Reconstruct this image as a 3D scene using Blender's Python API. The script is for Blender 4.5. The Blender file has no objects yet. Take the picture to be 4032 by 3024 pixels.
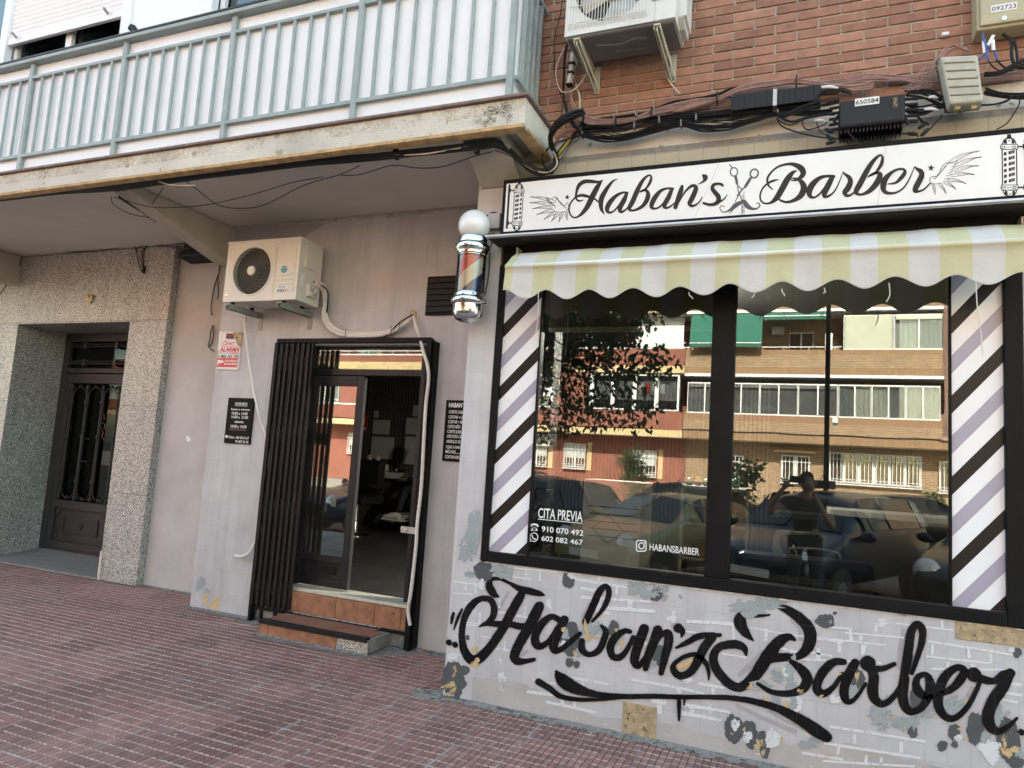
import bpy, bmesh, math, random
from mathutils import Vector, Matrix
random.seed(7)
S = bpy.context.scene
C = S.collection
R = math.radians
# ------------------------------------------------------------------ camera
YAW, PIT, ROL, FPX = R(22.65639), R(6.16180), R(3.65409), 2764.486   # fitted to the facade's lines
CAM = Vector((0, 0, 1.55))
fwd = Vector((-math.sin(YAW)*math.cos(PIT), math.cos(YAW)*math.cos(PIT), math.sin(PIT)))
rgt = Vector((math.cos(YAW), math.sin(YAW), 0)); upv = rgt.cross(fwd)
r2 = rgt*math.cos(ROL) + upv*math.sin(ROL); u2 = upv*math.cos(ROL) - rgt*math.sin(ROL)
cd = bpy.data.cameras.new('camera'); cam = bpy.data.objects.new('camera', cd); C.objects.link(cam)
cd.sensor_fit = 'HORIZONTAL'; cd.sensor_width = 36; cd.lens = FPX/4032*36
cd.clip_start = 0.01; cd.clip_end = 500
mw = Matrix.Identity(4)
for i in range(3):
    mw[i][0] = r2[i]; mw[i][1] = u2[i]; mw[i][2] = -fwd[i]; mw[i][3] = CAM[i]
cam.matrix_world = mw; S.camera = cam
# ------------------------------------------------------------------ light
SUN_EL, SUN_AZ = R(38), R(3)          # the sun stands behind the shop's own building
W = bpy.data.worlds.new('World'); S.world = W; W.use_nodes = True
nt = W.node_tree
sky = nt.nodes.new('ShaderNodeTexSky'); sky.sky_type = 'NISHITA'; sky.sun_disc = False
sky.sun_elevation = SUN_EL; sky.sun_rotation = SUN_AZ; sky.air_density = 1.0; sky.dust_density = 2.0
tint = nt.nodes.new('ShaderNodeMix'); tint.data_type = 'RGBA'; tint.blend_type = 'MULTIPLY'; tint.inputs[0].default_value = 1; tint.inputs[7].default_value = (1.03, 1.02, .81, 1)   # camera balanced for shade
nt.links.new(sky.outputs[0], tint.inputs[6]); nt.links.new(tint.outputs[2], nt.nodes['Background'].inputs[0]); nt.nodes['Background'].inputs[1].default_value = 0.15
sl = bpy.data.lights.new('sun', 'SUN'); sl.energy = 3.3; sl.angle = R(0.5); sl.color = (1, .93, .82)
so = bpy.data.objects.new('sun', sl); C.objects.link(so)
sd = Vector((math.sin(SUN_AZ)*math.cos(SUN_EL), math.cos(SUN_AZ)*math.cos(SUN_EL), math.sin(SUN_EL)))
so.rotation_euler = (-sd).to_track_quat('-Z', 'Y').to_euler(); so.location = (0, 20, 40)
S.view_settings.view_transform = 'Standard'; S.view_settings.look = 'None'
S.view_settings.exposure = 2.85; S.view_settings.gamma = 1; S.view_settings.use_curve_mapping = False
S.render.engine = 'CYCLES'
S.cycles.max_bounces = 10; S.cycles.transparent_max_bounces = 12; S.cycles.glossy_bounces = 4; S.cycles.diffuse_bounces = 5
S.cycles.caustics_reflective = False; S.cycles.caustics_refractive = False
S.cycles.use_denoising = True
# ------------------------------------------------------------------ helpers
def ray(x, y):
    return r2*((x-2016)/FPX) - u2*((y-1512)/FPX) + fwd
def U(x, y, Y):                       # photo pixel -> point on the plane at depth Y
    d = ray(x, y); return CAM + d*(Y/d.y)
def G(x, y, Z=0.0):                   # photo pixel -> point on a level plane
    d = ray(x, y); return CAM + d*((Z-1.55)/d.z)
def zm(x0, y0, s): return lambda x, y: (x0+x*s, y0+y*s)
ORG = {}
class MB:
    def __init__(s): s.v = []; s.f = []; s.m = []
    def add(s, vs, fs, mi=0):
        b = len(s.v); s.v += [tuple(v) for v in vs]
        for f in fs: s.f.append(tuple(i+b for i in f)); s.m.append(mi)
        return s
    def box(s, x0, x1, y0, y1, z0, z1, mi=0):
        if x0 > x1: x0, x1 = x1, x0
        if y0 > y1: y0, y1 = y1, y0
        if z0 > z1: z0, z1 = z1, z0
        return s.add([(x0,y0,z0),(x1,y0,z0),(x1,y1,z0),(x0,y1,z0),(x0,y0,z1),(x1,y0,z1),(x1,y1,z1),(x0,y1,z1)],
              [(0,3,2,1),(4,5,6,7),(0,1,5,4),(1,2,6,5),(2,3,7,6),(3,0,4,7)], mi)
    def bar(s, a, b, w, d, mi=0, up=(0,0,1)):      # rectangular bar from a to b
        a, b = Vector(a), Vector(b); t = (b-a).normalized(); u = Vector(up)
        if abs(t.dot(u)) > .95: u = Vector((1,0,0))
        n = t.cross(u).normalized(); m = n.cross(t)
        vs = []
        for p in (a, b):
            for i, j in ((-1,-1),(1,-1),(1,1),(-1,1)): vs.append(p + n*(i*w/2) + m*(j*d/2))
        return s.add(vs, [(3,2,1,0),(4,5,6,7),(0,1,5,4),(1,2,6,5),(2,3,7,6),(3,0,4,7)], mi)
    def tube(s, pts, r, n=6, mi=0, smooth=True):
        pts = [Vector(p) for p in pts]
        rs = r if isinstance(r, (list, tuple)) else [r]*len(pts)
        if smooth and len(pts) > 2: pts, rs = cat(pts, rs)
        vs = []; u = None
        for i, p in enumerate(pts):
            t = (pts[min(i+1, len(pts)-1)] - pts[max(i-1, 0)])
            t = t.normalized() if t.length > 1e-9 else Vector((0,0,1))
            if u is None:
                u = t.cross(Vector((0,0,1)));
                if u.length < .05: u = t.cross(Vector((1,0,0)))
            u = (u - t*u.dot(t))
            if u.length < 1e-6: u = t.orthogonal()
            u.normalize(); w = t.cross(u)
            for k in range(n):
                a = 2*math.pi*k/n; vs.append(p + (u*math.cos(a) + w*math.sin(a))*rs[i])
        fs = []
        for i in range(len(pts)-1):
            for k in range(n):
                k2 = (k+1) % n; fs.append((i*n+k, i*n+k2, (i+1)*n+k2, (i+1)*n+k))
        L = len(pts)-1
        fs.append(tuple(range(n-1, -1, -1))); fs.append(tuple(L*n+k for k in range(n)))
        return s.add(vs, fs, mi)
    def lathe(s, c, prof, n=32, mi=0, axis='z', cap=True):   # prof: (radius, height)
        c = Vector(c); vs = []; fs = []
        for r, h in prof:
            for k in range(n):
                a = 2*math.pi*k/n; x, y = r*math.cos(a), r*math.sin(a)
                vs.append(c + (Vector((x, y, h)) if axis == 'z' else Vector((x, -h, y)) if axis == 'y' else Vector((h, x, y))))
        for i in range(len(prof)-1):
            for k in range(n):
                k2 = (k+1) % n; fs.append((i*n+k, i*n+k2, (i+1)*n+k2, (i+1)*n+k))
        if cap:
            fs.append(tuple(range(n-1, -1, -1))); fs.append(tuple((len(prof)-1)*n+k for k in range(n)))
        return s.add(vs, fs, mi)
    def prism(s, poly, y0, y1, mi=0):               # outline of (x, z) given depth
        n = len(poly)
        ar = sum(poly[i][0]*poly[(i+1) % n][1]-poly[(i+1) % n][0]*poly[i][1] for i in range(n))
        if ar < 0: poly = poly[::-1]
        vs = [(x, y0, z) for x, z in poly] + [(x, y1, z) for x, z in poly]
        fs = [tuple(range(n)), tuple(range(2*n-1, n-1, -1))]
        for i in range(n): j = (i+1) % n; fs.append((j, i, n+i, n+j))
        return s.add(vs, fs, mi)
    def prismx(s, poly, x0, x1, mi=0):              # outline of (y, z) given a width
        n = len(poly); vs = [(x0, y, z) for y, z in poly] + [(x1, y, z) for y, z in poly]
        fs = [tuple(range(n-1, -1, -1)), tuple(range(n, 2*n))]
        for i in range(n): j = (i+1) % n; fs.append((i, j, n+j, n+i))
        return s.add(vs, fs, mi)
    def build(s, name, mat, parent=None, smooth=False, bevel=0, label=None, cat_=None, group=None, kind=None, base=None):
        if base is None:
            if parent is None:
                xs = [v[0] for v in s.v]; ys = [v[1] for v in s.v]; zs = [v[2] for v in s.v]
                base = Vector(((min(xs)+max(xs))/2, (min(ys)+max(ys))/2, min(zs)))
            else: base = ORG[parent]
        base = Vector(base)
        me = bpy.data.meshes.new(name)
        me.from_pydata([(v[0]-base.x, v[1]-base.y, v[2]-base.z) for v in s.v], [], s.f)
        for m_ in (mat if isinstance(mat, (list, tuple)) else [mat]): me.materials.append(m_)
        me.polygons.foreach_set('material_index', s.m)
        me.update(); me.validate()
        bm = bmesh.new(); bm.from_mesh(me); bmesh.ops.recalc_face_normals(bm, faces=bm.faces) if s.closed else None; bm.to_mesh(me); bm.free()
        if smooth:
            for p in me.polygons: p.use_smooth = True
        o = bpy.data.objects.new(name, me); C.objects.link(o); o.location = base
        if parent is not None:
            o.parent = parent; o.location = base - ORG[parent]
        ORG[o] = base
        if smooth and smooth != 'all':
            try: me.set_sharp_from_angle(angle=R(40))
            except Exception: pass
        if bevel:
            b = o.modifiers.new('bevel', 'BEVEL'); b.width = bevel; b.segments = 2; b.limit_method = 'ANGLE'; b.angle_limit = R(40)
        if label: o['label'] = label
        if cat_: o['category'] = cat_
        if group: o['group'] = group
        if kind: o['kind'] = kind
        return o
    closed = True
    def split(s):                                   # one MB per connected piece
        pr = list(range(len(s.v)))
        def find(a):
            while pr[a] != a: pr[a] = pr[pr[a]]; a = pr[a]
            return a
        for f in s.f:
            for q in f[1:]: pr[find(q)] = find(f[0])
        out = {}
        for f, m_ in zip(s.f, s.m):
            r_ = find(f[0]); o = out.get(r_)
            if o is None: o = out[r_] = (MB(), {}); o[0].closed = s.closed
            b, ix = o
            for q in f:
                if q not in ix: ix[q] = len(b.v); b.v.append(s.v[q])
            b.f.append(tuple(ix[q] for q in f)); b.m.append(m_)
        return [o[0] for o in out.values()]
    def pieces(s, name, mat, parent, **k):
        for b in s.split(): b.build(name, mat, parent, **k)
    def strands(s, name, part, mat, label, cat_):   # a thing whose parts are the single strands
        xs = [v[0] for v in s.v]; ys = [v[1] for v in s.v]; zs = [v[2] for v in s.v]
        t = thing(name, label, cat_, ((min(xs)+max(xs))/2, (min(ys)+max(ys))/2, min(zs)))
        s.pieces(part, mat, t, smooth=True); return t
def cat(pts, rs, k=6):
    P = [pts[0]] + list(pts) + [pts[-1]]; Q = [rs[0]] + list(rs) + [rs[-1]]; out = []; ro = []
    for i in range(1, len(P)-2):
        for j in range(k):
            t = j/k
            f = lambda a, b, c, d: .5*((2*b) + (c-a)*t + (2*a-5*b+4*c-d)*t*t + (3*b-a-3*c+d)*t*t*t)
            out.append(f(P[i-1], P[i], P[i+1], P[i+2])); ro.append(max(1e-5, f(Q[i-1], Q[i], Q[i+1], Q[i+2])))
    out.append(P[-2]); ro.append(Q[-2])
    return out, ro
def thing(name, label, cat_, loc, group=None):
    o = bpy.data.objects.new(name, None); C.objects.link(o); o.location = loc; o.empty_display_size = .1
    o['label'] = label; o['category'] = cat_
    if group: o['group'] = group
    ORG[o] = Vector(loc); return o
def dup(root, loc=None, rz=None, label=None):
    c = root.copy(); C.objects.link(c)
    if loc is not None: c.location = loc
    if rz is not None: c.rotation_euler = (0, 0, rz)
    if label: c['label'] = label
    for ch in list(root.children):
        d = ch.copy(); C.objects.link(d); d.parent = c
        for g in list(ch.children):
            e = g.copy(); C.objects.link(e); e.parent = d
    return c
def ribbons(strokes, tf, Y, dy=.0002, mb=None, mi=0, k=6, caps=True, jit=0):     # brush strokes (x, y, width) as paint on the plane Y
    mb = mb or MB(); mb.closed = False
    for si, st in enumerate(strokes):
        P = [Vector((a[0], a[1], 0)) for a in st]; W_ = [a[2]/2 for a in st]
        if len(P) > 2: P, W_ = cat(P, W_, k)
        y = Y - dy*(si+1); L = []; Rr = []
        for i, p in enumerate(P):
            t = P[min(i+1, len(P)-1)] - P[max(i-1, 0)]
            t = t.normalized() if t.length else Vector((1,0,0)); n = Vector((-t.y, t.x, 0))
            w = W_[i]*(1+random.uniform(-jit, jit))
            L.append(p+n*w); Rr.append(p-n*w)
        pt = lambda q: U(*tf(q.x, q.y), y)
        vs = [pt(q) for q in L] + [pt(q) for q in Rr]; n = len(L)
        fs = [(i, n+i, n+i+1, i+1) for i in range(n-1)]
        mb.add(vs, fs, mi)
        if caps:
            for i, sg in ((0, -1), (n-1, 1)):
                if W_[i] < 1.5: continue
                c = P[i]; a0 = L[i]-c; yy = y-.00007
                vs = [U(*tf(c.x, c.y), yy)]
                for j in range(9):
                    a = -sg*math.pi*j/8
                    q = Vector((c.x + a0.x*math.cos(a) - a0.y*math.sin(a), c.y + a0.x*math.sin(a) + a0.y*math.cos(a)))
                    vs.append(U(*tf(q.x, q.y), yy))
                mb.add(vs, [(0, j, j+1) for j in range(1, 9)], mi)
    return mb
def blob(cx, cy, rx, ry, tf, Y, mb, mi=0, n=18, rough=.25, seed=0):
    n = max(n, 34)        # patch of paint with an uneven edge
    rd = random.Random(seed or int(cx*7+cy)); ph = [rd.uniform(0, 6.28) for _ in range(5)]
    vs = [U(*tf(cx, cy), Y)]
    for k in range(n):
        a = 2*math.pi*k/n
        f = 1 + rough*(.5*math.sin(2*a+ph[0]) + .35*math.sin(3*a+ph[1]) + .3*math.sin(5*a+ph[2])) + rough*rd.uniform(-.55, .55) + .18*rough*math.sin(9*a+ph[3]) + .2*rough*math.sin(13*a+ph[4])
        vs.append(U(*tf(cx+rx*f*math.cos(a), cy+ry*f*math.sin(a)), Y))
    mb.closed = False
    mb.add(vs, [(0, k+1, (k+1) % n+1) for k in range(n)], mi); return mb
def text(mb, s, x, z, h, Y, w=None, mi=0, align='c', bold=0.0, shear=0.0, depth=0.0):
    cu = bpy.data.curves.new('t', 'FONT'); cu.body = s; cu.size = 1; cu.offset = bold; cu.shear = shear; cu.resolution_u = 3
    o = bpy.data.objects.new('t', cu); C.objects.link(o)
    me = bpy.data.meshes.new_from_object(o.evaluated_get(bpy.context.evaluated_depsgraph_get()))
    xs = [v.co.x for v in me.vertices]; ys = [v.co.y for v in me.vertices]
    if xs:
        x0, x1 = min(xs), max(xs); sc = h/.70; sx = sc if w is None else w/(x1-x0)
        ox = {'c': x-(x0+x1)/2*sx, 'l': x-x0*sx, 'r': x-x1*sx}[align]
        mb.closed = False
        mb.add([(ox+v.co.x*sx, Y, z+v.co.y*sc) for v in me.vertices], [tuple(p.vertices) for p in me.polygons], mi)
    bpy.data.objects.remove(o); bpy.data.curves.remove(cu); bpy.data.meshes.remove(me)
    return mb
# ------------------------------------------------------------------ materials
def base_mat(name):
    m = bpy.data.materials.new(name); m.use_nodes = True
    return m, m.node_tree, m.node_tree.nodes['Principled BSDF']
def N(nt, t, **kw):
    n = nt.nodes.new(t)
    for k, v in kw.items(): setattr(n, k, v)
    return n
def pos(nt): return N(nt, 'ShaderNodeNewGeometry').outputs['Position']
def noise(nt, sc, det=4, vec=None, rough=.6):
    n = N(nt, 'ShaderNodeTexNoise'); n.inputs['Scale'].default_value = sc; n.inputs['Detail'].default_value = det
    n.inputs['Roughness'].default_value = rough
    nt.links.new(vec if vec is not None else pos(nt), n.inputs['Vector']); return n
def ramp(nt, src, stops, interp='LINEAR'):
    r = N(nt, 'ShaderNodeValToRGB'); r.color_ramp.interpolation = interp; e = r.color_ramp.elements
    while len(e) > 1: e.remove(e[-1])
    e[0].position = stops[0][0]; e[0].color = (*stops[0][1], 1)
    for p, c in stops[1:]: x = e.new(p); x.color = (*c, 1)
    nt.links.new(src, r.inputs[0]); return r.outputs[0]
def mix(nt, fac, a, b, mode='MIX'):
    m = N(nt, 'ShaderNodeMix', data_type='RGBA', blend_type=mode)
    for s_, v in ((m.inputs[0], fac), (m.inputs[6], a), (m.inputs[7], b)):
        if hasattr(v, 'is_output'): nt.links.new(v, s_)
        elif isinstance(v, (int, float)): s_.default_value = v
        else: s_.default_value = (*v, 1)
    return m.outputs[2]
def bumpn(nt, h, st, dist=.01, chain=None):
    b = N(nt, 'ShaderNodeBump'); b.inputs['Strength'].default_value = st; b.inputs['Distance'].default_value = dist
    nt.links.new(h, b.inputs['Height'])
    if chain: nt.links.new(chain, b.inputs['Normal'])
    return b.outputs[0]
def mul(c, k): return tuple(min(1, x*k) for x in c)
def M(name, col, rough=.6, var=.12, sc=6, bump=0, bsc=60, metal=0, spec=.5, speck=None, coat=0, island=0, bdist=.004):
    m, nt, p = base_mat(name)
    n = noise(nt, sc, 5); c = ramp(nt, n.outputs[0], [(.3, mul(col, 1-var)), (.7, mul(col, 1+var))])
    if speck:
        k = noise(nt, speck[1], 2); c = mix(nt, ramp(nt, k.outputs[0], [(speck[2], (0,0,0)), (speck[2]+.06, (1,1,1))]), c, speck[0])
    if island:
        g = N(nt, 'ShaderNodeNewGeometry'); c = mix(nt, 1.0, c, ramp(nt, g.outputs['Random Per Island'], [(0, (1-island,)*3), (1, (1+0*island,)*3)]), 'MULTIPLY')
    nt.links.new(c, p.inputs['Base Color']); p.inputs['Roughness'].default_value = rough; p.inputs['Metallic'].default_value = metal
    p.inputs['Specular IOR Level'].default_value = spec; p.inputs['Coat Weight'].default_value = coat
    r_ = noise(nt, sc*3, 3); mr = N(nt, 'ShaderNodeMapRange'); mr.inputs[3].default_value = max(0, rough-.08); mr.inputs[4].default_value = min(1, rough+.1)
    nt.links.new(r_.outputs[0], mr.inputs[0]); nt.links.new(mr.outputs[0], p.inputs['Roughness'])
    if bump:
        b = noise(nt, bsc, 4); nt.links.new(bumpn(nt, b.outputs[0], bump, bdist), p.inputs['Normal'])
    return m
def xz(nt):
    s = N(nt, 'ShaderNodeSeparateXYZ'); nt.links.new(pos(nt), s.inputs[0])
    c = N(nt, 'ShaderNodeCombineXYZ'); nt.links.new(s.outputs[0], c.inputs[0]); nt.links.new(s.outputs[2], c.inputs[1]); return c.outputs[0]
def streaks(nt, c, k):        # faint rain streaks and grime
    mp = N(nt, 'ShaderNodeVectorMath', operation='MULTIPLY'); mp.inputs[1].default_value = (9, 9, .7); nt.links.new(pos(nt), mp.inputs[0])
    s1 = noise(nt, 1.0, 5, mp.outputs[0]); s2 = noise(nt, 1.4, 6)
    c = mix(nt, 1, c, ramp(nt, s1.outputs[0], [(.32, (1-k, 1-k, 1-k*.9)), (.60, (1.02,)*3)]), 'MULTIPLY')
    return mix(nt, 1, c, ramp(nt, s2.outputs[0], [(.30, (1-k,)*3), (.55, (1,)*3), (.72, (1+k*.5,)*3)]), 'MULTIPLY')
def brick_mat(name, c1, c2, mortar, bw, bh, ms, off=.5, bump=.6, rough=.8, var=.1, grime=None, bias=0, ox=0, oz=0, fine=.3, streak=0):
    m, nt, p = base_mat(name)
    v = xz(nt); a = N(nt, 'ShaderNodeVectorMath', operation='ADD'); a.inputs[1].default_value = (ox, oz, 0); nt.links.new(v, a.inputs[0])
    b = N(nt, 'ShaderNodeTexBrick'); b.offset = off; b.squash = 1; b.offset_frequency = 2
    nt.links.new(a.outputs[0], b.inputs['Vector'])
    for k, val in (('Color1', (*c1, 1)), ('Color2', (*c2, 1)), ('Mortar', (*mortar, 1)), ('Scale', 1), ('Mortar Size', ms), ('Mortar Smooth', .3), ('Bias', bias), ('Brick Width', bw), ('Row Height', bh)):
        b.inputs[k].default_value = val
    n = noise(nt, 5, 6); c = mix(nt, 1, b.outputs[0], ramp(nt, n.outputs[0], [(.25, (1-var,)*3), (.75, (1+var,)*3)]), 'MULTIPLY')
    if streak: c = streaks(nt, c, streak)
    if grime:
        g = noise(nt, grime[1], 5); c = mix(nt, ramp(nt, g.outputs[0], [(grime[2], (0,0,0)), (grime[2]+.15, (grime[3],)*3)]), c, grime[0])
    nt.links.new(c, p.inputs['Base Color']); p.inputs['Roughness'].default_value = rough
    inv = N(nt, 'ShaderNodeMath', operation='SUBTRACT'); inv.inputs[0].default_value = 1; nt.links.new(b.outputs['Fac'], inv.inputs[1])
    f = noise(nt, 90, 4); bn = bumpn(nt, f.outputs[0], fine, .004)
    nt.links.new(bumpn(nt, inv.outputs[0], bump, .006, bn), p.inputs['Normal'])
    return m
def glass(name, tint=(.8,.84,.82), refl=.16, rough=0.0, dirt=0):
    m, nt, p = base_mat(name); nt.nodes.remove(p); out = nt.nodes['Material Output']
    t = N(nt, 'ShaderNodeBsdfTransparent'); t.inputs[0].default_value = (*tint, 1)
    g = N(nt, 'ShaderNodeBsdfGlossy'); g.inputs['Roughness'].default_value = rough; g.inputs[0].default_value = (.97, 1, .98, 1)
    lw = N(nt, 'ShaderNodeFresnel'); lw.inputs['IOR'].default_value = 1.5
    ad = N(nt, 'ShaderNodeMath', operation='ADD', use_clamp=True); ad.inputs[1].default_value = refl; nt.links.new(lw.outputs[0], ad.inputs[0])
    mx = N(nt, 'ShaderNodeMixShader'); nt.links.new(ad.outputs[0], mx.inputs[0]); nt.links.new(t.outputs[0], mx.inputs[1]); nt.links.new(g.outputs[0], mx.inputs[2])
    last = mx.outputs[0]
    if dirt:
        d = N(nt, 'ShaderNodeBsdfDiffuse'); d.inputs[0].default_value = (.5, .5, .46, 1); n = noise(nt, 30, 6)
        m2 = N(nt, 'ShaderNodeMixShader'); nt.links.new(ramp(nt, n.outputs[0], [(.45, (0,0,0)), (.75, (dirt,)*3)]), m2.inputs[0])
        nt.links.new(last, m2.inputs[1]); nt.links.new(d.outputs[0], m2.inputs[2]); last = m2.outputs[0]
    nt.links.new(last, out.inputs[0]); return m
def terrazzo(name, a, b, c, sc=95):
    m, nt, p = base_mat(name)
    v = N(nt, 'ShaderNodeTexVoronoi'); v.inputs['Scale'].default_value = sc; nt.links.new(pos(nt), v.inputs['Vector'])
    s = N(nt, 'ShaderNodeSeparateColor'); nt.links.new(v.outputs['Color'], s.inputs[0])
    nt.links.new(streaks(nt, ramp(nt, s.outputs[0], [(0, a), (.34, b), (.62, c)], 'CONSTANT'), .13), p.inputs['Base Color'])
    p.inputs['Roughness'].default_value = .32
    return m
def emis(name, col, st):
    m, nt, p = base_mat(name); p.inputs['Emission Color'].default_value = (*col, 1); p.inputs['Emission Strength'].default_value = st
    p.inputs['Base Color'].default_value = (*col, 1); return m
LILAC = (.525, .512, .514)
m_tile = brick_mat('lilac_wall_tile', mul(LILAC, .94), mul(LILAC, .97), mul(LILAC, .86), .1, .2, .0022, 0, .35, .55, .09, ((.36,.36,.38), 1.1, .60, .25), oz=.03, streak=.10)
m_pil = brick_mat('pilaster_tile', mul(LILAC, 1.02), LILAC, mul(LILAC, .87), .1, .2, .002, 0, .35, .55, .08, oz=.08, streak=.09)
m_mural = brick_mat('mural_wall_tile', mul(LILAC, 1.0), mul(LILAC, .97), mul(LILAC, .86), .1, .195, .002, 0, .4, .55, .09, ((.33,.32,.33), 1.6, .62, .35), oz=.02, streak=.09)
m_plaster = M('lilac_rough_plaster', (.49,.475,.465), .85, .10, 3, .6, 45, bdist=.006)
m_white_plaster = M('old_white_render', (.62,.56,.47), .9, .12, 2.5, .7, 70, speck=((.30,.25,.18), 9, .62), bdist=.008)
m_slab_edge = M('stained_cream_render', (.66,.61,.52), .9, .16, 1.7, 1.0, 80, speck=((.40,.34,.24), 11, .66), bdist=.01)
m_soffit = M('dull_soffit_paint', (.62,.585,.515), .85, .07, 1.5, .15, 20)
m_rust = M('rusty_drip_edge', (.50,.33,.16), .8, .35, 14, .4, 60)
m_brickface = M('red_brick_face', (.395,.20,.135), .85, .2, 14, .5, 120, island=.36, speck=((.55,.42,.33), 60, .71))
m_mortar = M('brick_mortar', (.42,.37,.29), .95, .2, 20, .6, 140)
m_terr = terrazzo('speckled_terrazzo', (.15,.15,.14), (.36,.35,.32), (.55,.53,.48), 125)
m_terr_f = M('entrance_floor_stone', (.20,.19,.17), .6, .15, 9, .2, 40)
m_black = M('black_frame_paint', (.0075,.0075,.008), .5, .25, 7, .05, 90, spec=.13)
m_doorblk = M('charcoal_door_metal', (.013,.012,.014), .45, .2, 8, spec=.3)
m_gate = M('brown_black_gate_metal', (.011,.008,.008), .55, .3, 10, .15, 60, spec=.3)
m_dark = M('dark_iron', (.030,.0305,.030), .5, .2, 10, .05, 60, spec=.35)
m_darkglass = glass('dark_door_glass', (.30,.30,.30), -.045)
m_glass = glass('shop_glass', (.64,.66,.64), .088)
m_glass_door = glass('door_glass', (.62,.63,.62), .11)
m_transom = glass('dusty_transom_glass', (.7,.73,.7), .05, 0, .12)
m_grail = M('grey_green_railing_paint', (.30,.35,.34), .5, .12, 9, .1, 60)
m_panel = M('white_balcony_panel', (.80,.80,.80), .35, .04, 1.2)
m_white = M('white_painted_frame', (.80,.80,.80), .4, .04, 4)
m_acw = M('cream_appliance_metal', (.70,.67,.59), .35, .06, 3)
m_acw2 = M('white_appliance_metal', (.66,.66,.62), .4, .06, 3)
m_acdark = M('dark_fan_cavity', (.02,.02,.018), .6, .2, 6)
m_bracket = M('galvanised_bracket', (.42,.42,.38), .45, .15, 12, metal=.4)
m_pipe = M('white_pipe_wrap', (.68,.63,.58), .6, .1, 14, .3, 90)
m_hose = M('cream_corrugated_hose', (.72,.68,.62), .5, .08, 10)
m_cable = M('black_cable', (.011,.0105,.011), .55, .3, 20, spec=.3)
m_cable2 = M('brown_pink_cable', (.32,.20,.17), .55, .2, 20)
m_cablew = M('cream_cable', (.60,.52,.42), .55, .15, 20)
m_cabley = M('yellow_cable', (.5,.36,.05), .5, .15, 20)
m_cableb = M('blue_cable', (.04,.10,.35), .5, .15, 20)
m_chrome = M('worn_chrome', (.72,.72,.72), .12, .08, 18, .1, 30, metal=1, speck=((.14,.13,.12), 26, .63))
m_globe = M('white_glass_globe', (.82,.82,.79), .18, .03, 3, coat=.6)
m_red = M('pole_red', (.55,.06,.04), .3, .1, 8); m_navy = M('pole_navy', (.03,.04,.12), .3, .1, 8); m_ivory = M('pole_ivory', (.62,.58,.44), .3, .08, 8)
m_tubeglass = glass('pole_glass', (.95,.96,.95), .01)
m_signw = M('white_sign_face', (.80,.795,.76), .3, .03, 1.5)
m_ink = M('dark_sign_ink', (.030,.026,.020), .5, .2, 5, spec=.2)
m_inkline = M('grey_line_ink', (.10,.10,.105), .5, .1, 5, spec=.2)
m_mural_blk = brick_mat('black_mural_paint', (.008,.0075,.008), (.0055,.005,.0055), (.022,.021,.021), .1, .195, .0025, 0, .6, .62, .5, ((.05,.048,.05), 22, .66, .6), oz=.02, fine=.6); m_mural_blk.node_tree.nodes['Principled BSDF'].inputs['Specular IOR Level'].default_value = .12
m_mwhite = M('white_mural_paint', (.66,.66,.67), .6, .1, 20); m_mgrey = M('grey_mural_paint', (.085,.088,.092), .6, .15, 9)
m_mfade = M('faded_grey_spray', (.36,.345,.35), .6, .08, 12)
m_blue = M('bare_blue_grey_tile', (.31,.345,.35), .5, .1, 10, .2, 40); m_ochre = M('exposed_ochre_plaster', (.58,.42,.22), .9, .2, 40, .5, 120)
m_stone = M('exposed_tan_stone', (.40,.30,.18), .8, .35, 22, .6, 90, speck=((.13,.10,.06), 30, .60))
m_lilac_st = M('lilac_stripe_film', (.37,.345,.425), .3, .05, 3); m_whitefilm = M('white_film', (.84,.84,.85), .3, .03, 3); m_blackfilm = M('black_film', (.016,.013,.011), .35, .1, 3, spec=.25)
m_letter = M('white_vinyl_lettering', (.80,.80,.78), .5, .03, 5)
m_terra = M('terracotta_tile', (.30,.135,.072), .55, .3, 11, .3, 60, speck=((.10,.06,.04), 13, .66))
m_tread = M('brown_tread_tile', (.26,.12,.08), .5, .2, 8, .2, 50)
m_rubber = M('black_rubber_nosing', (.009,.009,.010), .5, .2, 9, spec=.3)
m_conc = M('rough_concrete', (.24,.23,.20), .95, .3, 12, .9, 60, bdist=.01)
m_sill = M('cream_metal_strip', (.55,.51,.40), .45, .12, 9)
m_brass = M('old_brass', (.38,.25,.08), .4, .2, 14, metal=.8)
m_box = M('beige_cabinet_metal', (.42,.38,.24), .5, .1, 6); m_boxg = M('weathered_grey_plastic', (.44,.43,.35), .7, .16, 10, .2, 60, speck=((.2,.19,.15), 30, .68))
m_boxblk = M('black_plastic_case', (.012,.012,.014), .5, .2, 7, spec=.3)
m_signblk = M('black_acrylic', (.006,.008,.006), .3, .2, 6, spec=.06)
m_signred = M('red_print', (.60,.045,.06), .4, .1, 9); m_paper = M('white_print', (.78,.76,.73), .5, .05, 9)
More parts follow.
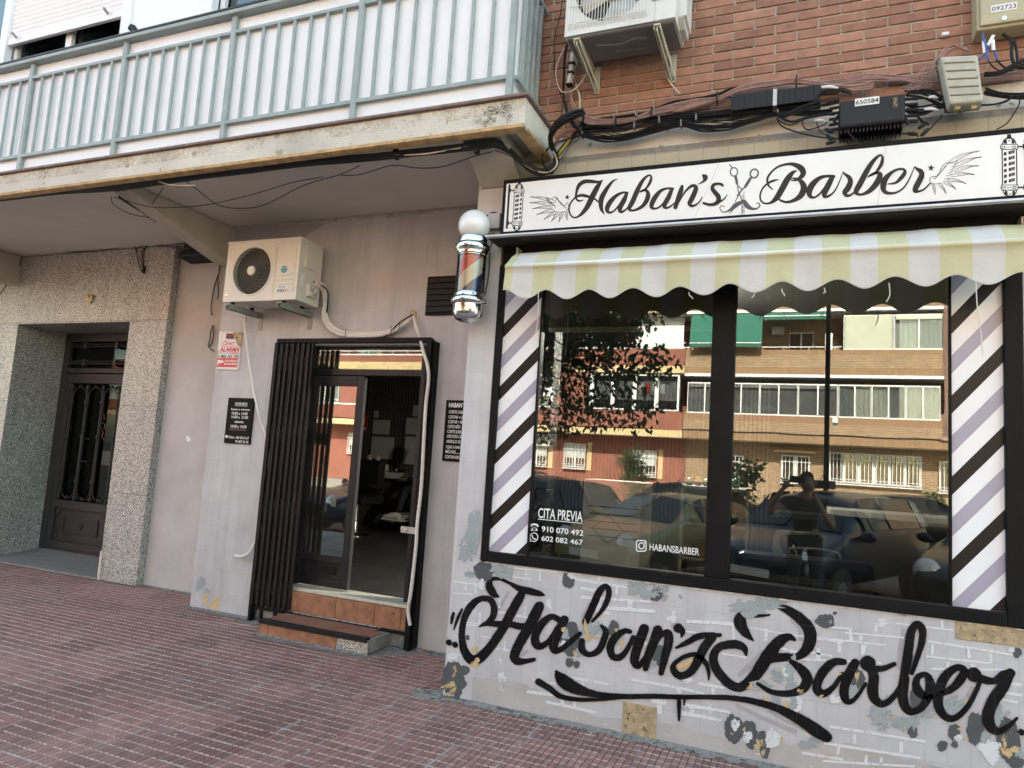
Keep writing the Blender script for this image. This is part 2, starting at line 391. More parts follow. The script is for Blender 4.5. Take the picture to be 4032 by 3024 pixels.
# ================================================================== OWN BUILDING
YW, YD, YP, YPL = 4.27, 5.13, 5.47, 5.56
YB = 4.30                                              # brick face
bld = thing('apartment_building', 'red brick apartment block with lilac tiled ground floor and rendered ledge', 'building', (-2, 4.6, 0))
mb = MB()
mb.box(-5.25, -4.50, YD, 5.40, 0, 3.655); mb.box(-2.875, -2.13, YD, 5.40, 0, 3.655); mb.box(-4.50, -2.875, YD, 5.40, 2.47, 3.655)
mb.box(-5.25, -5.13, 5.40, 5.62, 0, 3.655)
mb.build('tiled_wall', m_tile, bld)
MB().box(-4.50, -2.875, 5.16, 5.40, 0, .30).build('threshold_wall', m_conc, bld)
MB().box(-6.5, -5.25, YPL, 5.75, 0, 3.66).build('plaster_wall', m_plaster, bld)
mb = MB(); mb.box(-2.13, -1.925, YW, 4.5, 0, 3.62); mb.box(-2.13, -1.99, 4.5, YD, 0, 3.62); mb.build('pilaster', m_pil, bld, bevel=.004)
mur = MB().box(-1.925, 2.6, YW+.002, 4.5, 0, .885).build('mural_wall', m_mural, bld)
MB().box(1.04, 2.6, YW, 4.5, .885, 3.45).build('side_wall', m_pil, bld)
MB().box(-1.925, 1.04, 4.315, 4.5, 2.86, 3.45).build('lintel_wall', m_black, bld)
# ledge of rough tiles, mortar band and stained render above the sign
m_ledge = brick_mat('rough_beige_tile', (.50,.43,.29), (.46,.40,.28), (.34,.29,.2), .15, .30, .0025, 0, .4, .8, .1, fine=1.0, oz=.05)
zl = [U(2552, 608, 4.29).z, U(2552, 583, 4.29).z, U(2552, 500, 4.29).z]
MB().box(-1.94, 2.6, 4.285, 4.5, 3.45, zl[0]).build('ledge_tile_strip', m_ledge, bld)
MB().box(-1.94, 2.6, 4.292, 4.5, zl[0], zl[1]).build('mortar_band', M('grey_mortar_band', (.27,.25,.22), .95, .2, 20, 1.0, 90, bdist=.01), bld)
MB().box(-1.94, 2.6, 4.298, 4.5, zl[1], zl[2]).build('render_band', m_white_plaster, bld)
# brickwork laid brick by brick
mb = MB(); z = zl[2]+.012; row = 0; rd = random.Random(3)
while z < 5.25:
    x = -1.90 - (.122 if row % 2 else 0)
    while x < 1.55:
        x1 = x+.232+rd.uniform(-.002, .002); y = YB+rd.uniform(-.002, .002)
        mb.box(max(x, -1.80), x1, y, y+.06, z+rd.uniform(-.0015, .0015), z+.051+rd.uniform(-.0015, .0015)) if x1 > -1.78 else None
        x += .2445
    z += .0622; row += 1
mb.build('brick_course', m_brickface, bld, bevel=.0025)
MB().box(-1.80, 2.6, YB+.009, 4.5, zl[2], 5.25).build('brick_wall', m_mortar, bld)
MB().box(-16, 6, 4.5, 12, 5.25, 17.8).build('upper_wall', m_brickface, bld)
MB().box(-16, -1.80, 4.45, 4.5, 3.9, 5.25).build('gallery_wall', m_white, bld)
# ceiling of the recess, beams under the balcony
MB().box(-16, -1.64, 3.86, 5.75, 3.66, 3.76).build('soffit', m_soffit, bld)
def beam(x0, x1):
    return MB().prismx([(3.98, 3.655), (YPL+.1, 3.655), (YPL+.1, 3.30), (5.13, 3.30), (3.98, 3.585)], x0, x1)
m_beam = M('beam_render', (.46,.42,.35), .9, .1, 4, .5, 70)
beam(-5.42, -5.24).build('beam', m_beam, bld, bevel=.006)
beam(-9.15, -8.93).build('beam', m_beam, bld, bevel=.006)
MB().prismx([(3.86, 3.655), (4.6, 3.655), (4.6, 3.42), (4.25, 3.42)], -2.10, -1.80).build('beam', m_beam, bld)
def fade_mat(name, col, sc, lo, hi, top, rough=.9):
    m, nt, p = base_mat(name); n_ = noise(nt, sc, 6); n2 = noise(nt, sc*9, 4); tr = N(nt, 'ShaderNodeBsdfTransparent'); mx = N(nt, 'ShaderNodeMixShader')
    p.inputs['Base Color'].default_value = (*col, 1); p.inputs['Roughness'].default_value = rough
    f = mix(nt, .45, n_.outputs[0], n2.outputs[0])
    nt.links.new(ramp(nt, f, [(lo, (0,0,0)), (hi, (top,)*3)]), mx.inputs[0]); nt.links.new(tr.outputs[0], mx.inputs[1]); nt.links.new(p.outputs[0], mx.inputs[2]); nt.links.new(mx.outputs[0], nt.nodes['Material Output'].inputs[0]); return m
# ------------------------------------------------------------------ entrance portal
prt = thing('entrance_portal', 'speckled terrazzo surround of the house entrance with a deep doorway', 'doorway', (-7.9, YP, 0))
mb = MB(); mb.box(-6.925, -6.365, YP, 6.45, 0, 2.806); mb.box(-10.5, -8.822, YP, 6.45, 0, 2.806); mb.box(-10.5, -6.365, YP, 6.45, 2.806, 3.65)
mb.build('stone_surround', m_terr, prt, bevel=.003)
mb = MB()
for z0 in (.93, 1.87): mb.box(-6.925, -6.364, YP-.0005, YP+.002, z0, z0+.004); mb.box(-10.5, -8.822, YP-.0005, YP+.002, z0, z0+.004)
for z0 in (2.82, ): mb.box(-10.5, -6.364, YP-.0005, YP+.002, z0, z0+.004)
for x0 in (-8.2, -7.35): mb.box(x0, x0+.004, YP-.0005, YP+.002, 2.824, 3.65)
mb.build('slab_joint', m_dark, prt)
MB().prismx([(YP-.02, 0), (YP-.02, .02), (5.9, .055), (6.16, .098), (6.16, 0)], -8.822, -6.925).build('doorstep', m_terr_f, prt)
MB().box(-6.93, -6.90, YP-.01, YP+.05, 0, .30).build('loose_chip', m_white_plaster, prt)
# house number 9
mb = MB(); t9 = zm(0, 800, .4973)
ribbons([[(729,736,8),(722,721,8),(709,719,9),(701,733,10),(704,748,9),(715,753,8),(726,744,8),(731,730,10),(732,752,11),(725,772,11),(711,785,9),(699,780,11)]], t9, YP-.014, mb=mb)
n9 = MB(); n9.v, n9.f, n9.m = [tuple(v) for v in mb.v], list(mb.f), list(mb.m); n9.closed = False
o9 = n9.build('house_number', m_brass, None, label='brass number 9 on the speckled surround over the entrance', cat_='house number')
so9 = o9.modifiers.new('thickness', 'SOLIDIFY'); so9.thickness = .012
# ------------------------------------------------------------------ entrance door (iron)
YE = 6.08
def e(x, y): return U(x, y, YE)
zt = 2.804; xl, xr = -8.821, -6.926
edr = thing('entrance_door', 'dark iron double entrance door with arched bar grilles and embossed lower panels', 'door', (-7.85, YE, .10))
p0 = e(147, 2154); za = e(236, 1307+0).z
mb = MB(); xm = e(358, 1600).x
zf = [.03, .62, .70, 2.10, 2.20, 2.32, 2.72, 2.80]
mb.box(xl, xl+.10, YE, YE+.08, .10, zt); mb.box(xr-.1, xr, YE, YE+.08, .10, zt)
mb.box(xl+.1, xr-.1, YE, YE+.08, 2.30, 2.36); mb.box(xl+.1, xr-.1, YE, YE+.08, 2.70, zt)
mb.build('door_frame', m_dark, edr, bevel=.006)
MB().box(xl+.1, xr-.1, YE+.05, YE+.056, 2.36, 2.70).build('transom_pane', m_darkglass, edr)
mb = MB()
for z in (2.42, 2.64):
    mb.tube([(xl+.1, YE+.01, z), (xr-.1, YE+.01, z)], .012, 6); mb.tube([(xl+.1, YE+.01, z+.03), (xr-.1, YE+.01, z+.03)], .008, 6)
    for x in (xl+.4, xl+.95, xl+1.5): mb.box(x-.025, x+.025, YE-.01, YE+.03, z-.03, z+.05)
mb.build('transom_grille', m_dark, edr, smooth=True)
def leaf(x0, x1):
    mb = MB(); w = .09
    mb.box(x0, x0+w, YE+.01, YE+.06, .11, 2.29); mb.box(x1-w, x1, YE+.01, YE+.06, .11, 2.29)
    mb.box(x0+w, x1-w, YE+.01, YE+.06, 2.17, 2.29); mb.box(x0+w, x1-w, YE+.01, YE+.06, .60, .70); mb.box(x0+w, x1-w, YE+.01, YE+.06, .11, .20)
    mb.box(x0+w, x1-w, YE+.04, YE+.055, .20, .60)
    xc = (x0+x1)/2
    for a, b in ((x0+w+.16, x0+w+.175), (x1-w-.175, x1-w-.16)): mb.box(a, b, YE+.025, YE+.04, .30, .50)
    for a, b in ((.30, .315), (.485, .50)): mb.box(x0+w+.175, x1-w-.175, YE+.025, YE+.04, a, b)
    for cx, cz, r in [(xc, .40, .035)] + [(x, z, .03) for x in (x0+w+.05, x1-w-.05) for z in (.25, .55)]:
        for k in range(5):
            a = k*1.257; mb.lathe((cx+r*.8*math.cos(a), YE+.03, cz+r*.8*math.sin(a)), [(.001, .012), (r*.5, .006), (r*.55, -.012)], 8, axis='y')
        mb.lathe((cx, YE+.03, cz), [(.001, .02), (r*.45, .012), (r*.5, -.01)], 8, axis='y')
    lf = mb.build('door_leaf', m_dark, edr, bevel=.004)
    MB().box(x0+w, x1-w, YE+.045, YE+.05, .70, 2.17).build('pane', m_darkglass, lf)
    mb = MB(); n = 4; g0, g1 = x0+w+.05, x1-w-.05
    xs = [g0+(g1-g0)*i/(n-1) for i in range(n)]
    for x in xs:
        mb.tube([(x, YE+.01, .72), (x, YE+.01, 2.15)], .0105, 6)
        for z in (.74, .95, 1.5, 1.93, 2.12): mb.lathe((x, YE+.01, z), [(.012, -.03), (.022, -.012), (.026, 0), (.022, .012), (.012, .03)], 8)
    for a, b in zip(xs, xs[1:]):
        r = (b-a)/2-.02; c = (a+b)/2
        pts = [(c-r, YE+.015, .85)] + [(c-r*math.cos(k*math.pi/8), YE+.015, 2.0+r*math.sin(k*math.pi/8)) for k in range(9)] + [(c+r, YE+.015, .85)] + [(c+r*math.cos(k*math.pi/8), YE+.015, .85-r*math.sin(k*math.pi/8)) for k in range(9)]
        mb.tube(pts, .006, 5, smooth=False)
        for z in (.74, 2.13): mb.lathe((c, YE+.012, z), [(.004, -.022), (.018, -.012), (.022, 0), (.018, .012), (.004, .022)], 8)
    mb.build('grille', m_dark, lf, smooth=True)
    return lf
lf1 = leaf(xl+.1, -7.60); lf2 = leaf(-7.595, xr-.1)
MB().box(xl, xr, YE+.01, YE+.07, .06, .108).build('threshold', m_dark, edr)
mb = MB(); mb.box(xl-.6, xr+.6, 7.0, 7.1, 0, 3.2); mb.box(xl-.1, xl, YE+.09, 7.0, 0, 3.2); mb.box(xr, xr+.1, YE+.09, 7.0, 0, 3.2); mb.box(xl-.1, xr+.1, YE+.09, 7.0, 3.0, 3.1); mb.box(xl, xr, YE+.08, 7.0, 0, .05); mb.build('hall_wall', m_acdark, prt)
hx = e(342, 1730).x
mb = MB(); mb.tube([(hx, YE-.06, 1.10), (hx, YE-.06, 1.58)], .016, 8)
for z in (1.12, 1.2, 1.48, 1.56): mb.lathe((hx, YE-.06, z), [(.017, -.02), (.026, 0), (.017, .02)], 10)
for z in (1.2, 1.48): mb.tube([(hx, YE-.06, z), (hx+.03, YE+.01, z)], .012, 6)
mb.build('handle', m_dark, lf1, smooth=True)
mb = MB()   # scratched tag on the right leaf's stile
rr = random.Random(5)
ribbons([[(820+rr.uniform(-9, 9), 262+i*9, 2.6) for i in range(6)], [(824+rr.uniform(-10, 10), 330+i*9, 2.4) for i in range(6)], [(815+rr.uniform(-9, 9), 390+i*10, 2.4) for i in range(9)]], zm(0, 1500, .4973), YE+.008, mb=mb, caps=False)
mb.build('scratched_tag', M('scratch_pink', (.42,.22,.16), .7), lf2)
# ------------------------------------------------------------------ balcony
ZS0, ZS1, XB, YF = 3.588, 3.80, -1.612, 3.79
bal = thing('balcony', 'long first floor balcony with grey green bar railing over stained cream slab edge', 'balcony', (-6, YF, ZS0))
mb = MB(); mb.box(-16, XB, YF, 3.86, ZS0, ZS1-.02); mb.box(XB-.07, XB, 3.86, 4.30, ZS0, ZS1-.02)
mb.build('slab_edge', m_slab_edge, bal, bevel=.008)
MB().box(-16, XB+.0008, YF-.0012, YF-.0004, ZS1-.11, ZS1-.021).build('ochre_top_stain', fade_mat('ochre_top_stain', (.48,.39,.21), 5, .48, .70, .28), bal)
mb = MB(); mb.box(-16, XB+.025, YF-.025, 3.88, ZS1-.02, ZS1); mb.box(XB-.09, XB+.025, 3.88, 4.30, ZS1-.02, ZS1); mb.box(-16, XB-.09, 3.88, 4.45, ZS1-.04, ZS1-.005)
mb.build('tile_coping', M('reddish_coping_tile', (.20,.14,.12), .7, .3, 20, .3, 60), bal, bevel=.004)
mb = MB(); mb.prismx([(YF-.004, ZS0), (YF-.004, ZS0+.022), (YF+.06, ZS0-.002), (YF+.06, ZS0-.007), (YF+.02, ZS0-.007)], -16, XB); mb.prism([(XB+.004, ZS0), (XB+.004, ZS0+.02), (XB-.07, ZS0), (XB-.07, ZS0-.012)], YF+.06, 4.3)
mb.build('drip_edge', m_rust, bal)
# damp black stain below the coping near the corner
mb = MB()
for cx, cy, rx, ry in ((1790,790,70,50),(1720,840,50,50),(1840,830,30,60),(1640,880,50,26)): blob(cx, cy, rx, ry, zm(1000, 0, .5425), YF-.0012-.0001*len(mb.v), mb, n=26, rough=.6)
m, nt, p = base_mat('damp_stain'); n_ = noise(nt, 90, 5); tr = N(nt, 'ShaderNodeBsdfTransparent'); mx = N(nt, 'ShaderNodeMixShader')
p.inputs['Base Color'].default_value = (.12,.09,.05,1); p.inputs['Roughness'].default_value = .9
nt.links.new(ramp(nt, n_.outputs[0], [(.44, (0,0,0)), (.62, (.7,.7,.7))]), mx.inputs[0]); nt.links.new(tr.outputs[0], mx.inputs[1]); nt.links.new(p.outputs[0], mx.inputs[2]); nt.links.new(mx.outputs[0], nt.nodes['Material Output'].inputs[0])
m_stain = m
mb.pieces('damp_stain', m_stain, bal)
posts = [-1.735-1.172*i for i in range(12)]
for x in posts: MB().box(x-.022, x+.022, YF, YF+.03, ZS1, 4.80).build('railing_post', m_grail, bal, bevel=.003)
mb = MB()
for a, b in zip(posts, posts[1:]):
    for k in range(1, 8): x = a+(b-a)*k/8; mb.box(x-.011, x+.011, YF+.006, YF+.024, 3.95, 4.66)
    mb.box(b+.022, a-.022, YF+.003, YF+.027, 3.925, 3.953); mb.box(b+.022, a-.022, YF+.003, YF+.027, 4.655, 4.680)
for k in range(1, 5): y = YF+.03+k*.088; mb.box(XB-.10, XB-.078, y, y+.02, 3.95, 4.66)
mb.box(XB-.102, XB-.076, YF+.03, 4.28, 3.925, 3.953); mb.box(XB-.102, XB-.076, YF+.03, 4.28, 4.655, 4.68)
mb.build('railing_bars', m_grail, bal, bevel=.002)
mb = MB(); mb.box(-16, XB-.06, YF-.03, YF+.05, 4.80, 4.835); mb.box(XB-.13, XB-.06, YF+.05, 4.29, 4.80, 4.835); mb.build('handrail', m_grail, bal, bevel=.006)
MB().box(-16, XB-.06, YF-.034, YF+.054, 4.836, 4.852).build('handrail_cap', m_dark, bal)
for a, b in zip(posts, posts[1:]): MB().box(b+.001, a-.001, YF+.036, YF+.044, ZS1+.01, 4.79).build('panel', m_panel, bal)
MB().box(XB-.128, XB-.120, YF+.045, 4.28, ZS1+.01, 4.79).build('panel', m_panel, bal)
mb = MB(); c_ = U(1055*.4973, 255*.4973, YF)
mb.tube([c_+Vector((-.05,.0,.03)), c_+Vector((-.02,.0,.05)), c_+Vector((.03,.0,.0)), c_+Vector((.045,0,-.03))], [.016,.024,.022,.01], 7)
mb.build('rail_rag', m_cable, None, label='dark crumpled strap knotted on the balcony handrail', cat_='strap')
# gallery windows behind the railing
YG = 3.93
gal = thing('gallery_window', 'white glazed balcony enclosure with half lowered roller shutter', 'window', (-6, YG, 4.8))
gx = lambda x, y: U(x*.4973, y*.4973, YG)
xA, xB_, xC, xD, xE, xF = gx(60,100).x, gx(100,100).x, gx(985,60).x, gx(1055,60).x, gx(1640,60).x, gx(1690,60).x
ztop = 6.2
mb = MB(); mb.box(xA-.02, xB_, YG-.02, YG+.05, 4.6, ztop); mb.box(xC, xD, YG-.02, YG+.05, 4.6, ztop); mb.box(xE, xF, YG-.02, YG+.05, 4.6, ztop); mb.box(XB-.2, XB-.14, YG-.02, YG+.05, 4.6, ztop)
mb.build('frame', m_white, gal, bevel=.006)
MB().box(xD, xE, YG, YG+.03, 4.6, ztop).build('white_panel', m_panel, gal)
zsl = gx(500, 250).z
mb = MB(); z = zsl+.075
while z < ztop: mb.prismx([(YG+.012, z), (YG+.004, z+.022), (YG+.012, z+.044), (YG+.03, z+.044), (YG+.03, z)], xB_, xC); z += .046
sh = mb.build('roller_shutter', m_white, gal)
MB().box(xB_, xC, YG-.004, YG+.03, zsl, zsl+.072).build('bottom_slat', m_white, sh, bevel=.004)
for x in (xB_+.12, xC-.2): MB().tube([(x, YG, zsl+.06), (x+.03, YG-.07, zsl+.07)], .012, 8).build('stopper', m_bracket, sh, smooth=True)
for a, b, nm in ((xB_, xC, 0), (xF, XB-.2, 1), (-16, xA-.02, 1)):
    f = MB(); f.box(a, a+.05, YG+.06, YG+.10, 4.6, ztop); f.box(b-.05, b, YG+.06, YG+.10, 4.6, ztop); f.box((a+b)/2-.04, (a+b)/2+.04, YG+.06, YG+.10, 4.6, ztop)
    f.box(a+.05, (a+b)/2-.04, YG+.06, YG+.10, 4.6, 4.93); f.box((a+b)/2+.04, b-.05, YG+.06, YG+.10, 4.6, 4.93)
    w_ = f.build('window_sash', m_white, gal, bevel=.004)
    MB().box(a+.05, b-.05, YG+.11, YG+.116, 4.93, ztop).build('pane', m_glass, w_)
mb = MB(); x = -16
vs = []; 
def curtain(x0, x1, y, z0, z1, amp=.02, wl=.09):
    m_ = MB(); m_.closed = False; n = int((x1-x0)/.012); vs = []
    for i in range(n+1):
        xx = x0+(x1-x0)*i/n; yy = y+amp*math.sin(xx/wl*6.28)+amp*.5*math.sin(xx/wl*2.3)
        vs += [(xx, yy, z0), (xx, yy, z1)]
    m_.add(vs, [(2*i, 2*i+2, 2*i+3, 2*i+1) for i in range(n)]); return m_
m_curt = M('pale_blue_curtain', (.42,.55,.72), .8, .08, 5); m_curt2 = M('grey_net_curtain', (.35,.36,.36), .8, .1, 5)
curtain(xF, XB-.2, YG+.2, 4.6, ztop).build('curtain', m_curt, gal, smooth=True); curtain(-12, xA, YG+.2, 4.6, ztop).build('curtain', m_curt, gal, smooth=True)
curtain(xB_, xC, YG+.2, 4.6, ztop).build('curtain', m_curt2, gal, smooth=True)
MB().box(-16, XB-.14, YG-.05, 4.45, ztop, ztop+.3).build('upper_slab', m_white, gal)
# ------------------------------------------------------------------ shop window
swin = thing('shop_window', 'large black framed shop window with striped film panels and opposite street mirrored', 'window', (-.45, YW, .885))
mb = MB(); X0, X1, Z0, Z1 = -1.925, 1.04, .885, 2.86
mb.box(X0, X0+.048, YW-.012, 4.36, Z0, Z1); mb.box(X1-.085, X1, YW-.012, 4.36, Z0, Z1)
mb.box(X0+.048, X1-.085, YW-.012, 4.36, Z0, .952); mb.box(X0+.048, X1-.085, YW-.012, 4.36, 2.80, Z1)
mb.box(-.508, -.373, YW-.008, 4.36, .952, 2.80)
mb.build('window_frame', m_black, swin, bevel=.006)
mb = MB(); mb.box(-1.612, -1.598, YW+.005, 4.34, .952, 2.80); mb.box(.712, .724, YW+.005, 4.34, .952, 2.80)
mb.build('glazing_bead', m_black, swin, bevel=.002)
YGL = 4.29
gl1 = MB().box(-1.598, -.508, YGL, YGL+.006, .952, 2.80).build('pane', m_glass, swin)
gl2 = MB().box(-.373, .712, YGL, YGL+.006, .952, 2.80).build('pane', m_glass, swin)
# striped film panels: white ground, black and lilac bands rising to the right
def stripes(x0, x1, zs, first):
    bd = MB().box(x0, x1, YGL-.002, 4.30, .952, 2.80).build('film_panel', m_whitefilm, swin)
    mk, ml = MB(), MB(); mk.closed = ml.closed = False
    w = x1-x0; rise = zs['rise']
    for i, z in enumerate(zs['z']):
        h = zs['h']; poly = [(x0, z), (x1, z+rise), (x1, z+rise+h), (x0, z+h)]
        def clip(poly, zz, keep_above):
            out = []
            for k in range(len(poly)):
                a, b = poly[k], poly[(k+1) % len(poly)]
                ia, ib = ((a[1] >= zz) == keep_above), ((b[1] >= zz) == keep_above)
                if ia: out.append(a)
                if ia != ib: t = (zz-a[1])/(b[1]-a[1]); out.append((a[0]+(b[0]-a[0])*t, zz))
            return out
        poly = clip(clip(poly, .953, True), 2.799, False) if True else poly
        if len(poly) < 3: continue
        tgt = mk if (i+first) % 2 == 0 else ml
        tgt.add([(x, YGL-.0032, zz) for x, zz in poly], [tuple(range(len(poly)))])
    mk.build('black_stripe', m_blackfilm, bd); ml.build('lilac_stripe', m_lilac_st, bd)
SZ = dict(rise=.276, h=.096, z=[.4500+.2125*i for i in range(-1, 12)])
stripes(-1.877, -1.612, SZ, 0); stripes(.724, .955, SZ, 0)
# lettering on the glass
TB = zm(1850, 1400, .4973)
mb = MB(); yl = YGL-.002
a = U(*TB(540, 1265), yl); b = U(*TB(893, 1285), yl); text(mb, 'CITA PREVIA', (a.x+b.x)/2, U(*TB(542, 1283), yl).z, .062, yl, b.x-a.x, bold=.012)
mb.box(a.x, b.x, yl, yl+.001, U(*TB(540, 1292), yl).z-.004, U(*TB(540, 1292), yl).z)
for s_, y0, y1, x0, x1 in (('910 070 492', 1393, 1350, 568, 898), ('602 082 467', 1465, 1425, 566, 893)):
    a = U(*TB(x0, y0), yl); b = U(*TB(x1, y0+30), yl); c_ = U(*TB(x0, y1), yl); text(mb, s_, (a.x+b.x)/2, a.z, c_.z-a.z, yl, b.x-a.x, bold=.014)
wl_ = thing('window_lettering', 'white vinyl booking numbers and account name lettering on the left shop pane', 'lettering', (-1.2, yl, 1.05)); mb.build('booking_numbers', m_letter, wl_); mb = MB()
a = U(*TB(1422, 1540), yl); b = U(*TB(1815, 1580), yl); c_ = U(*TB(1422, 1487), yl); text(mb, 'HABANSBARBER', (a.x+b.x)/2, a.z, c_.z-a.z, yl, b.x-a.x, bold=.008)
l_ = wl_; mb.build('account_name', m_letter, l_)
# telephone, message and camera icons
def rrect(cx, cy, w, h, r, lw):
    pts = []
    for k, (sx, sy) in enumerate(((1,-1),(1,1),(-1,1),(-1,-1))):
        for j in range(4):
            a = -math.pi/2 + k*math.pi/2 + j*math.pi/6; pts.append((cx+sx*(w/2-r)+r*math.cos(a), cy+sy*(h/2-r)+r*math.sin(a), lw))
    return pts+[pts[0]]
mb = ribbons([rrect(1357, 1507, 76, 84, 16, 8), [(1359+22*math.cos(k*.5236), 1507+24*math.sin(k*.5236), 8) for k in range(13)], [(1383, 1483, 9), (1385, 1484, 9)]], TB, yl)
ribbons([[(507+31*math.cos(k*.5236+2.4), 1438+34*math.sin(k*.5236+2.4), 6) for k in range(12)], [(478,1452,6),(472,1470,6),(492,1466,6)], [(494,1424,10),(496,1438,8),(506,1450,8),(520,1454,11)]], TB, yl, mb=mb)
ribbons([[(482,1352,12),(490,1340,14),(510,1336,14),(532,1342,14),(540,1356,12)], [(510,1358,22),(510,1366,34),(510,1378,50),(510,1387,54)]], TB, yl, mb=mb, caps=False)
mb.build('icon', m_letter, l_)
mb = MB(); mb.closed = False
for i in range(3):
    for j in range(3):
        p_ = U(*TB(502+i*8, 1364+j*8), yl-.001); mb.add([(p_.x-.003, p_.y, p_.z-.003), (p_.x+.003, p_.y, p_.z-.003), (p_.x+.003, p_.y, p_.z+.003), (p_.x-.003, p_.y, p_.z+.003)], [(0,1,2,3)])
mb.build('icon_key', m_black, l_)
# ------------------------------------------------------------------ fascia sign
YS = 4.13
sg = thing('shop_sign', 'white fascia sign with script lettering, wings, scissors and printed barber poles', 'sign', (-.3, YS, 3.0))
sT = U(2400, 667, YS).z; sB = U(2400, 905, YS).z; sx0 = U(1984, 707, YS).x; sx1 = 1.185
wz1 = sT-.028; wz0 = U(2400, 883, YS).z
mb = MB(); mb.box(sx0, sx1, YS-.004, 4.283, wz1, sT); mb.box(sx0, sx0+.022, YS-.004, 4.283, wz0, wz1); mb.box(sx1-.022, sx1, YS-.004, 4.283, wz0, wz1)
mb.prismx([(YS-.004, wz0), (YS-.012, wz0-.02), (YS+.01, sB-.005), (4.283, sB-.005), (4.283, wz0)], sx0, sx1)
mb.build('sign_frame', m_black, sg, bevel=.005)
MB().box(sx0+.022, sx1-.022, YS, YS+.02, wz0, wz1).build('sign_face', m_signw, sg)
ZA = zm(2130, 600, .36166); ZB = zm(2930, 500, .45208)
haban = [
 [(378,490,16),(392,410,26),(420,352,36),(475,318,38),(540,315,34),(600,322,28),(645,318,18),(670,303,10)],
 [(664,308,12),(640,338,32),(602,400,48),(550,500,52),(505,590,46),(452,660,32),(402,700,17),(355,708,14),(318,672,14),(305,610,14),(325,548,14),(372,495,16),(430,468,26),(490,474,28),(540,490,20),(590,510,17),(626,540,14)],
 [(465,517,3),(435,528,14),(402,524,18),(382,500,14)],
 [(833,290,4),(790,308,16),(742,360,30),(695,430,42),(660,500,48),(652,570,42),(662,625,30),(690,674,5)],
 [(940,440,22),(890,438,20),(822,470,30),(762,530,44),(725,592,44),(722,638,34),(752,655,20),(790,640,16),(842,585,14),(890,510,16),(930,452,22)],
 [(932,450,30),(905,520,44),(872,580,44),(858,628,40),(882,648,24),(925,620,14),(955,585,10)],
 [(1075,432,9),(1110,418,14),(1150,385,18),(1188,325,26),(1201,275,20),(1186,248,15),(1142,268,22),(1092,330,36),(1042,430,44),(1000,530,46),(962,605,38),(985,632,20),(1040,622,22),(1110,580,34),(1156,510,44),(1166,450,38),(1146,415,24),(1108,412,14),(1074,432,8)],
 [(1436,395,22),(1372,392,18),(1302,420,30),(1242,490,46),(1208,560,44),(1206,598,32),(1242,612,18),(1292,592,16),(1342,540,14),(1400,450,18),(1430,402,24)],
 [(1422,408,34),(1388,490,44),(1354,550,44),(1344,588,36),(1372,604,20),(1420,580,14),(1450,552,10)],
 [(1537,368,26),(1522,420,44),(1492,510,44),(1464,596,38)],
 [(1492,560,9),(1560,442,15),(1620,378,24),(1664,362,30),(1688,388,40),(1672,440,46),(1640,510,46),(1618,556,40),(1642,582,26),(1690,568,16),(1730,530,11),(1756,482,5)],
 [(1768,252,26),(1784,266,52),(1790,284,40),(1764,318,18),(1712,346,4)],
 [(1982,366,14),(1968,350,26),(1930,340,22),(1882,352,30),(1866,392,36),(1892,432,42),(1930,480,46),(1930,530,44),(1890,562,32),(1832,568,26),(1772,552,22)],
 [(1930,545,18),(1990,510,13),(2028,460,4)]]
barber = [
 [(252,546,3),(226,525,11),(205,492,15),(206,440,15),(250,380,13),(310,340,15),(390,322,20),(450,332,34),(498,362,46),(515,402,42),(490,440,30),(440,465,13),(406,462,6)],
 [(406,460,5),(412,446,7),(470,456,22),(508,490,40),(520,540,50),(490,600,42),(430,640,26),(370,654,18),(320,640,15),(292,618,10)],
 [(461,381,4),(425,396,26),(380,450,44),(330,540,46),(282,618,40),(230,660,17),(180,665,12),(146,640,12),(140,590,12),(165,530,12),(215,486,15),(260,466,15),(304,458,3)],
 [(782,430,22),(722,428,20),(662,442,28),(602,492,44),(570,550,46),(572,596,34),(606,614,16),(650,590,14),(700,530,14),(762,440,22)],
 [(766,440,34),(736,500,44),(708,555,44),(698,595,34),(722,606,20),(770,578,12),(810,520,9),(840,450,7),(861,390,3)],
 [(859,388,3),(878,410,16),(915,440,32),(925,480,40),(905,530,44),(878,568,40),(890,594,26),(918,596,17),(962,568,12)],
 [(1080,432,8),(1125,412,13),(1155,385,18),(1192,330,26),(1206,275,20),(1196,247,14),(1170,252,18),(1120,302,30),(1070,380,40),(1012,490,44),(976,558,38),(988,582,22),(1030,586,18),(1100,550,36),(1160,480,46),(1184,420,40),(1164,400,24),(1120,406,13),(1082,430,8)],
 [(1252,496,7),(1320,485,18),(1370,440,30),(1398,400,28),(1394,372,18),(1350,366,16),(1290,392,22),(1232,450,42),(1212,510,46),(1222,560,32),(1270,577,20),(1330,568,13),(1390,528,11),(1440,450,9),(1484,346,4)],
 [(1482,342,4),(1506,364,20),(1540,388,36),(1546,425,42),(1520,480,44),(1494,530,42),(1490,556,32),(1520,560,16),(1570,540,12),(1622,488,9)]]
fat = lambda L, k=1.13, a=1.5: [[(x, y, w*k+a) for x, y, w in q] for q in L]
ribbons(fat(haban), ZA, YS-.001, .00012).build('script_word', m_ink, sg); mb = ribbons(fat(barber), ZB, YS-.001, .00012); mb.build('script_word', m_ink, sg); mb = MB(); mb.closed = False
def star(mb, tf, cx, cy, r, Y):
    p = [(cx + (r if k % 2 == 0 else r*.42)*math.sin(k*math.pi/5+.1), cy - (r if k % 2 == 0 else r*.42)*math.cos(k*math.pi/5+.1)) for k in range(10)]
    vs = [U(*tf(cx, cy), Y)]+[U(*tf(*q), Y) for q in p]; mb.add(vs, [(0, k+1, (k+1) % 10+1) for k in range(10)])
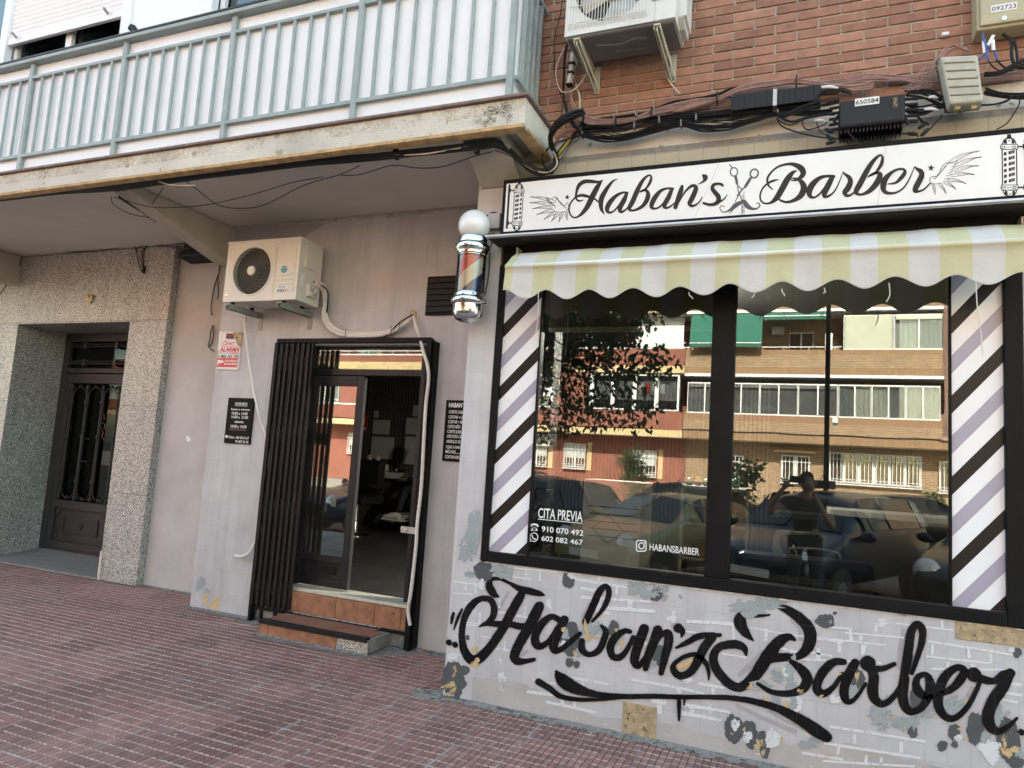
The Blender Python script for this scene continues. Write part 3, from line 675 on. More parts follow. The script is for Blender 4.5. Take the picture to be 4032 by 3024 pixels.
star(mb, ZA, 286, 488, 30, YS-.001); star(mb, ZB, 1628, 357, 32, YS-.001)
mb.pieces('printed_star', m_ink, sg)
# wings, scissors and moustache as line drawings
def feather(x0, y0, x1, y1, w, lw, bend=.12):
    d = Vector((x1-x0, y1-y0)); n = Vector((-d.y, d.x)).normalized(); L = d.length
    f = lambda t, s: (x0+d.x*t+n.x*(s*w+bend*L*math.sin(t*3.14)), y0+d.y*t+n.y*(s*w+bend*L*math.sin(t*3.14)))
    up = [(*f(t, .5*math.sin(min(1, t*1.15+.12)*3.14)+.05), lw) for t in (0, .2, .45, .7, .88)]+[(x1, y1, lw*.8)]
    dn = [(*f(t, -.5*math.sin(min(1, t*1.1+.12)*3.14)-.05), lw) for t in (0, .2, .45, .7, .88)]+[(x1, y1, lw*.8)]
    return [up, dn, [(*f(t, 0), lw*.6) for t in (.25, .5, .75)], [(*f(t, .1), lw*1.7) for t in (.86, .93)]+[(x1, y1, lw*.8)]]
ZC = zm(1900, 700, .45208)
st = []
for tip, root, w in (((410,168),(640,215),26),((405,220),(600,238),24),((432,272),(610,262),20),((470,325),(630,285),22),((535,365),(655,295),22),((600,383),(675,300),22),((664,388),(705,300),20),((738,370),(735,295),16)):
    st += feather(root[0], root[1], tip[0], tip[1], w, 2.6, .06)
for k in range(6):
    st.append([(548+k*12, 180+k*12, 2.6), (575+k*12, 196+k*10, 3), (560+k*14, 205+k*11, 2.6)]); st.append([(626+k*17, 165+k*17, 2.8), (648+k*16, 180+k*16, 3.2), (640+k*17, 198+k*14, 2.8)])
st.append([(550,178,2.6),(600,185,2.2),(626,165,2.6),(650,175,2.6),(668,205,3),(690,235,3),(722,238,3),(735,215,3),(747,232,3),(748,262,3.4),(730,290,2.6),(680,300,2.4)])
mb = ribbons(fat(st, 1.25, .8), ZC, YS-.0008, .00002, caps=False, k=3); mb.build('wing_drawing', m_inkline, sg); mb = MB(); mb.closed = False
st = []
for tip, root, w in (((2053,206),(1780,315),30),((2074,258),(1830,345),28),((2047,336),(1830,385),26),((2010,412),(1800,425),26),((1936,492),(1770,460),24),((1848,542),(1735,475),24),((1762,580),(1695,490),22),((1664,588),(1640,490),18)):
    st += feather(root[0], root[1], tip[0], tip[1], w, 2.8, -.05)
for k in range(6):
    st.append([(1862-k*14, 290+k*30, 3), (1838-k*14, 320+k*26, 3.4), (1822-k*16, 318+k*27, 3)]); st.append([(1776-k*20, 312+k*25, 3), (1756-k*18, 345+k*21, 3.8), (1738-k*18, 348+k*20, 3)])
st.append([(1866,288,2.6),(1800,310,2.6),(1760,312,2.8),(1720,350,3),(1700,400,3.4),(1670,432,3.4),(1640,430,3.4),(1620,445,3.4),(1622,480,3.4),(1650,495,2.8),(1720,490,2.6)])
ribbons(fat(st, 1.25, .8), ZB, YS-.0008, .00002, mb=mb, caps=False, k=3)
ci = lambda cx, cy, rx, ry, lw, rot=0: [(cx+rx*math.cos(a)*math.cos(rot)-ry*math.sin(a)*math.sin(rot), cy+rx*math.cos(a)*math.sin(rot)+ry*math.sin(a)*math.cos(rot), lw) for a in [k*math.pi/6 for k in range(13)]]
ZS = zm(2800, 600, .36166)
st = [ci(250, 210, 38, 44, 9), [(222,180,7),(205,150,7),(190,135,7)], [(262,255,16),(280,320,14),(288,345,10)], [(285,345,5),(300,450,7),(350,560,9),(352,600,6)],
      ci(505, 250, 40, 46, 9, .5), [(470,290,12),(430,350,14),(405,385,14)], [(400,385,7),(350,450,7),(300,560,5),(262,545,4)], [(340,385,8),(352,400,10)]]
mb2 = ribbons([[(x-1850+0, y, w) for x, y, w in s_] for s_ in []], ZS, YS-.001)
# scissors traced straight from the sign (zoomed frame 2130,600)
sc_ = [ci(2101, 212, 40, 46, 8), [(2080,170,7),(2070,150,7),(2052,134,7)], [(2118,262,22),(2128,300,20),(2134,340,18)], [(2136,345,6),(2160,380,7),(2186,395,7)], [(2140,345,5),(2150,430,5),(2185,520,6),(2190,670,6)], [(2196,395,6),(2150,470,6),(2112,540,4)]]
ribbons(fat(sc_, 1.3, 2), ZA, YS-.001, .0001, mb=mb2)
sc2 = [ci(88, 405, 34, 38, 9, .4), [(60,440,14),(35,480,18),(10,520,16)], [(5,525,7),(-30,560,7),(-60,600,6)]]
ribbons(fat(sc2, 1.3, 2), ZB, YS-.001, .0001, mb=mb2)
mou = [[(2195,545,8),(2170,548,34),(2120,575,44),(2075,615,30),(2030,640,14),(1985,650,9),(1955,625,8),(1950,595,7),(1975,580,7),(1995,590,7)], [(2120,570,6),(2080,640,6),(2045,662,4)]]
ribbons(fat(mou, 1.1, 2), ZA, YS-.001, .0001, mb=mb2)
mou2 = [[(-22,640,10),(0,650,30),(30,690,36),(70,712,20),(110,710,11),(135,690,9),(132,668,8),(112,662,7)]]
ribbons(fat(mou2, 1.1, 2), ZB, YS-.0012, .0001, mb=mb2)
for k in range(9): ribbons([[(2186, 470+k*22, 5), (2205, 468+k*22, 5)]], ZA, YS-.0013, .00001, mb=mb2)
ribbons([[(2210,430,5),(2212,690,5)]], ZA, YS-.0013, mb=mb2)
mb.v += []; ln = mb.build('wing_drawing', m_inkline, sg); mb2.build('scissors_and_moustache', m_inkline, sg)
# printed barber poles at both ends
def printed_pole(tf, k, mir_):
    b1, w1 = MB(), MB(); b1.closed = w1.closed = False
    def q(pts, mb_, Y):
        mb_.add([U(*tf(*p_), Y) for p_ in pts], [tuple(range(len(pts)))])
    return b1, w1, q
def pp(tf, c_top, c_bot, hw, barx0, barx1, flip):
    d = MB(); w = MB(); d.closed = w.closed = False
    T, B = Vector(c_top), Vector(c_bot); ax = B-T; L = ax.length; a = ax/L; n = Vector((-a.y, a.x))*(-1)
    P = lambda t, s: T+ax*t+n*(s*hw)          # t along the pole, s across
    def poly(pts, m_, Y): m_.add([U(*tf(*P(*p_)), Y) for p_ in pts], [tuple(range(len(pts)))])
    y1, y2 = YS-.0008, YS-.0014
    arc = lambda t0, t1, s_: [(t0+(t1-t0)*(1-math.cos(k*math.pi/10))/1.0 if False else t0+(t1-t0)*math.sin(k*math.pi/10), -s_*math.cos(k*math.pi/10)) for k in range(11)]
    poly([(.005,-.22),(.005,.22),(.07,.30),(.07,-.30)], d, y1); poly([(.995,-.2),(.995,.2),(.93,.28),(.93,-.28)], d, y1)
    poly(arc(.165, .05, .88)+[(.165,.88)], d, y1); poly(arc(.155, .075, .74)+[(.155,.74)], w, y2)
    poly(arc(.85, .955, .88), d, y1); poly(arc(.86, .935, .74), w, y2)
    poly([(.155,-1),(.155,1),(.20,1.12),(.24,1),(.24,-1),(.20,-1.12)], d, y1); poly([(.165,-.92),(.165,.92),(.196,1.0),(.196,-1.0)], w, y2); poly([(.203,-1.0),(.203,1.0),(.228,.9),(.228,-.9)], w, y2)
    poly([(.77,-1),(.77,1),(.81,1.12),(.855,1),(.855,-1),(.81,-1.12)], d, y1); poly([(.78,-.92),(.78,.92),(.806,1.0),(.806,-1.0)], w, y2); poly([(.814,-1.0),(.814,1.0),(.845,.9),(.845,-.9)], w, y2)
    for s_ in (-.86, .86): poly([(.24, s_-.07), (.24, s_+.07), (.77, s_+.07), (.77, s_-.07)], d, y1)
    for k in range(6):
        t = .262+k*.085; h = .048; sk = .030*flip
        for s0, s1 in ((-.62*flip, .10*flip), (.34*flip, .66*flip)):
            poly([(t+sk*(-s0*flip), s0), (t+sk*(-s1*flip), s1), (min(.765, t+h+sk*(-s1*flip)), s1), (min(.765, t+h+sk*(-s0*flip)), s0)], d, y1)
        for ss in (-.4*flip, -.2*flip): poly([(t+.002, ss-.015), (t+.002, ss+.015), (t+h-.004, ss+.015), (t+h-.004, ss-.015)], w, y2)
    # dark reflection shapes inside the domes and dashes on the collars
    for t, c_ in ((.118, 1), (.895, -1)):
        poly([(t-.03, -.62), (t-.03, -.30), (t+.03, -.25), (t+.03, -.66)], d, YS-.002); poly([(t-.03, .30), (t-.03, .62), (t+.03, .66), (t+.03, .28)], d, YS-.002)
        poly([(t-.02*c_, -.14), (t-.028*c_, .06), (t-.012*c_, .10), (t-.004*c_, -.08)], d, YS-.002)
    for t in (.178, .212, .79, .826):
        for s0 in (-.8, -.55, .45, .6, .76): poly([(t, s0-.08), (t, s0+.05), (t+.012, s0+.05), (t+.012, s0-.08)], d, YS-.002)
    for t in (.195, .815): poly([(t-.012, flip*-1.1), (t-.012, flip*-1.75), (t+.012, flip*-1.75), (t+.012, flip*-1.1)], d, y1); poly([(t-.04, flip*-1.62), (t-.04, flip*-1.85), (t+.04, flip*-1.85), (t+.04, flip*-1.62)], d, y1)
    poly([(.085, flip*-1.75), (.085, flip*-2.15), (.925, flip*-2.15), (.925, flip*-1.75)], d, y1)
    d.build('printed_barber_pole', m_ink, sg); w.build('printed_pole_highlight', m_signw, sg)
pp(zm(1950, 680, .16878), (570, 185), (492, 1412), 118, 0, 0, 1)
pp(zm(3850, 500, .18091), (682, 150), (700, 1585), 182, 0, 0, -1)
mb = MB(); mb.closed = False       # seams of the face panels
ribbons([[(1948,105,3),(1655,745,3)]], ZA, YS-.0006, mb=mb, caps=False); ribbons([[(1235,180,3),(1158,708,3)]], ZB, YS-.0006, mb=mb, caps=False)
mb.build('panel_seam', M('seam_grey', (.42,.41,.38), .5), sg)
# ------------------------------------------------------------------ light rail under the sign, awning
zr = 2.955
rail = MB(); rail.box(-1.945, 1.3, 4.04, 4.058, zr+.035, zr+.047); rail.box(-1.945, 1.3, 4.058, 4.06, zr+.03, zr+.047)
rail.build('drip_rail', M('pale_grey_rail', (.55,.58,.62), .45, .12, 9, metal=.3), None, bevel=.002, label='thin pale metal rain rail under the fascia sign', cat_='rail')
MB().box(-1.945, 1.3, 4.061, 4.285, zr+.036, zr+.046).build('rail_underside_shade', M('painted_shade_brown', (.035,.03,.025), .8, .2), swin)  # dark sheet, shade under the rail put into its colour
MB().box(-1.9, 1.2, 4.262, 4.312, 2.865, 2.99).build('roller_cavity', m_black, swin)
aw = thing('awning', 'short retracted awning with pale yellow and white stripes and scalloped valance', 'awning', (-.3, 4.1, 2.6))
# cloth: one sheet from roller to front bar, folded over into the valance
ax0, ax1 = -1.765, 1.02; sw = .1375
nx = 320
ph_ = random.Random(8)
vs, fs, mi = [], [], []
zb = 2.60
def sheet(x):
    u_ = (x-ax0)/(ax1-ax0)
    wr = .004*math.sin(x*9+1)+.003*math.sin(x*23)+.002*math.sin(x*41+2)
    sag = -.014*math.sin(u_*math.pi) - .006*math.sin(u_*7)
    zt = 2.775+sag*.6
    scal = .028*math.cos((x-ax0-.142)/.275*2*math.pi)           # wave of the hem
    hem = zb-.018+sag - scal*-1 if False else zb-.012+sag+(-.028)*math.cos((x-ax0-.15)/.272*2*math.pi)
    return [(x+(.012 if u_ < .02 else 0), 4.235, 2.925), (x, 4.16, 2.905+wr*.5), (x, 4.09, 2.865+wr), (x, 4.03, 2.812+wr), (x, 4.006, 2.790+sag*.6), (x, 3.990, zt), (x, 3.987, zt-.012), (x, 3.996, zt-.018), (x, 3.998+wr*.6, zt-.06), (x, 3.996+wr*1.4, (zt+hem)/2-.02), (x, 3.993+wr*1.8, hem+.008), (x, 3.992+wr*1.8, hem)]
cols = [sheet(ax0+(ax1-ax0)*i/nx) for i in range(nx+1)]
K = len(cols[0]); mb = MB(); mb.closed = False
flat = [p_ for c_ in cols for p_ in c_]
bsv = len(mb.v); mb.v += flat
for i in range(nx):
    xm_ = (cols[i][5][0]+cols[i+1][5][0])/2; k = int(math.floor((xm_-ax0+.082)/sw)) % 2
    for j in range(K-1): mb.f.append((i*K+j, (i+1)*K+j, (i+1)*K+j+1, i*K+j+1)); mb.m.append(k)
def cloth(name, col):
    m, nt, p = base_mat(name); n1 = noise(nt, 3, 5); nt.links.new(ramp(nt, n1.outputs[0], [(.3, mul(col, .93)), (.7, mul(col, 1.05))]), p.inputs['Base Color'])
    p.inputs['Roughness'].default_value = .85; n2 = noise(nt, 9, 4); n3 = noise(nt, 350, 2)
    nt.links.new(bumpn(nt, n2.outputs[0], .5, .012, bumpn(nt, n3.outputs[0], .15, .002)), p.inputs['Normal'])
    tl = N(nt, 'ShaderNodeBsdfTranslucent'); tl.inputs[0].default_value = (*mul(col, .7), 1); mx = N(nt, 'ShaderNodeMixShader'); mx.inputs[0].default_value = .3
    nt.links.new(p.outputs[0], mx.inputs[1]); nt.links.new(tl.outputs[0], mx.inputs[2]); nt.links.new(mx.outputs[0], nt.nodes['Material Output'].inputs[0]); return m
m_awy, m_aww = cloth('pale_yellow_canvas', (.74,.70,.43)), cloth('white_canvas', (.79,.76,.70))
aw_o = mb.build('canvas', [m_awy, m_aww], aw, smooth='all'); s_ = aw_o.modifiers.new('cloth', 'SOLIDIFY'); s_.thickness = .0018
mb = MB(); mb.tube([Vector(c_[-1])+Vector((0, -.001, 0)) for c_ in cols[::2]], .0028, 5, smooth=False)
mb.build('hem_piping', m_aww, aw)
mb = MB(); mb.tube([(ax0, 4.006, 2.772), (ax1, 4.006, 2.772)], .014, 8); mb.build('front_bar', m_white, aw)
mb = MB(); mb.tube([(ax0+.02, 4.235, 2.895), (ax1-.02, 4.235, 2.895)], .03, 12); mb.build('roller', m_white, aw, smooth=True)
mb = MB()
for x in (ax0-.006, ax1+.002): mb.box(x-.005, x+.005, 4.18, 4.262, 2.84, 2.955); mb.bar((x, 4.21, 2.86), (x, 4.01, 2.775), .012, .02)
mb.build('bracket', m_bracket, aw, bevel=.002)
mb = MB()
for x, y, l in ((2120,1148,.30),(2712,1157,.03),(2968,1138,.05),(3078,1145,.03),(3500,1122,.09),(3245,1140,.02),(3843,1118,.36)):
    p_ = U(x, y, 3.99); r_ = ph_.uniform(-.02, .02); mb.tube([p_+Vector((0,0,.01)), p_+Vector((.004,0,-l*.3)), p_+Vector((.010+r_*.4,0,-l*.65)), p_+Vector((.005+r_,0,-l))], .0028, 5)
mb.build('loose_thread', m_aww, aw)
# ------------------------------------------------------------------ barber pole
pc = Vector((U(1868, 890, 4.13).x, 4.13, 0))
zB, zg = U(1852, 1262, 4.11).z, U(1868, 890, 4.13).z
pole = thing('barber_pole', 'chrome barber pole with white globe and red white navy spiral on the pilaster', 'barber pole', (pc.x, 4.13, zB))
rg = .109
z1 = U(1862, 945, 4.13).z; z2 = U(1862, 1012, 4.13).z; z3 = U(1855, 1155, 4.13).z; z4 = U(1855, 1200, 4.13).z
MB().lathe((pc.x, 4.13, zg), [(rg*math.sin(a), -rg*math.cos(a)) for a in [.02+(math.pi-.04)*k/24 for k in range(25)]], 36).build('globe', m_globe, pole, smooth=True)
mb = MB(); mb.lathe((pc.x, 4.13, 0), [(.06, z1+.012), (.098, z1+.012), (.102, z1+.004), (.102, z1-.028), (.112, z1-.034), (.121, z1-.05), (.121, z1-.072), (.112, z1-.084), (.108, z1-.094), (.108, z1-.108), (.101, z1-.116), (.101, z2), (.06, z2)], 40)
mb.build('top_collar', m_chrome, pole, smooth=True)
mb = MB(); mb.lathe((pc.x, 4.13, 0), [(.06, z3), (.097, z3), (.104, z3-.012), (.104, z3-.028), (.114, z3-.036), (.122, z3-.05), (.122, z3-.066), (.112, z3-.078), (.104, z3-.084), (.104, z3-.13), (.099, z3-.155), (.084, z3-.18), (.05, z3-.197), (.01, z3-.203)], 40)
mb.build('bottom_cap', m_chrome, pole, smooth=True)
MB().lathe((pc.x, 4.13, 0), [(.099, z3), (.099, z2)], 40).build('glass_tube', m_tubeglass, pole, smooth=True)
mb = MB(); mb.closed = False; n = 72; hN = 60
for i in range(hN+1):
    for k in range(n):
        a = 2*math.pi*k/n; mb.v.append((pc.x+.080*math.cos(a), 4.13+.080*math.sin(a), z3+(z2-z3)*i/hN))
for i in range(hN):
    for k in range(n):
        ph = (2*math.pi*(k+.5)/n*.080*.85 - (z2-z3)*(i+.5)/hN + .062) / .118
        b = math.floor(ph*1.0) % 4; mb.f.append((i*n+k, i*n+(k+1) % n, (i+1)*n+(k+1) % n, (i+1)*n+k)); mb.m.append({0:0, 1:1, 2:0, 3:2}[b])
mb.build('spiral_cylinder', [m_ivory, m_red, m_navy], pole, smooth='all')
mb = MB(); mb.box(pc.x-.02, pc.x+.02, 4.2, YW, z1-.09, z1-.05); mb.box(pc.x-.02, pc.x+.02, 4.2, YW, z3-.06, z3-.02); mb.box(pc.x+.07, pc.x+.085, 4.13, 4.145, z3, z2); mb.build('wall_bracket', m_chrome, pole)
mb = MB(); mb.box(-2.02, -1.93, 4.22, YW, U(1940, 905, 4.25).z, U(1940, 845, 4.25).z); mb.build('junction_box', m_pil, None, bevel=.004, label='small painted junction box on the pilaster behind the globe', cat_='junction box')
mb = MB(); pk = lambda x, y, Y=4.25: U(x, y, Y)
mb.tube([pk(1915, 852, 4.24), pk(1932, 840), pk(1950, 837), pk(1966, 843)], .006, 6); mb.tube([pk(1945, 918), pk(1938, 950), pk(1930, 985), pk(1926, 1060), pk(1918, 1120), pk(1908, 1165, 4.2)], .004, 5)
mb.build('pole_cable', m_cable, None, label='thin black lead running down the pilaster beside the barber pole', cat_='cable')
# ------------------------------------------------------------------ shop door, gate, step
dr = thing('shop_door', 'charcoal metal shop door with ribbed kick panel, one leaf open', 'door', (-3.7, 5.2, .32))
YDR = 5.22
D = lambda x, y, Y=YDR: U(x, y, Y)
mb = MB(); xL, xR = -4.46, D(1660, 1500).x
zt0, zt1 = D(1400, 1408).z, D(1400, 1440-16).z
ztr1 = D(1450, 1365).z; ztr0 = D(1450, 1454).z; zfb = D(1450, 1478).z
mb.box(xL, xL+.30, YDR, YDR+.07, .33, 2.47); mb.box(xR, -2.87, YDR-.02, YDR+.07, .33, 2.47)
mb.box(xL+.30, xR, YDR, YDR+.07, ztr1, 2.47); mb.box(xL+.30, xR, YDR, YDR+.07, zfb, ztr0)
mb.build('door_frame', m_doorblk, dr, bevel=.004)
xTL = D(1235, 1400).x
MB().box(xL+.30, xR, YDR+.03, YDR+.036, ztr0, ztr1).build('transom_pane', m_transom, dr)
xa, xb = D(1200, 1800).x, D(1406, 1800).x
xa = -4.20
ls = xb
zk1 = D(1270, 2185).z; zb0 = .345
lf = MB(); lf.box(xa, xa+.10, YDR+.005, YDR+.05, zb0, zfb-.006); lf.box(ls-.07, ls, YDR+.005, YDR+.05, zb0, zfb-.006)
lf.box(xa+.10, ls-.07, YDR+.005, YDR+.05, zfb-.10, zfb-.006); lf.box(xa+.10, ls-.07, YDR+.005, YDR+.05, zk1-.06, zk1); lf.box(xa+.10, ls-.07, YDR+.005, YDR+.05, zb0, zb0+.07)
lf = lf.build('door_leaf', m_doorblk, dr, bevel=.004)
MB().box(xa+.10, ls-.07, YDR+.02, YDR+.026, zk1, zfb-.10).build('pane', m_glass_door, lf)
mb = MB(); mb.box(xa+.10, ls-.07, YDR+.022, YDR+.04, zb0+.07, zk1-.06); n = 26
for i in range(n): x = xa+.19+(ls-.13-xa-.19)*i/n; mb.box(x, x+.007, YDR+.012, YDR+.022, zb0+.11, zk1-.09)
mb.build('ribbed_panel', m_doorblk, lf, bevel=.002)
MB().box(ls-.012, ls+.0015, YDR+.02, YDR+.045, 1.22, 1.29).build('latch_plate', m_chrome, lf)
mb = MB(); mb.box(ls+.002, ls+.006, YDR+.01, YDR+.05, zb0, zfb-.02); mb.build('worn_edge', M('dull_edge_metal', (.06,.058,.055), .5), lf)
MB().box(-4.46, -2.90, 5.12, 5.34, .30, .328).build('door_sill', m_sill, None, bevel=.003, label='cream metal sill strip across the barber shop doorway', cat_='door sill')
# terracotta riser and track
stp = thing('door_step', 'worn terracotta tiled entrance step with black nosing and one bare stone corner', 'step', (-3.6, 4.9, 0))
def tiles(mb, x0, x1, n, y0, y1, z0, z1, off=0, gap=.004):
    w = (x1-x0)/n
    for i in range(n): mb.box(x0+i*w+gap/2, x0+(i+1)*w-gap/2, y0, y1, z0, z1)
mb = MB()
for a, b in ((-4.10, -3.995), (-3.991, -3.60), (-3.596, -3.215), (-3.211, -2.965), (-2.961, -2.88)): mb.box(a, b, 5.085, 5.12, .135, .298)
ux = mb.build('riser_tile', m_terra, stp, bevel=.003)
xs0, xs1, ys = -4.085, -3.036, 4.745
mb = MB(); mb.box(xs0+.002, xs1-.005, ys+.012, 5.15, 0, .105); mb.box(-4.4, -2.88, 5.09, 5.16, 0, .135); mb.build('step_core', m_conc, stp, bevel=.006)
mb = MB()
for a, b in ((xs0, -3.995), (-3.991, -3.675), (-3.671, -3.325)): mb.box(a, b, ys, ys+.012, 0, .103)
mb.build('front_tile', m_terra, stp, bevel=.003)
MB().box(-3.32, xs1, ys+.001, ys+.012, 0, .103).build('bare_stone', terrazzo('coarse_stone', (.16,.15,.13), (.42,.39,.33), (.60,.55,.46), 130), stp, bevel=.004)
mb = MB()
for a, b in ((xs0+.004, -3.75), (-3.747, -3.41), (-3.407, xs1-.10)): mb.box(a, b, ys+.035, 5.085, .105, .118)
mb.prism([(0,0)]*0 or [(xs1-.099, .105), (xs1-.03, .105), (xs1-.045, .116), (xs1-.099, .117)], ys+.05, 5.0)
mb.build('tread_tile', m_tread, stp, bevel=.002)
mb = MB(); mb.box(xs0-.004, xs1-.002, ys-.010, ys+.036, .112, .127); mb.box(xs0-.004, xs1-.002, ys-.010, ys+.0, .092, .112)
for k in range(3): mb.box(xs0-.004, xs1-.002, ys-.014, ys-.010, .095+k*.011, .101+k*.011)
mb.build('rubber_nosing', m_rubber, stp, bevel=.002)
mb = MB(); blob(990, 688, 32, 10, zm(900, 2250, .4666), ys-.001, mb, rough=.3)
mb.closed = False; mb.build('chipped_patch', m_white_plaster, stp)
# folding gate
gt = thing('folding_gate', 'black folding security gate pushed to the left of the shop door', 'gate', (-3.7, 5.05, 0))
YGt = 5.05
g_ = lambda x, y: U(x, y, YGt)
gz1 = g_(1087, 1340).z; gx0 = g_(1087, 1340).x; gx1 = g_(1690, 1345).x; ggx = g_(1237, 1340).x
mb = MB(); mb.box(gx0-.01, gx1, YGt+.02, YGt+.07, gz1-.02, gz1+.02); mb.box(gx0-.01, gx0+.022, YGt, YGt+.06, 0, gz1-.02)
mb.box(gx1-.01, gx1+.035, YGt-.02, YGt+.05, 0, gz1-.005); mb.box(gx1+.035, gx1+.062, YGt+.01, YD-.001, .02, gz1-.02)
mb.build('gate_frame', m_black, gt, bevel=.003)
mb = MB(); mb.box(gx0+.022, gx1-.01, YGt+.015, YGt+.06, .105, .128); mb.box(gx0+.022, gx1-.01, YGt+.06, YGt+.066, .105, .15); mb.build('bottom_track', m_black, gt, bevel=.002)
mb = MB(); mb.box(g_(1150,2410).x, g_(1490,2485).x, YGt+.02, YGt+.058, .1281, .1305); mb.build('worn_track_edge', M('worn_white_metal', (.55,.53,.5), .5, .25, 30, speck=((.05,.05,.05), 25, .52)), gt)
mb = MB(); mb.box(gx0+.08, gx0+.40, YGt+.02, YGt+.05, .0, .03) if False else None
nb = 14; rd = random.Random(4)
for i in range(nb):
    x = gx0+.03+(ggx-gx0-.04)*i/(nb-1)
    y = YGt-.012+(.016 if i % 2 else 0)
    x += rd.uniform(-.004, .004)
    b_ = MB(); b_.prismx([(y, .14), (y, gz1-.03), (y+.03, gz1-.03), (y+.03, .14)], x-.0085, x+.0085)
    b_.build('gate_bar', m_gate, gt, bevel=.0025)
for z in (.30, 1.0, 1.66, 2.30):
    mb = MB()
    for i in range(nb-1):
        x = gx0+.03+(ggx-gx0-.04)*i/(nb-1); mb.bar((x, YGt+.004, z-.08), (x+.028, YGt+.004, z+.08), .004, .018); mb.lathe((x, YGt-.013, z-.01), [(.001, .003), (.006, .001), (.006, -.004)], 8, axis='y')
    mb.build('lattice_link', m_gate, gt)
MB().box(gx0+.10, gx0+.125, YGt+.02, YGt+.04, 0, .13).build('gate_foot', m_black, gt); MB().box(gx0+.25, gx0+.275, YGt+.02, YGt+.04, 0, .13).build('gate_foot', m_black, gt)
mb = MB(); hp = g_(1595, 2075); mb.box(hp.x-.02, hp.x+.125, YGt-.035, YGt-.024, hp.z-.045, hp.z+.008); mb.lathe((hp.x+.03, YGt-.034, hp.z-.02), [(.002, .01), (.016, .008), (.017, 0)], 12, axis='y')
mb.build('hasp', m_bracket, gt, bevel=.003)
# ------------------------------------------------------------------ air conditioners
def ac(name, label, x0, x1, y0, y1, z0, z1, mat, fx, fz, fr, style):
    a = thing(name, label, 'air conditioner', ((x0+x1)/2, (y0+y1)/2, z0))
    mb = MB(); w = (x1-x0); fp = []
    # casing: front plate with a round opening
    n = 40; c = Vector((fx, fz)); sq = []
    for k in range(n):
        t = 2*math.pi*k/n; dx, dz = math.cos(t), math.sin(t)
        s_ = min(((x0+.008-fx) if dx < 0 else (fx+fr*1.25 if fx+fr*1.25 < x1 else x1)-fx)/dx if abs(dx) > 1e-6 else 9e9, ((z0-fz) if dz < 0 else (z1-fz))/dz if abs(dz) > 1e-6 else 9e9)
        sq.append((fx+dx*s_, fz+dz*s_))
    vs = [(fx+fr*math.cos(2*math.pi*k/n), y0, fz+fr*math.sin(2*math.pi*k/n)) for k in range(n)]+[(q[0], y0, q[1]) for q in sq]+[(fx+fr*math.cos(2*math.pi*k/n), y0+.04, fz+fr*math.sin(2*math.pi*k/n)) for k in range(n)]
    fs = [(k, (k+1) % n, n+(k+1) % n, n+k) for k in range(n)]+[(k, 2*n+k, 2*n+(k+1) % n, (k+1) % n) for k in range(n)]
    mb.closed = False; mb.add(vs, fs)
    xp = fx+fr*1.25
    # corners of the front plate
    for sx, sz in ((x0, z0), (x0, z1), (xp, z0), (xp, z1)):
        pts = [(q[0], y0, q[1]) for q in sq if abs(q[0]-fx) > 0]
    corners = [(x0+.008, z0), (x0+.008, z1), (xp, z0), (xp, z1)]
    for cx, cz in corners:
        near = sorted(range(n), key=lambda k: (sq[k][0]-cx)**2+(sq[k][1]-cz)**2)[:2]
        mb.add([(cx, y0, cz)]+[(sq[k][0], y0, sq[k][1]) for k in near], [(0, 1, 2)])
    mb.box(xp, x1, y0, y0+.02, z0, z1)
    mb.box(x0, x0+.008, y0, y1, z0, z1); mb.box(x1-.008, x1, y0+.02, y1, z0, z1); mb.box(x0+.008, x1-.008, y0+.001, y1, z1-.012, z1); mb.box(x0+.008, x1-.008, y0+.02, y1, z0, z0+.02); mb.box(x0+.008, x1-.008, y1-.008, y1, z0+.02, z1-.012)
    mb.box(x0-.004, x1+.004, y0-.004, y1, z1, z1+.022)
    mb.build('casing', mat, a, bevel=.004)
    MB().box(x0+.01, x1-.01, y0+.09, y0+.10, z0+.02, z1-.014).build('fan_cavity', m_acdark, a)
    fb = MB(); fb.closed = False
    for k in range(3):
        a0 = k*2.094+.5; pts = []
        for j in range(7): t = a0+j*.22; pts += [(fx+.3*fr*math.cos(t), y0+.05+j*.004, fz+.3*fr*math.sin(t)), (fx+.92*fr*math.cos(t-.25), y0+.045+j*.006, fz+.92*fr*math.sin(t-.25))]
        fb.add(pts, [(2*j, 2*j+1, 2*j+3, 2*j+2) for j in range(6)])
    fb.lathe((fx, y0+.05, fz), [(.01, .03), (fr*.28, .02), (fr*.3, -.02)], 24, axis='y')
    fb.build('fan', m_bracket if style == 'bars' else m_acdark, a, smooth=True)
    return a
A1 = ac('air_conditioner', 'cream air conditioner with round spiral fan grille on the lilac wall', -4.862, -4.04, 4.74, 5.05, 2.80, 3.335, m_acw, -4.553, 3.075, .212, 'round')
mb = MB(); fx, fz, fr, y0 = -4.553, 3.075, .212, 4.735
for r in [.05+.0115*i for i in range(14)]:
    mb.tube([(fx+r*math.cos(k*math.pi/20), y0, fz+r*math.sin(k*math.pi/20)) for k in range(41)], .0017, 4, smooth=False)
for k in range(26):
    t = k*2*math.pi/26; mb.tube([(fx+r*math.cos(t+.9*(r-.05)/.16), y0-.003, fz+r*math.sin(t+.9*(r-.05)/.16)) for r in [.045+.02*i for i in range(9)]], .0022, 4, smooth=False)
mb.build('fan_grille', M('grey_grille_wire', (.16,.15,.13), .5), A1)
MB().lathe((fx, y0-.005, fz), [(.002, .01), (.040, .008), (.045, -.004)], 24, axis='y').build('hub_cap', m_acw, A1, smooth=True)
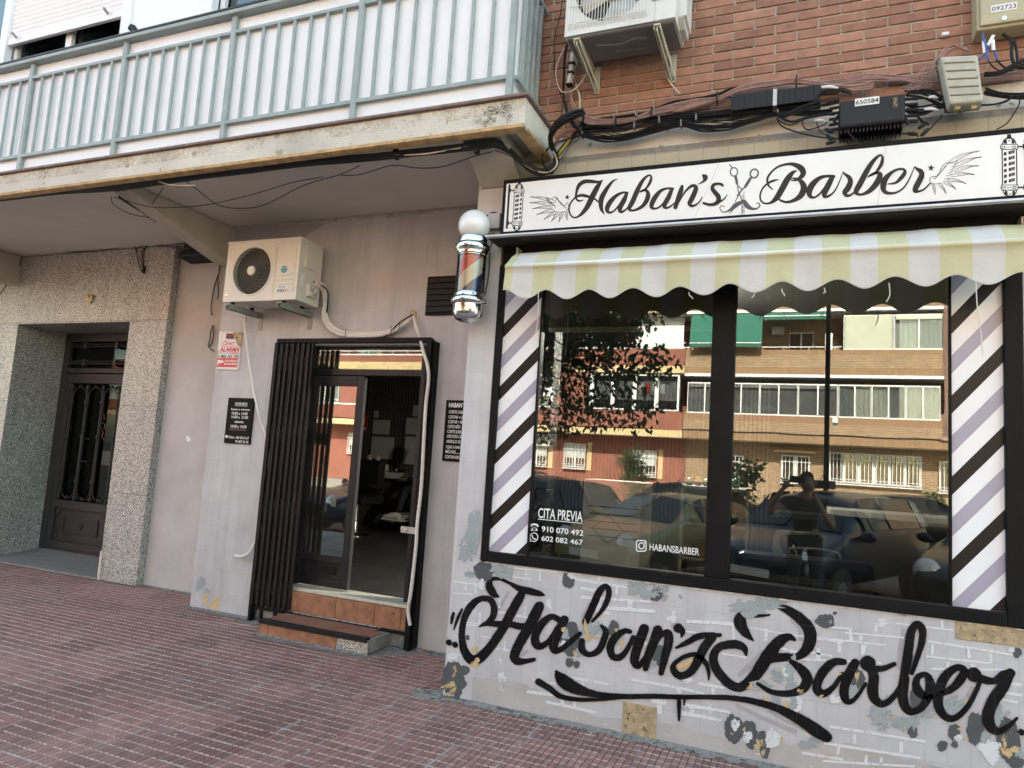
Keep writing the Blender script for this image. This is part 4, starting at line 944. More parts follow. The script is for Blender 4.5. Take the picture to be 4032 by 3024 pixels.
mb = MB(); mb.lathe((fx, y0+.005, fz), [(fr, -.002), (fr+.002, .008), (fr+.012, .008), (fr+.016, -.002)], 48, axis='y', cap=False); mb.build('grille_ring', m_acw, A1, smooth=True)
mb = MB(); q = lambda x, y: U(800+x*.4973, 800+y*.4973, 4.74)
for y in (570, 607, 643, 680): a_, b_ = q(575, y), q(708, y-4); mb.box(a_.x, b_.x, 4.735, 4.7405, a_.z-.006, a_.z+.006)
a_, b_ = q(590, 340), q(725, 700)
for z in (3.292,): mb.box(a_.x, b_.x+.02, 4.735, 4.7405, z, z+.008)
pts = [(-4.305, 2.87), (-4.075, 2.87), (-4.075, 3.31), (-4.305, 3.31), (-4.305, 2.87)]
mb.build('panel_relief', m_acw, A1, bevel=.002)
mb = MB(); mb.tube([(x, 4.739, z) for x, z in pts], .0035, 6, smooth=False); mb.build('panel_outline', m_acw, A1)
c_ = q(641, 524); mb = MB(); mb.lathe((c_.x, 4.7385, c_.z), [(.001, .001), (.033, .001), (.033, -.002)], 24, axis='y')
lb = mb.build('refrigerant_sticker', M('teal_sticker', (.10,.33,.33), .4), A1)
mb = MB(); text(mb, 'R-32', c_.x, c_.z+.006, .014, 4.7355, .042); mb.build('sticker_text', m_letter, lb)
a_, b_ = q(588, 650), q(666, 702); mb = MB(); mb.box(a_.x, b_.x, 4.7365, 4.7395, b_.z, a_.z); lb = mb.build('data_label', m_paper, A1)
mb = MB(); rd = random.Random(9)
for i in range(6): z = a_.z-.014-i*.009; mb.box(a_.x+.008, b_.x-.012-rd.uniform(0, .03), 4.7355, 4.7365, z-.0016, z+.0016)
for i in range(4): x = a_.x+.018+i*.028; mb.box(x-.007, x+.007, 4.7355, 4.7365, b_.z+.006, b_.z+.02)
mb.build('label_print', M('blue_grey_print', (.2,.22,.34), .5), lb)
mb = MB(); mb.box(-4.835, -4.80, 4.735, 4.74, 2.858, 2.872); mb.build('badge', m_chrome, A1)
mb = MB(); mb.box(-4.04, -4.015, 4.80, 4.92, 3.10, 3.29); mb.box(-4.04, -4.0, 4.86, 4.97, 2.86, 2.97); mb.build('connection_cover', m_acw, A1, bevel=.006)
mb = MB()
for y, z in ((4.88, 2.93), (4.92, 2.89)): mb.tube([(-4.03, y, z), (-3.985, y, z), (-3.975, y, z+.03)], .016, 7)
mb.build('valve', m_bracket, A1, smooth=True)
mb = MB(); mb.prism([(0,0)]*0 or [(-4.04, 3.0), (-4.0385, 3.0), (-4.0385, 3.001), (-4.04, 3.001)], 4.8, 4.801)
for z in (2.965,): mb.box(-4.0395, -4.0385, 4.77, 4.82, 2.93, 3.05)
mb.build('warning_label', m_paper, A1)
def wall_bracket(x, y0, y1, z, drop, w=.034, sl=.0, name='wall_bracket', par=None, mat=m_bracket):
    mb = MB(); mb.box(x-w/2, x+w/2, y0, y1, z-.014, z); mb.box(x-w/2, x-w/2+.004, y0, y1, z-.05, z-.014); mb.box(x+w/2-.004, x+w/2, y0, y1, z-.05, z-.014)
    mb.box(x-w/2, x+w/2, y1-.006, y1, z-drop, z-.05)
    return mb.build(name, mat, par, bevel=.002)
m_brk_g = M('grey_painted_bracket', (.26,.27,.24), .45, .12, 12)
for x in (-4.755, -4.18):
    wall_bracket(x, 4.70, 5.13, 2.775, .16, .05, par=A1, mat=m_brk_g)
    for y in (4.76, 5.0): MB().lathe((x, y, 2.775), [(.02, 0), (.022, .006), (.016, .024)], 10).build('rubber_foot', m_rubber, A1)
A2 = ac('air_conditioner', 'white air conditioner with square wire fan guard on the brick wall', -1.425, -.735, 3.90, 4.22, 4.205, 4.76, m_acw2, -1.14, 4.49, .225, 'bars')
mb = MB(); x0, x1, z0, z1 = -1.395, -.905, 4.235, 4.74
for i in range(27): x = x0+(x1-x0)*i/26; mb.tube([(x, 3.905, z0), (x, 3.885, z0+.02), (x, 3.885, z1)], .0022, 4, smooth=False)
for z in (z0+.035, z0+.15, z0+.30, z0+.45): mb.tube([(x0, 3.882, z), (x1, 3.882, z)], .003, 4)
mb.build('fan_guard', M('white_wire', (.72,.72,.66), .4), A2)
mb = MB(); mb.tube([(-.875, 3.896, 4.335), (-.775, 3.896, 4.335), (-.775, 3.896, 4.7)], .003, 4, smooth=False); mb.tube([(-.875, 3.896, 4.335), (-.875, 3.896, 4.7)], .003, 4, smooth=False); mb.build('panel_outline', m_bracket, A2)
mb = MB(); mb.prismx([(3.98, 4.26), (4.18, 4.26), (4.18, 4.76), (3.98, 4.76)], -.735, -.685); mb.prismx([(3.98, 4.255), (4.05, 4.215), (4.18, 4.215), (4.18, 4.26), (3.98, 4.26)], -.735, -.70); mb.build('side_cover', m_acw2, A2, bevel=.012)
mb = MB(); mb.box(-1.41, -.75, 3.93, 4.21, 4.195, 4.206); mb.tube([(-1.25, 4.02, 4.193), (-1.1, 4.05, 4.193), (-1.0, 4.02, 4.193), (-.93, 4.04, 4.193)], .012, 6); mb.tube([(-1.15, 4.12, 4.193), (-.95, 4.14, 4.193)], .012, 6); mb.lathe((-1.02, 4.15, 4.186), [(.03, 0), (.03, .01)], 14)
mb.build('base_tray', M('shadow_grey_tray', (.17,.165,.155), .6), A2)  # tray colour darkened to stand in for shadow beneath the unit
for xa_, xb_2 in ((-1.345, -1.315), (-.845, -.81)):
    mb = MB(); w = .032
    mb.bar((xa_, 3.915, 4.165), (xb_2, 4.285, 4.03), .036, .006, up=(1,0,0)); mb.bar((xa_-.018, 3.915, 4.178), (xb_2-.018, 4.285, 4.043), .005, .03); mb.bar((xa_+.018, 3.915, 4.178), (xb_2+.018, 4.285, 4.043), .005, .03)
    mb.box(xb_2-.02, xb_2+.02, 4.288, 4.297, 4.02, 4.21); mb.box(xa_-.02, xa_+.02, 3.91, 4.29, 4.182, 4.194)
    mb.build('wall_bracket', M('cream_bracket_paint', (.55,.52,.42), .45, .12, 12), A2, bevel=.002)
# pipes of the lower unit
P4 = lambda x, y, Y=5.08: U(800+x*.4973, 800+y*.4973, Y)
mb = MB()
for o in (-.012, .012):
    pts = [P4(890, 635, 4.92), P4(930, 650, 4.99), P4(962, 700, 5.07), P4(965, 800), P4(960, 880), P4(985, 950), P4(1045, 1010), P4(1140, 1038), P4(1260, 1042), P4(1400, 1035), P4(1520, 1000), P4(1610, 940), P4(1665, 895, 5.11)]
    mb.tube([p_+Vector((o*.8, o*.2, o*1.0)) for p_ in pts], .0165, 8)
pp_ = mb.build('pipe_bundle', m_pipe, None, smooth=True, label='white wrapped refrigerant pipes sagging across the lilac wall above the shop door', cat_='pipes')
mb = MB(); mb.tube([P4(820, 500, 4.90), P4(830, 560, 4.9), P4(870, 620, 4.95), P4(950, 660, 5.0), P4(985, 700, 5.04), P4(985, 800, 5.04), P4(975, 870)], .006, 6); mb.tube([P4(1270, 1060), P4(1310, 1075), P4(1400, 1075), P4(1450, 1050), P4(1540, 960, 5.05), P4(1600, 915, 5.06), P4(1650, 890, 5.08), P4(1668, 876, 5.11)], .006, 6)
for a_ in ((962, 800), (1142, 1035), (1500, 1010), (1565, 975)): c_ = P4(*a_); mb.tube([c_+Vector((0, -.03, .035)), c_+Vector((.006, -.035, 0)), c_+Vector((0, -.03, -.035))], .003, 5)
mb.build('pipe_tape', m_cable, pp_)
mb = MB(); c_ = P4(1658, 880, 5.12); mb.lathe((c_.x, 5.125, c_.z), [(.03, .012), (.036, .004), (.036, -.004)], 12, axis='y'); mb.build('wall_hole_foam', m_stone, pp_)
def hose(mb, pts, r):
    p_, _ = cat([Vector(q_) for q_ in pts], [r]*len(pts), 14); mb.tube(p_, [r*(1+.10*(i % 2)) for i in range(len(p_))], 8, smooth=False)
mb = MB(); hose(mb, [P4(520, 800, 4.95), P4(450, 815, 5.0), P4(375, 830, 5.06), P4(345, 870, 5.09), P4(332, 950), P4(345, 1100), P4(372, 1300), P4(405, 1500, 5.06), P4(440, 1660, 5.04), P4(470, 1760, 5.06), P4(500, 1850), P4(520, 2000), P4(520, 2200), P4(500, 2500), U(1002, 2140, 5.08), U(985, 2172, 5.08), U(955, 2190, 5.08), U(926, 2187, 5.08)], .0125)
mb.build('drain_hose', m_hose, None, smooth=True, label='white drain hose hanging from the lower air conditioner past the hours sign', cat_='hose')
mb = MB(); hose(mb, [P4(1668, 900, 5.1), P4(1690, 990), P4(1720, 1080, 5.09), P4(1745, 1180, 5.02), P4(1775, 1280, 5.0), P4(1785, 1400, 5.0), P4(1760, 1640, 5.01), U(1660, 1900, 5.01), U(1643, 2060, 5.0), U(1638, 2150, 5.0), U(1618, 2330, 5.0), U(1607, 2400, 5.02), U(1615, 2462, 5.03)], .0135)
mb.build('drain_hose', m_hose, None, smooth=True, label='cream corrugated hose running down beside the right post of the shop door', cat_='hose')
# ------------------------------------------------------------------ vent, signs
vent = thing('wall_vent', 'dark louvred vent in the lilac wall beside the barber pole', 'vent', (-2.82, 5.12, 2.72))
MB().box(-2.97, -2.62, 5.105, 5.13, 2.72, 3.055).build('vent_frame', m_black, vent, bevel=.003)
mb = MB()
for i in range(6): z = 2.745+i*.05; mb.prismx([(5.088, z), (5.105, z), (5.105, z+.042), (5.098, z+.042)], -2.955, -2.635)
mb.build('louvre', M('dull_brown_louvre', (.022,.02,.018), .5, .2, spec=.3), vent)
al = thing('alarm_sign', 'torn red and white alarm notice on the lilac wall above the hours sign', 'sign', (-5.1, 5.115, 2.24))
Z8 = zm(820, 1290, .19960)
A_ = lambda x, y, Y=5.115: U(*Z8(x, y), Y)
mb = MB(); poly = [A_(*q_) for q_ in ((148,820),(585,830),(632,410),(600,370),(560,320),(530,255),(505,160),(480,78),(225,78),(208,200),(212,240),(185,440),(205,470),(190,560),(165,780))]
mb.prism([(p_.x, p_.z) for p_ in poly], 5.115, 5.13); mb.build('notice_board', m_paper, al)
MB().prism([(p_.x, p_.z) for p_ in [A_(*q_) for q_ in ((480,85),(665,85),(632,385),(560,320),(505,170))]], 5.122, 5.1295).build('glue_patch', m_stone, al)
mb = MB(); mb.closed = False
def Q(mb, pts, Y, mi=0): mb.add([A_(x, y, Y) for x, y in pts], [tuple(range(len(pts)))], mi)
Q(mb, ((180,600),(590,603),(568,785),(165,775)), 5.1135)
ribbons([[(480,100,6),(300,100,6),(278,120,6),(255,350,6),(265,372,6),(545,372,6),(565,355,6),(572,325,6)]], Z8, 5.1138, mb=mb, caps=False)
mb.build('red_print', m_signred, al)
mb = MB(); mb.closed = False; Q(mb, ((360,118),(497,120),(512,228),(345,224)), 5.1135); mb.build('black_block', m_black, al)
def atext(mb, s_, x0, x1, yb, yt, Y=5.113, **k):
    a_, b_, t_ = A_(x0, yb, Y), A_(x1, yb, Y), A_((x0+x1)/2, yt, Y); text(mb, s_, (a_.x+b_.x)/2, A_((x0+x1)/2, yb, Y).z, t_.z-A_((x0+x1)/2, yb, Y).z, Y, b_.x-a_.x, **k)
mb = MB(); atext(mb, 'ALARMA', 218, 606, 472, 388, bold=.04, shear=.2); atext(mb, 'Direct', 285, 525, 350, 255, shear=.35, bold=.01); atext(mb, '24 HORAS', 415, 600, 524, 486, shear=.15, bold=.03); mb.build('red_lettering', m_signred, al)
mb = MB(); atext(mb, '902 121 122', 246, 597, 592, 542, bold=.03, shear=.12); atext(mb, 'atención inmediata', 205, 402, 510, 492, bold=.01); ribbons([[(205,545,9),(203,565,12),(210,582,12),(222,585,9)]], Z8, 5.113, mb=mb); mb.build('black_lettering', m_black, al)
mb = MB(); atext(mb, 'CON GRABACION', 322, 570, 674, 640, bold=.03); atext(mb, 'DE IMAGENES', 312, 562, 735, 695, bold=.03); atext(mb, 'SECURITAS', 352, 505, 220, 202)
mb.closed = False; Q(mb, ((185,635),(265,640),(265,650),(302,652),(298,695),(262,695),(262,702),(182,700)), 5.113); Q(mb, ((183,702),(210,704),(200,726),(178,735)), 5.113); mb.build('white_lettering', m_paper, al)
mb = MB(); mb.closed = False
for cx in (382, 430, 478): ribbons([[(cx+15*math.cos(t*.7854), 160+20*math.sin(t*.7854), 12) for t in range(9)]], Z8, 5.1128, mb=mb, caps=False)
mb.build('red_rings', m_signred, al)
hs = thing('hours_sign', 'glossy black opening hours sign with white lettering on the lilac wall', 'sign', (-4.875, 5.115, 1.54))
Zh = zm(0, 1500, .4973); yh = 5.112
H_ = lambda x, y: U(*Zh(x, y), yh)
MB().box(-5.035, -4.722, yh, 5.13, 1.538, 1.967).build('sign_plate', m_signblk, hs, bevel=.003)
mb = MB(); yy = yh-.0012
for s_, x0, x1, yb, yt, ul in (('HORARIO',1862,1958,190,168,1),('lunes a viernes',1830,1978,230,208,0),('10:00 a 14:00',1835,1960,265,244,0),('16:00 a  21:00',1832,1963,294,272,0),('sábado',1857,1928,330,306,0),('10:00 a 14:00',1826,1951,367,346,0),('Citas:',1806,1855,452,432,0),('602 08 24 67',1866,1970,457,437,0),('91 007 04 92',1862,1966,488,468,0)):
    a_, b_ = U(*Zh(x0, yb), yy), U(*Zh(x1, yb), yy); t_ = U(*Zh(x0, yt), yy)
    text(mb, s_, (a_.x+b_.x)/2, a_.z, .74*(t_.z-a_.z) if s_[0] in 'ls' else (t_.z-a_.z), yy, b_.x-a_.x, bold=.012)
    if ul: mb.box(a_.x, b_.x, yy, yy+.001, a_.z-.009, a_.z-.006)
c_ = U(*Zh(1793, 439), yy); mb.box(c_.x-.012, c_.x+.012, yy, yy+.001, c_.z-.012, c_.z+.012)
mb.build('sign_lettering', m_letter, hs)
mb = MB(); c_ = U(*Zh(1880, 382), yy); mb.box(c_.x-.1, c_.x+.1, yy, yy+.001, c_.z-.012, c_.z+.008); mb.build('struck_out_line', M('dark_red_strike', (.05,.02,.02), .5), hs)
ms = thing('price_sign', 'black price list with white capitals half hidden behind the pilaster', 'sign', (-2.5, 5.115, 1.51))
MB().box(-2.71, -2.30, 5.112, 5.13, 1.508, 2.006).build('sign_plate', m_signblk, ms, bevel=.003)
mb = MB(); Zm = zm(900, 1250, .45208)
for s_, x0, x1, yb, yt in (('HABAN`S',1918,2062,780,742),('CORTE CABAL',1918,2060,834,808),('CORTAR + LAV',1916,2058,878,852),('CORTAR + BAR',1912,2054,920,893),('CORTE NIÑO',1908,2018,962,935),('CORTE JUBILA',1904,2046,1004,978),('AFEITADO CLA',1900,2042,1046,1020),('ARREGLO DE B',1896,2038,1090,1064),('CEJAS A NAVA',1892,2034,1138,1112),('MECHAS...........',1889,2032,1180,1152),('CORTAR+DECO',1884,2030,1225,1198)):
    a_, b_ = U(*Zm(x0, yb), yy), U(*Zm(x1, yb), yy); t_ = U(*Zm(x0, yt), yy); text(mb, s_, a_.x, a_.z, (t_.z-a_.z), yy, b_.x-a_.x, align='l', bold=.03 if s_ == 'HABAN`S' else .012)
mb.build('sign_lettering', m_letter, ms)
# ------------------------------------------------------------------ utility boxes on the brick wall
Z3 = zm(3032, 0, .45208)
bb = thing('splitter_box', 'black cable splitter case with number label and ribbed underside above the sign', 'utility box', (.32, 4.16, 3.5))
q1, q2 = U(*Z3(605, 862), 4.08), U(*Z3(1180, 800), 4.08); zt_, zb_ = q2.z-.005, U(*Z3(1190, 1050), 4.08).z
mb = MB(); mb.box(q1.x, q2.x, 4.08, 4.24, zb_, zt_); mb.build('case', m_boxblk, bb, bevel=.014)
mb = MB()
for i in range(17): x = q1.x+.012+(q2.x-q1.x-.024)*i/16; mb.box(x-.004, x+.004, 4.105, 4.23, zb_-.022, zb_)
mb.build('cooling_rib', m_boxblk, bb)
mb = MB()
for i in range(5):
    z = zb_+.02+i*.032
    mb.tube([(q1.x+.01, 4.13, z), (q1.x-.05, 4.13, z-.004)], .009, 8); mb.tube([(q2.x-.01, 4.13, z), (q2.x+.065, 4.13, z-.006)], .009, 8)
mb.build('connector', m_boxblk, bb, smooth=True)
l0, l1 = U(*Z3(740, 905), 4.077), U(*Z3(952, 885), 4.077); lz = .0215; zc = (U(*Z3(745, 893), 4.077).z+U(*Z3(950, 868), 4.077).z)/2
mb = MB(); mb.box(l0.x, l1.x, 4.0775, 4.081, zc-lz, zc+lz); lb = mb.build('number_label', m_paper, bb)
mb = MB(); text(mb, '650584', (l0.x+l1.x)/2, zc-.0125, .025, 4.0765, (l1.x-l0.x)*.94, bold=.01)
mb.build('label_number', m_boxblk, lb)
mb = MB(); c_ = U(*Z3(1092, 890), 4.0775); mb.box(c_.x-.012, c_.x+.012, 4.0775, 4.081, c_.z-.03, c_.z+.03); tg = mb.build('tag', M('dark_tag', (.06,.05,.03), .5), bb)
mb = MB(); ribbons([[(1082+((i*37) % 20), 855+i*8, 4) for i in range(9)]], Z3, 4.0768, mb=mb, caps=False); mb.build('tag_script', M('gold_script', (.5,.3,.06), .5), tg)
gb = thing('telecom_box', 'weathered grey telecom box with ribbed lid hanging tilted from the cables', 'utility box', (.74, 4.1, 3.53))
cor = [U(*Z3(x, y), 4.06) for x, y in ((1570, 905), (1862, 880), (1812, 472), (1480, 490))]
mb = MB(); mb.prism([(p_.x, p_.z) for p_ in cor], 4.06, 4.16); mb.build('lid', m_boxg, gb, bevel=.012)
cor2 = [U(*Z3(x, y), 4.16) for x, y in ((1540, 940), (1850, 910), (1812, 480), (1450, 500))]
mb = MB(); mb.prism([(p_.x, p_.z) for p_ in cor2], 4.161, 4.23); mb.build('back_tray', M('dark_grey_tray', (.13,.12,.10), .7, .2), gb, bevel=.008)
mb = MB()
for i in range(5):
    y = 548+i*70; a_, b_ = U(*Z3(1520+i*13, y), 4.058), U(*Z3(1782+i*13, y-12), 4.058); mb.bar(a_, b_, .006, .005)
mb.build('lid_rib', M('dark_rib', (.2,.19,.15), .7), gb)
mb = MB()
for x, y in ((1630, 940), (1775, 935)): p_ = U(*Z3(x, y), 4.1); mb.box(p_.x-.012, p_.x+.012, 4.09, 4.12, p_.z-.01, p_.z+.01)
mb.build('clip', M('straw_clip', (.45,.38,.2), .6), gb)
bg = thing('meter_cabinet', 'beige metal cabinet with a numbered strip and small lock high on the brick wall', 'utility box', (1.0, 4.2, 4.0))
p_ = U(*Z3(1800, 268), 4.17); mb = MB(); mb.box(p_.x, 1.45, 4.17, 4.30, p_.z, 4.9); mb.build('cabinet_body', m_box, bg, bevel=.01)
p2 = U(*Z3(1830, 245), 4.155); mb = MB(); mb.box(p2.x, 1.42, 4.153, 4.17, p2.z+.012, 4.9); mb.build('cabinet_door', m_box, bg, bevel=.01)
a_, b_ = U(*Z3(1925, 95), 4.15), U(*Z3(2152, 62), 4.15); zc = (a_.z+U(*Z3(2150, 35), 4.15).z)/2+.002
mb = MB(); mb.box(a_.x, b_.x, 4.151, 4.1535, zc-.02, zc+.02); lb = mb.build('number_label', m_paper, bg)
mb = MB(); text(mb, '092723', (a_.x+b_.x)/2, zc-.012, .024, 4.150, (b_.x-a_.x)*.93, bold=.01); mb.build('label_number', M('navy_print', (.03,.04,.10), .5), lb)
c_ = U(*Z3(2040, 155), 4.15); MB().lathe((c_.x, 4.153, c_.z), [(.002, .006), (.012, .005), (.014, -.002)], 16, axis='y').build('lock', m_chrome, bg, smooth=True)
sv = thing('cable_sleeve', 'ribbed black cable splice sleeve with a metal strap on the brick wall', 'utility box', (-.2, 4.22, 3.7))
v0, v1 = U(2880, 375, 4.2), U(*Z3(440, 805), 4.2)
mb = MB(); mb.box(v0.x, v1.x, 4.19, 4.29, v1.z-.048, v1.z+.045); n = int((v1.x-v0.x)/.032)
for i in range(n): x = v0.x+.01+i*.032; mb.box(x, x+.004, 4.186, 4.19, v1.z-.046, v1.z+.043)
mb.build('sleeve_body', m_boxblk, sv, bevel=.006)
c_ = U(3052, 350, 4.18); MB().box(c_.x-.011, c_.x+.011, 4.184, 4.30, v1.z-.052, v1.z+.05).build('strap', m_bracket, sv)
p_ = U(*Z3(1527, 298), 4.28); MB().box(p_.x-.018, p_.x+.018, 4.27, 4.30, p_.z-.01, p_.z+.01).build('cable_clip', m_white, None, bevel=.004, label='small white plastic clip fixed alone on the brick wall', cat_='clip')
ob = thing('splice_box', 'black splice box with a number strip tucked under the soffit beside the beam', 'utility box', (-5.75, 5.3, 3.4))
o0, o1 = U(720, 985, 5.42), U(862, 1010, 5.42)
MB().prismx([(5.42, o0.z+.12), (5.42, o0.z), (5.36, o0.z-.05), (5.36, o0.z-.09), (5.55, o0.z-.12), (5.55, o0.z+.12)], o0.x, -5.44).build('case', m_boxblk, ob, bevel=.008)
a_, b_ = U(745, 992, 5.41), U(792, 984, 5.41); mb = MB(); mb.box(a_.x, b_.x, 5.415, 5.419, a_.z-.016, a_.z+.02); lb = mb.build('number_label', M('old_label', (.5,.48,.4), .6), ob)
mb = MB(); text(mb, '0-233052', (a_.x+b_.x)/2, a_.z-.008, .018, 5.413, (b_.x-a_.x)*.92); mb.build('label_number', m_boxblk, lb)
# ------------------------------------------------------------------ cables
rd = random.Random(21)
Zt = zm(2100, 0, .45208)
def bundle(mb, pts, tf, Y, n, r, spread, yj=.02, mi=0, seed=None, taper=None, hang=None):
    base = []
    for q_ in pts:
        p_ = U(*tf(q_[0], q_[1]), q_[2] if len(q_) > 2 else Y)
        if hang:
            if p_.z > hang: p_ = G(*tf(q_[0], q_[1]), hang)
            if q_[0] < 1700: p_.z -= .020
        base.append(p_)
    for k in range(n):
        o1, o2 = rd.uniform(-1, 1), rd.uniform(-1, 1); ph = rd.uniform(0, 6)
        P_ = []
        for i, p_ in enumerate(base):
            s_ = spread*(taper[i] if taper else 1)
            P_.append(p_+Vector((rd.uniform(-.2, .2)*s_, -abs(o2)*yj, s_*(o1*.8+.35*math.sin(ph+i*1.3)))))
        mb.tube(P_, r*rd.uniform(.8, 1.15), 5, mi)
    return mb
def ties(mb, pts, tf, Y, h=.03, w=.006):
    for x, y in pts:
        p_ = U(*tf(x, y), Y); mb.box(p_.x-w, p_.x+w, p_.y-.03, p_.y+.02, p_.z-h, p_.z+h)
mb = MB()
bundle(mb, [(430,1185,4.22),(640,1215),(850,1195),(1080,1135),(1290,1100),(1480,1120),(1700,1110),(1900,1060),(2130,1000),(2420,1000),(2600,975)], Zt, 4.24, 15, .0046, .024, taper=[.4,1,1,.8,.4,1,1,.7,.4,.6,.8])
bundle(mb, [(420,1150),(600,1130),(800,1150),(1000,1080),(1200,1050),(1500,1040),(1800,1020),(2100,960),(2400,930)], Zt, 4.23, 8, .0032, .045)
bundle(mb, [(430,1110),(700,1090),(900,1060),(1100,1035),(1400,1010),(1700,980),(2000,950),(2212,935),(2500,930)], Zt, 4.27, 7, .0095, .017)
bundle(mb, [(440,1045),(600,1030),(800,1010),(1000,980),(1200,900),(1400,860),(1600,820),(1750,770),(2100,730),(2212,715)], Zt, 4.26, 7, .0045, .014)
b1 = mb.strands('cable_bundle', 'cable', m_cable, 'black cables clipped in sagging loops along the wall above the sign', 'cables')
mb = MB(); ties(mb, [(432,1180),(885,1010+90),(1290,1085),(1420,1035),(2130,1000),(900,1000),(1035,990),(710,1050),(1605,860),(1100,1055)], Zt, 4.235, .022, .0045); mb.build('cable_clip', M('dull_clip', (.16,.16,.155), .6), b1, bevel=.002)
mb = MB()
bundle(mb, [(325,800),(335,880),(380,980),(440,1040),(560,1075),(720,1065),(880,1040),(1030,995),(1200,960),(1400,915),(1600,870),(1750,800),(1900,760),(2100,735),(2260,720),(2450,735),(2600,760),(2800,775),(2960,750)], Zt, 4.25, 14, .0048, .026, taper=[.8,.9,.9,.8,.9,.9,.7,.9,1.1,1.1,.7,.9,.7,.5,.6,.7,.7,.7,.9])
bundle(mb, [(2400,740),(2700,720),(2900,690),(3200,690),(3500,720),(3900,690),(4300,650)], Zt, 4.27, 10, .0042, .026)
b2 = mb.strands('cable_bundle', 'cable', m_cable2, 'brown pink telephone cables in a wide ribbon across the brick wall', 'cables')
mb = MB(); ties(mb, [(440,1040),(1035,990),(1605,860),(720,1070),(2290,720)], Zt, 4.235, .034, .004); mb.build('cable_tie', m_cable, b2)
# corner loop beside the balcony and the run beneath it
Zb = zm(1000, 0, .5425)
mb = MB()
bundle(mb, [(-2300,1490),(-1843,1440),(-1384,1390),(-1017,1360),(-560,1300),(-101,1240),(184,1205),(420,1178),(700,1150),(1040,1120),(1400,1080),(1650,1055),(1780,1060,3.98),(1880,1120,4.08),(1960,1190,4.15),(2040,1250,4.2),(2110,1265,4.22),(2170,1240,4.23),(2205,1190,4.24),(2190,1110,4.24),(2160,1040,4.24),(2180,970,4.25),(2240,900,4.25),(2330,850,4.25),(2400,830,4.25)], Zb, 3.93, 12, .0085, .018, yj=.05, hang=3.628)
bundle(mb, [(-2300,1470),(-1843,1420),(-1100,1345),(-400,1262),(300,1180),(800,1130),(1300,1075),(1640,1045),(1760,1050,3.98),(1850,1100,4.05),(1930,1160,4.12)], Zb, 3.95, 4, .015, .010, yj=.04, hang=3.635)
bundle(mb, [(2170,1250,4.2),(2190,1150,4.22),(2230,1080,4.24),(2300,1000,4.25),(2370,900,4.25),(2400,830,4.25)], Zb, 4.22, 5, .0045, .03)
b3 = mb.strands('cable_bundle', 'cable', m_cable, 'thick black cable run under the balcony edge curling up at its corner', 'cables')
mb = MB(); ties(mb, [(590,1150),(1035,1120),(1620,1080)], Zb, 3.92, .035, .012); mb.build('cable_clip', m_boxblk, b3)
mb = MB()
bundle(mb, [(300,1400/1.0,3.93),(-300,1395),(-700,1440)], Zb, 3.93, 1, .005, .0) if False else None
bundle(mb, [(1040,1135),(1250,1125),(1400,1100),(1600,1065),(1720,1050,3.96),(1850,1110,4.06),(1950,1190,4.13),(2060,1250,4.18),(2150,1255,4.2),(2205,1200,4.2),(2190,1130,4.2),(2160,1080,4.2),(2180,1000,4.2)], Zb, 3.91, 1, .0065, 0)
bundle(mb, [(-420,1350,3.9),(-600,1345,3.9),(-730,1300,3.9)], Zb, 3.9, 1, .006, 0)
bundle(mb, [(270,420,4.2),(215,540),(195,650),(230,780),(300,805),(370,770),(440,680),(480,590)], Zt, 4.2, 1, .0045, 0)
bundle(mb, [(375,770),(405,830),(410,950),(410,990),(340,1055),(270,1075)], Zt, 4.23, 1, .0045, 0)
bundle(mb, [(1150,540,4.25),(1160,640),(1180,700),(1230,770),(1280,822)], Zt, 4.26, 1, .0045, 0)
mb.strands('cable_run', 'cable', m_cablew, 'cream cables looping around the balcony corner and below the upper air conditioner', 'cables')
mb = MB()
bundle(mb, [(260,0),(240,150),(200,300),(190,500),(195,680),(250,850),(265,890),(235,1090)], Zt, 4.24, 1, .0035, 0)
bundle(mb, [(300,380),(275,520),(268,700),(265,820),(285,950),(320,1050),(380,1140),(430,1180)], Zt, 4.25, 5, .004, .006)
bundle(mb, [(290,900),(300,980),(350,1070),(420,1160)], Zt, 4.22, 3, .009, .006)
bundle(mb, [(160,1290),(250,1240),(340,1210),(430,1190)], Zt, 4.2, 4, .003, .02); bundle(mb, [(180,1420),(260,1350),(330,1260),(420,1195)], Zt, 4.2, 3, .003, .02)
bundle(mb, [(150,1280),(80,1360),(90,1440),(140,1490)], Zt, 4.18, 2, .004, .01)
mb.strands('cable_drop', 'cable', m_cable, 'thin black cables dropping beside the upper air conditioner to the corner knot', 'cables')
mb = MB(); bundle(mb, [(330,1190),(290,1260),(240,1320),(225,1380)], Zt, 4.22, 1, .009, 0); mb.build('yellow_conduit', m_cabley, None, smooth=True, label='short yellow sleeve at the cable knot beside the balcony corner', cat_='conduit')
mb = MB(); bundle(mb, [(190,1270),(230,1210),(300,1160),(380,1140)], Zt, 4.23, 1, .012, 0); mb.build('red_conduit', M('dull_red_conduit', (.18,.07,.06), .6, .2, 20), None, smooth=True, label='dull red conduit curving out of the cable knot by the balcony', cat_='conduit')
mb = MB(); bundle(mb, [(345,470),(335,560),(325,650),(312,740)], Zt, 4.22, 1, .018, 0); wp = mb.build('wrapped_pipe', m_pipe, None, smooth=True, label='short tape wrapped pipe dropping from the upper air conditioner', cat_='pipe')
mb = MB(); ties(mb, [(340,560),(318,745),(330,640)], Zt, 4.215, .004, .02); mb.build('tape_band', m_cable, wp)
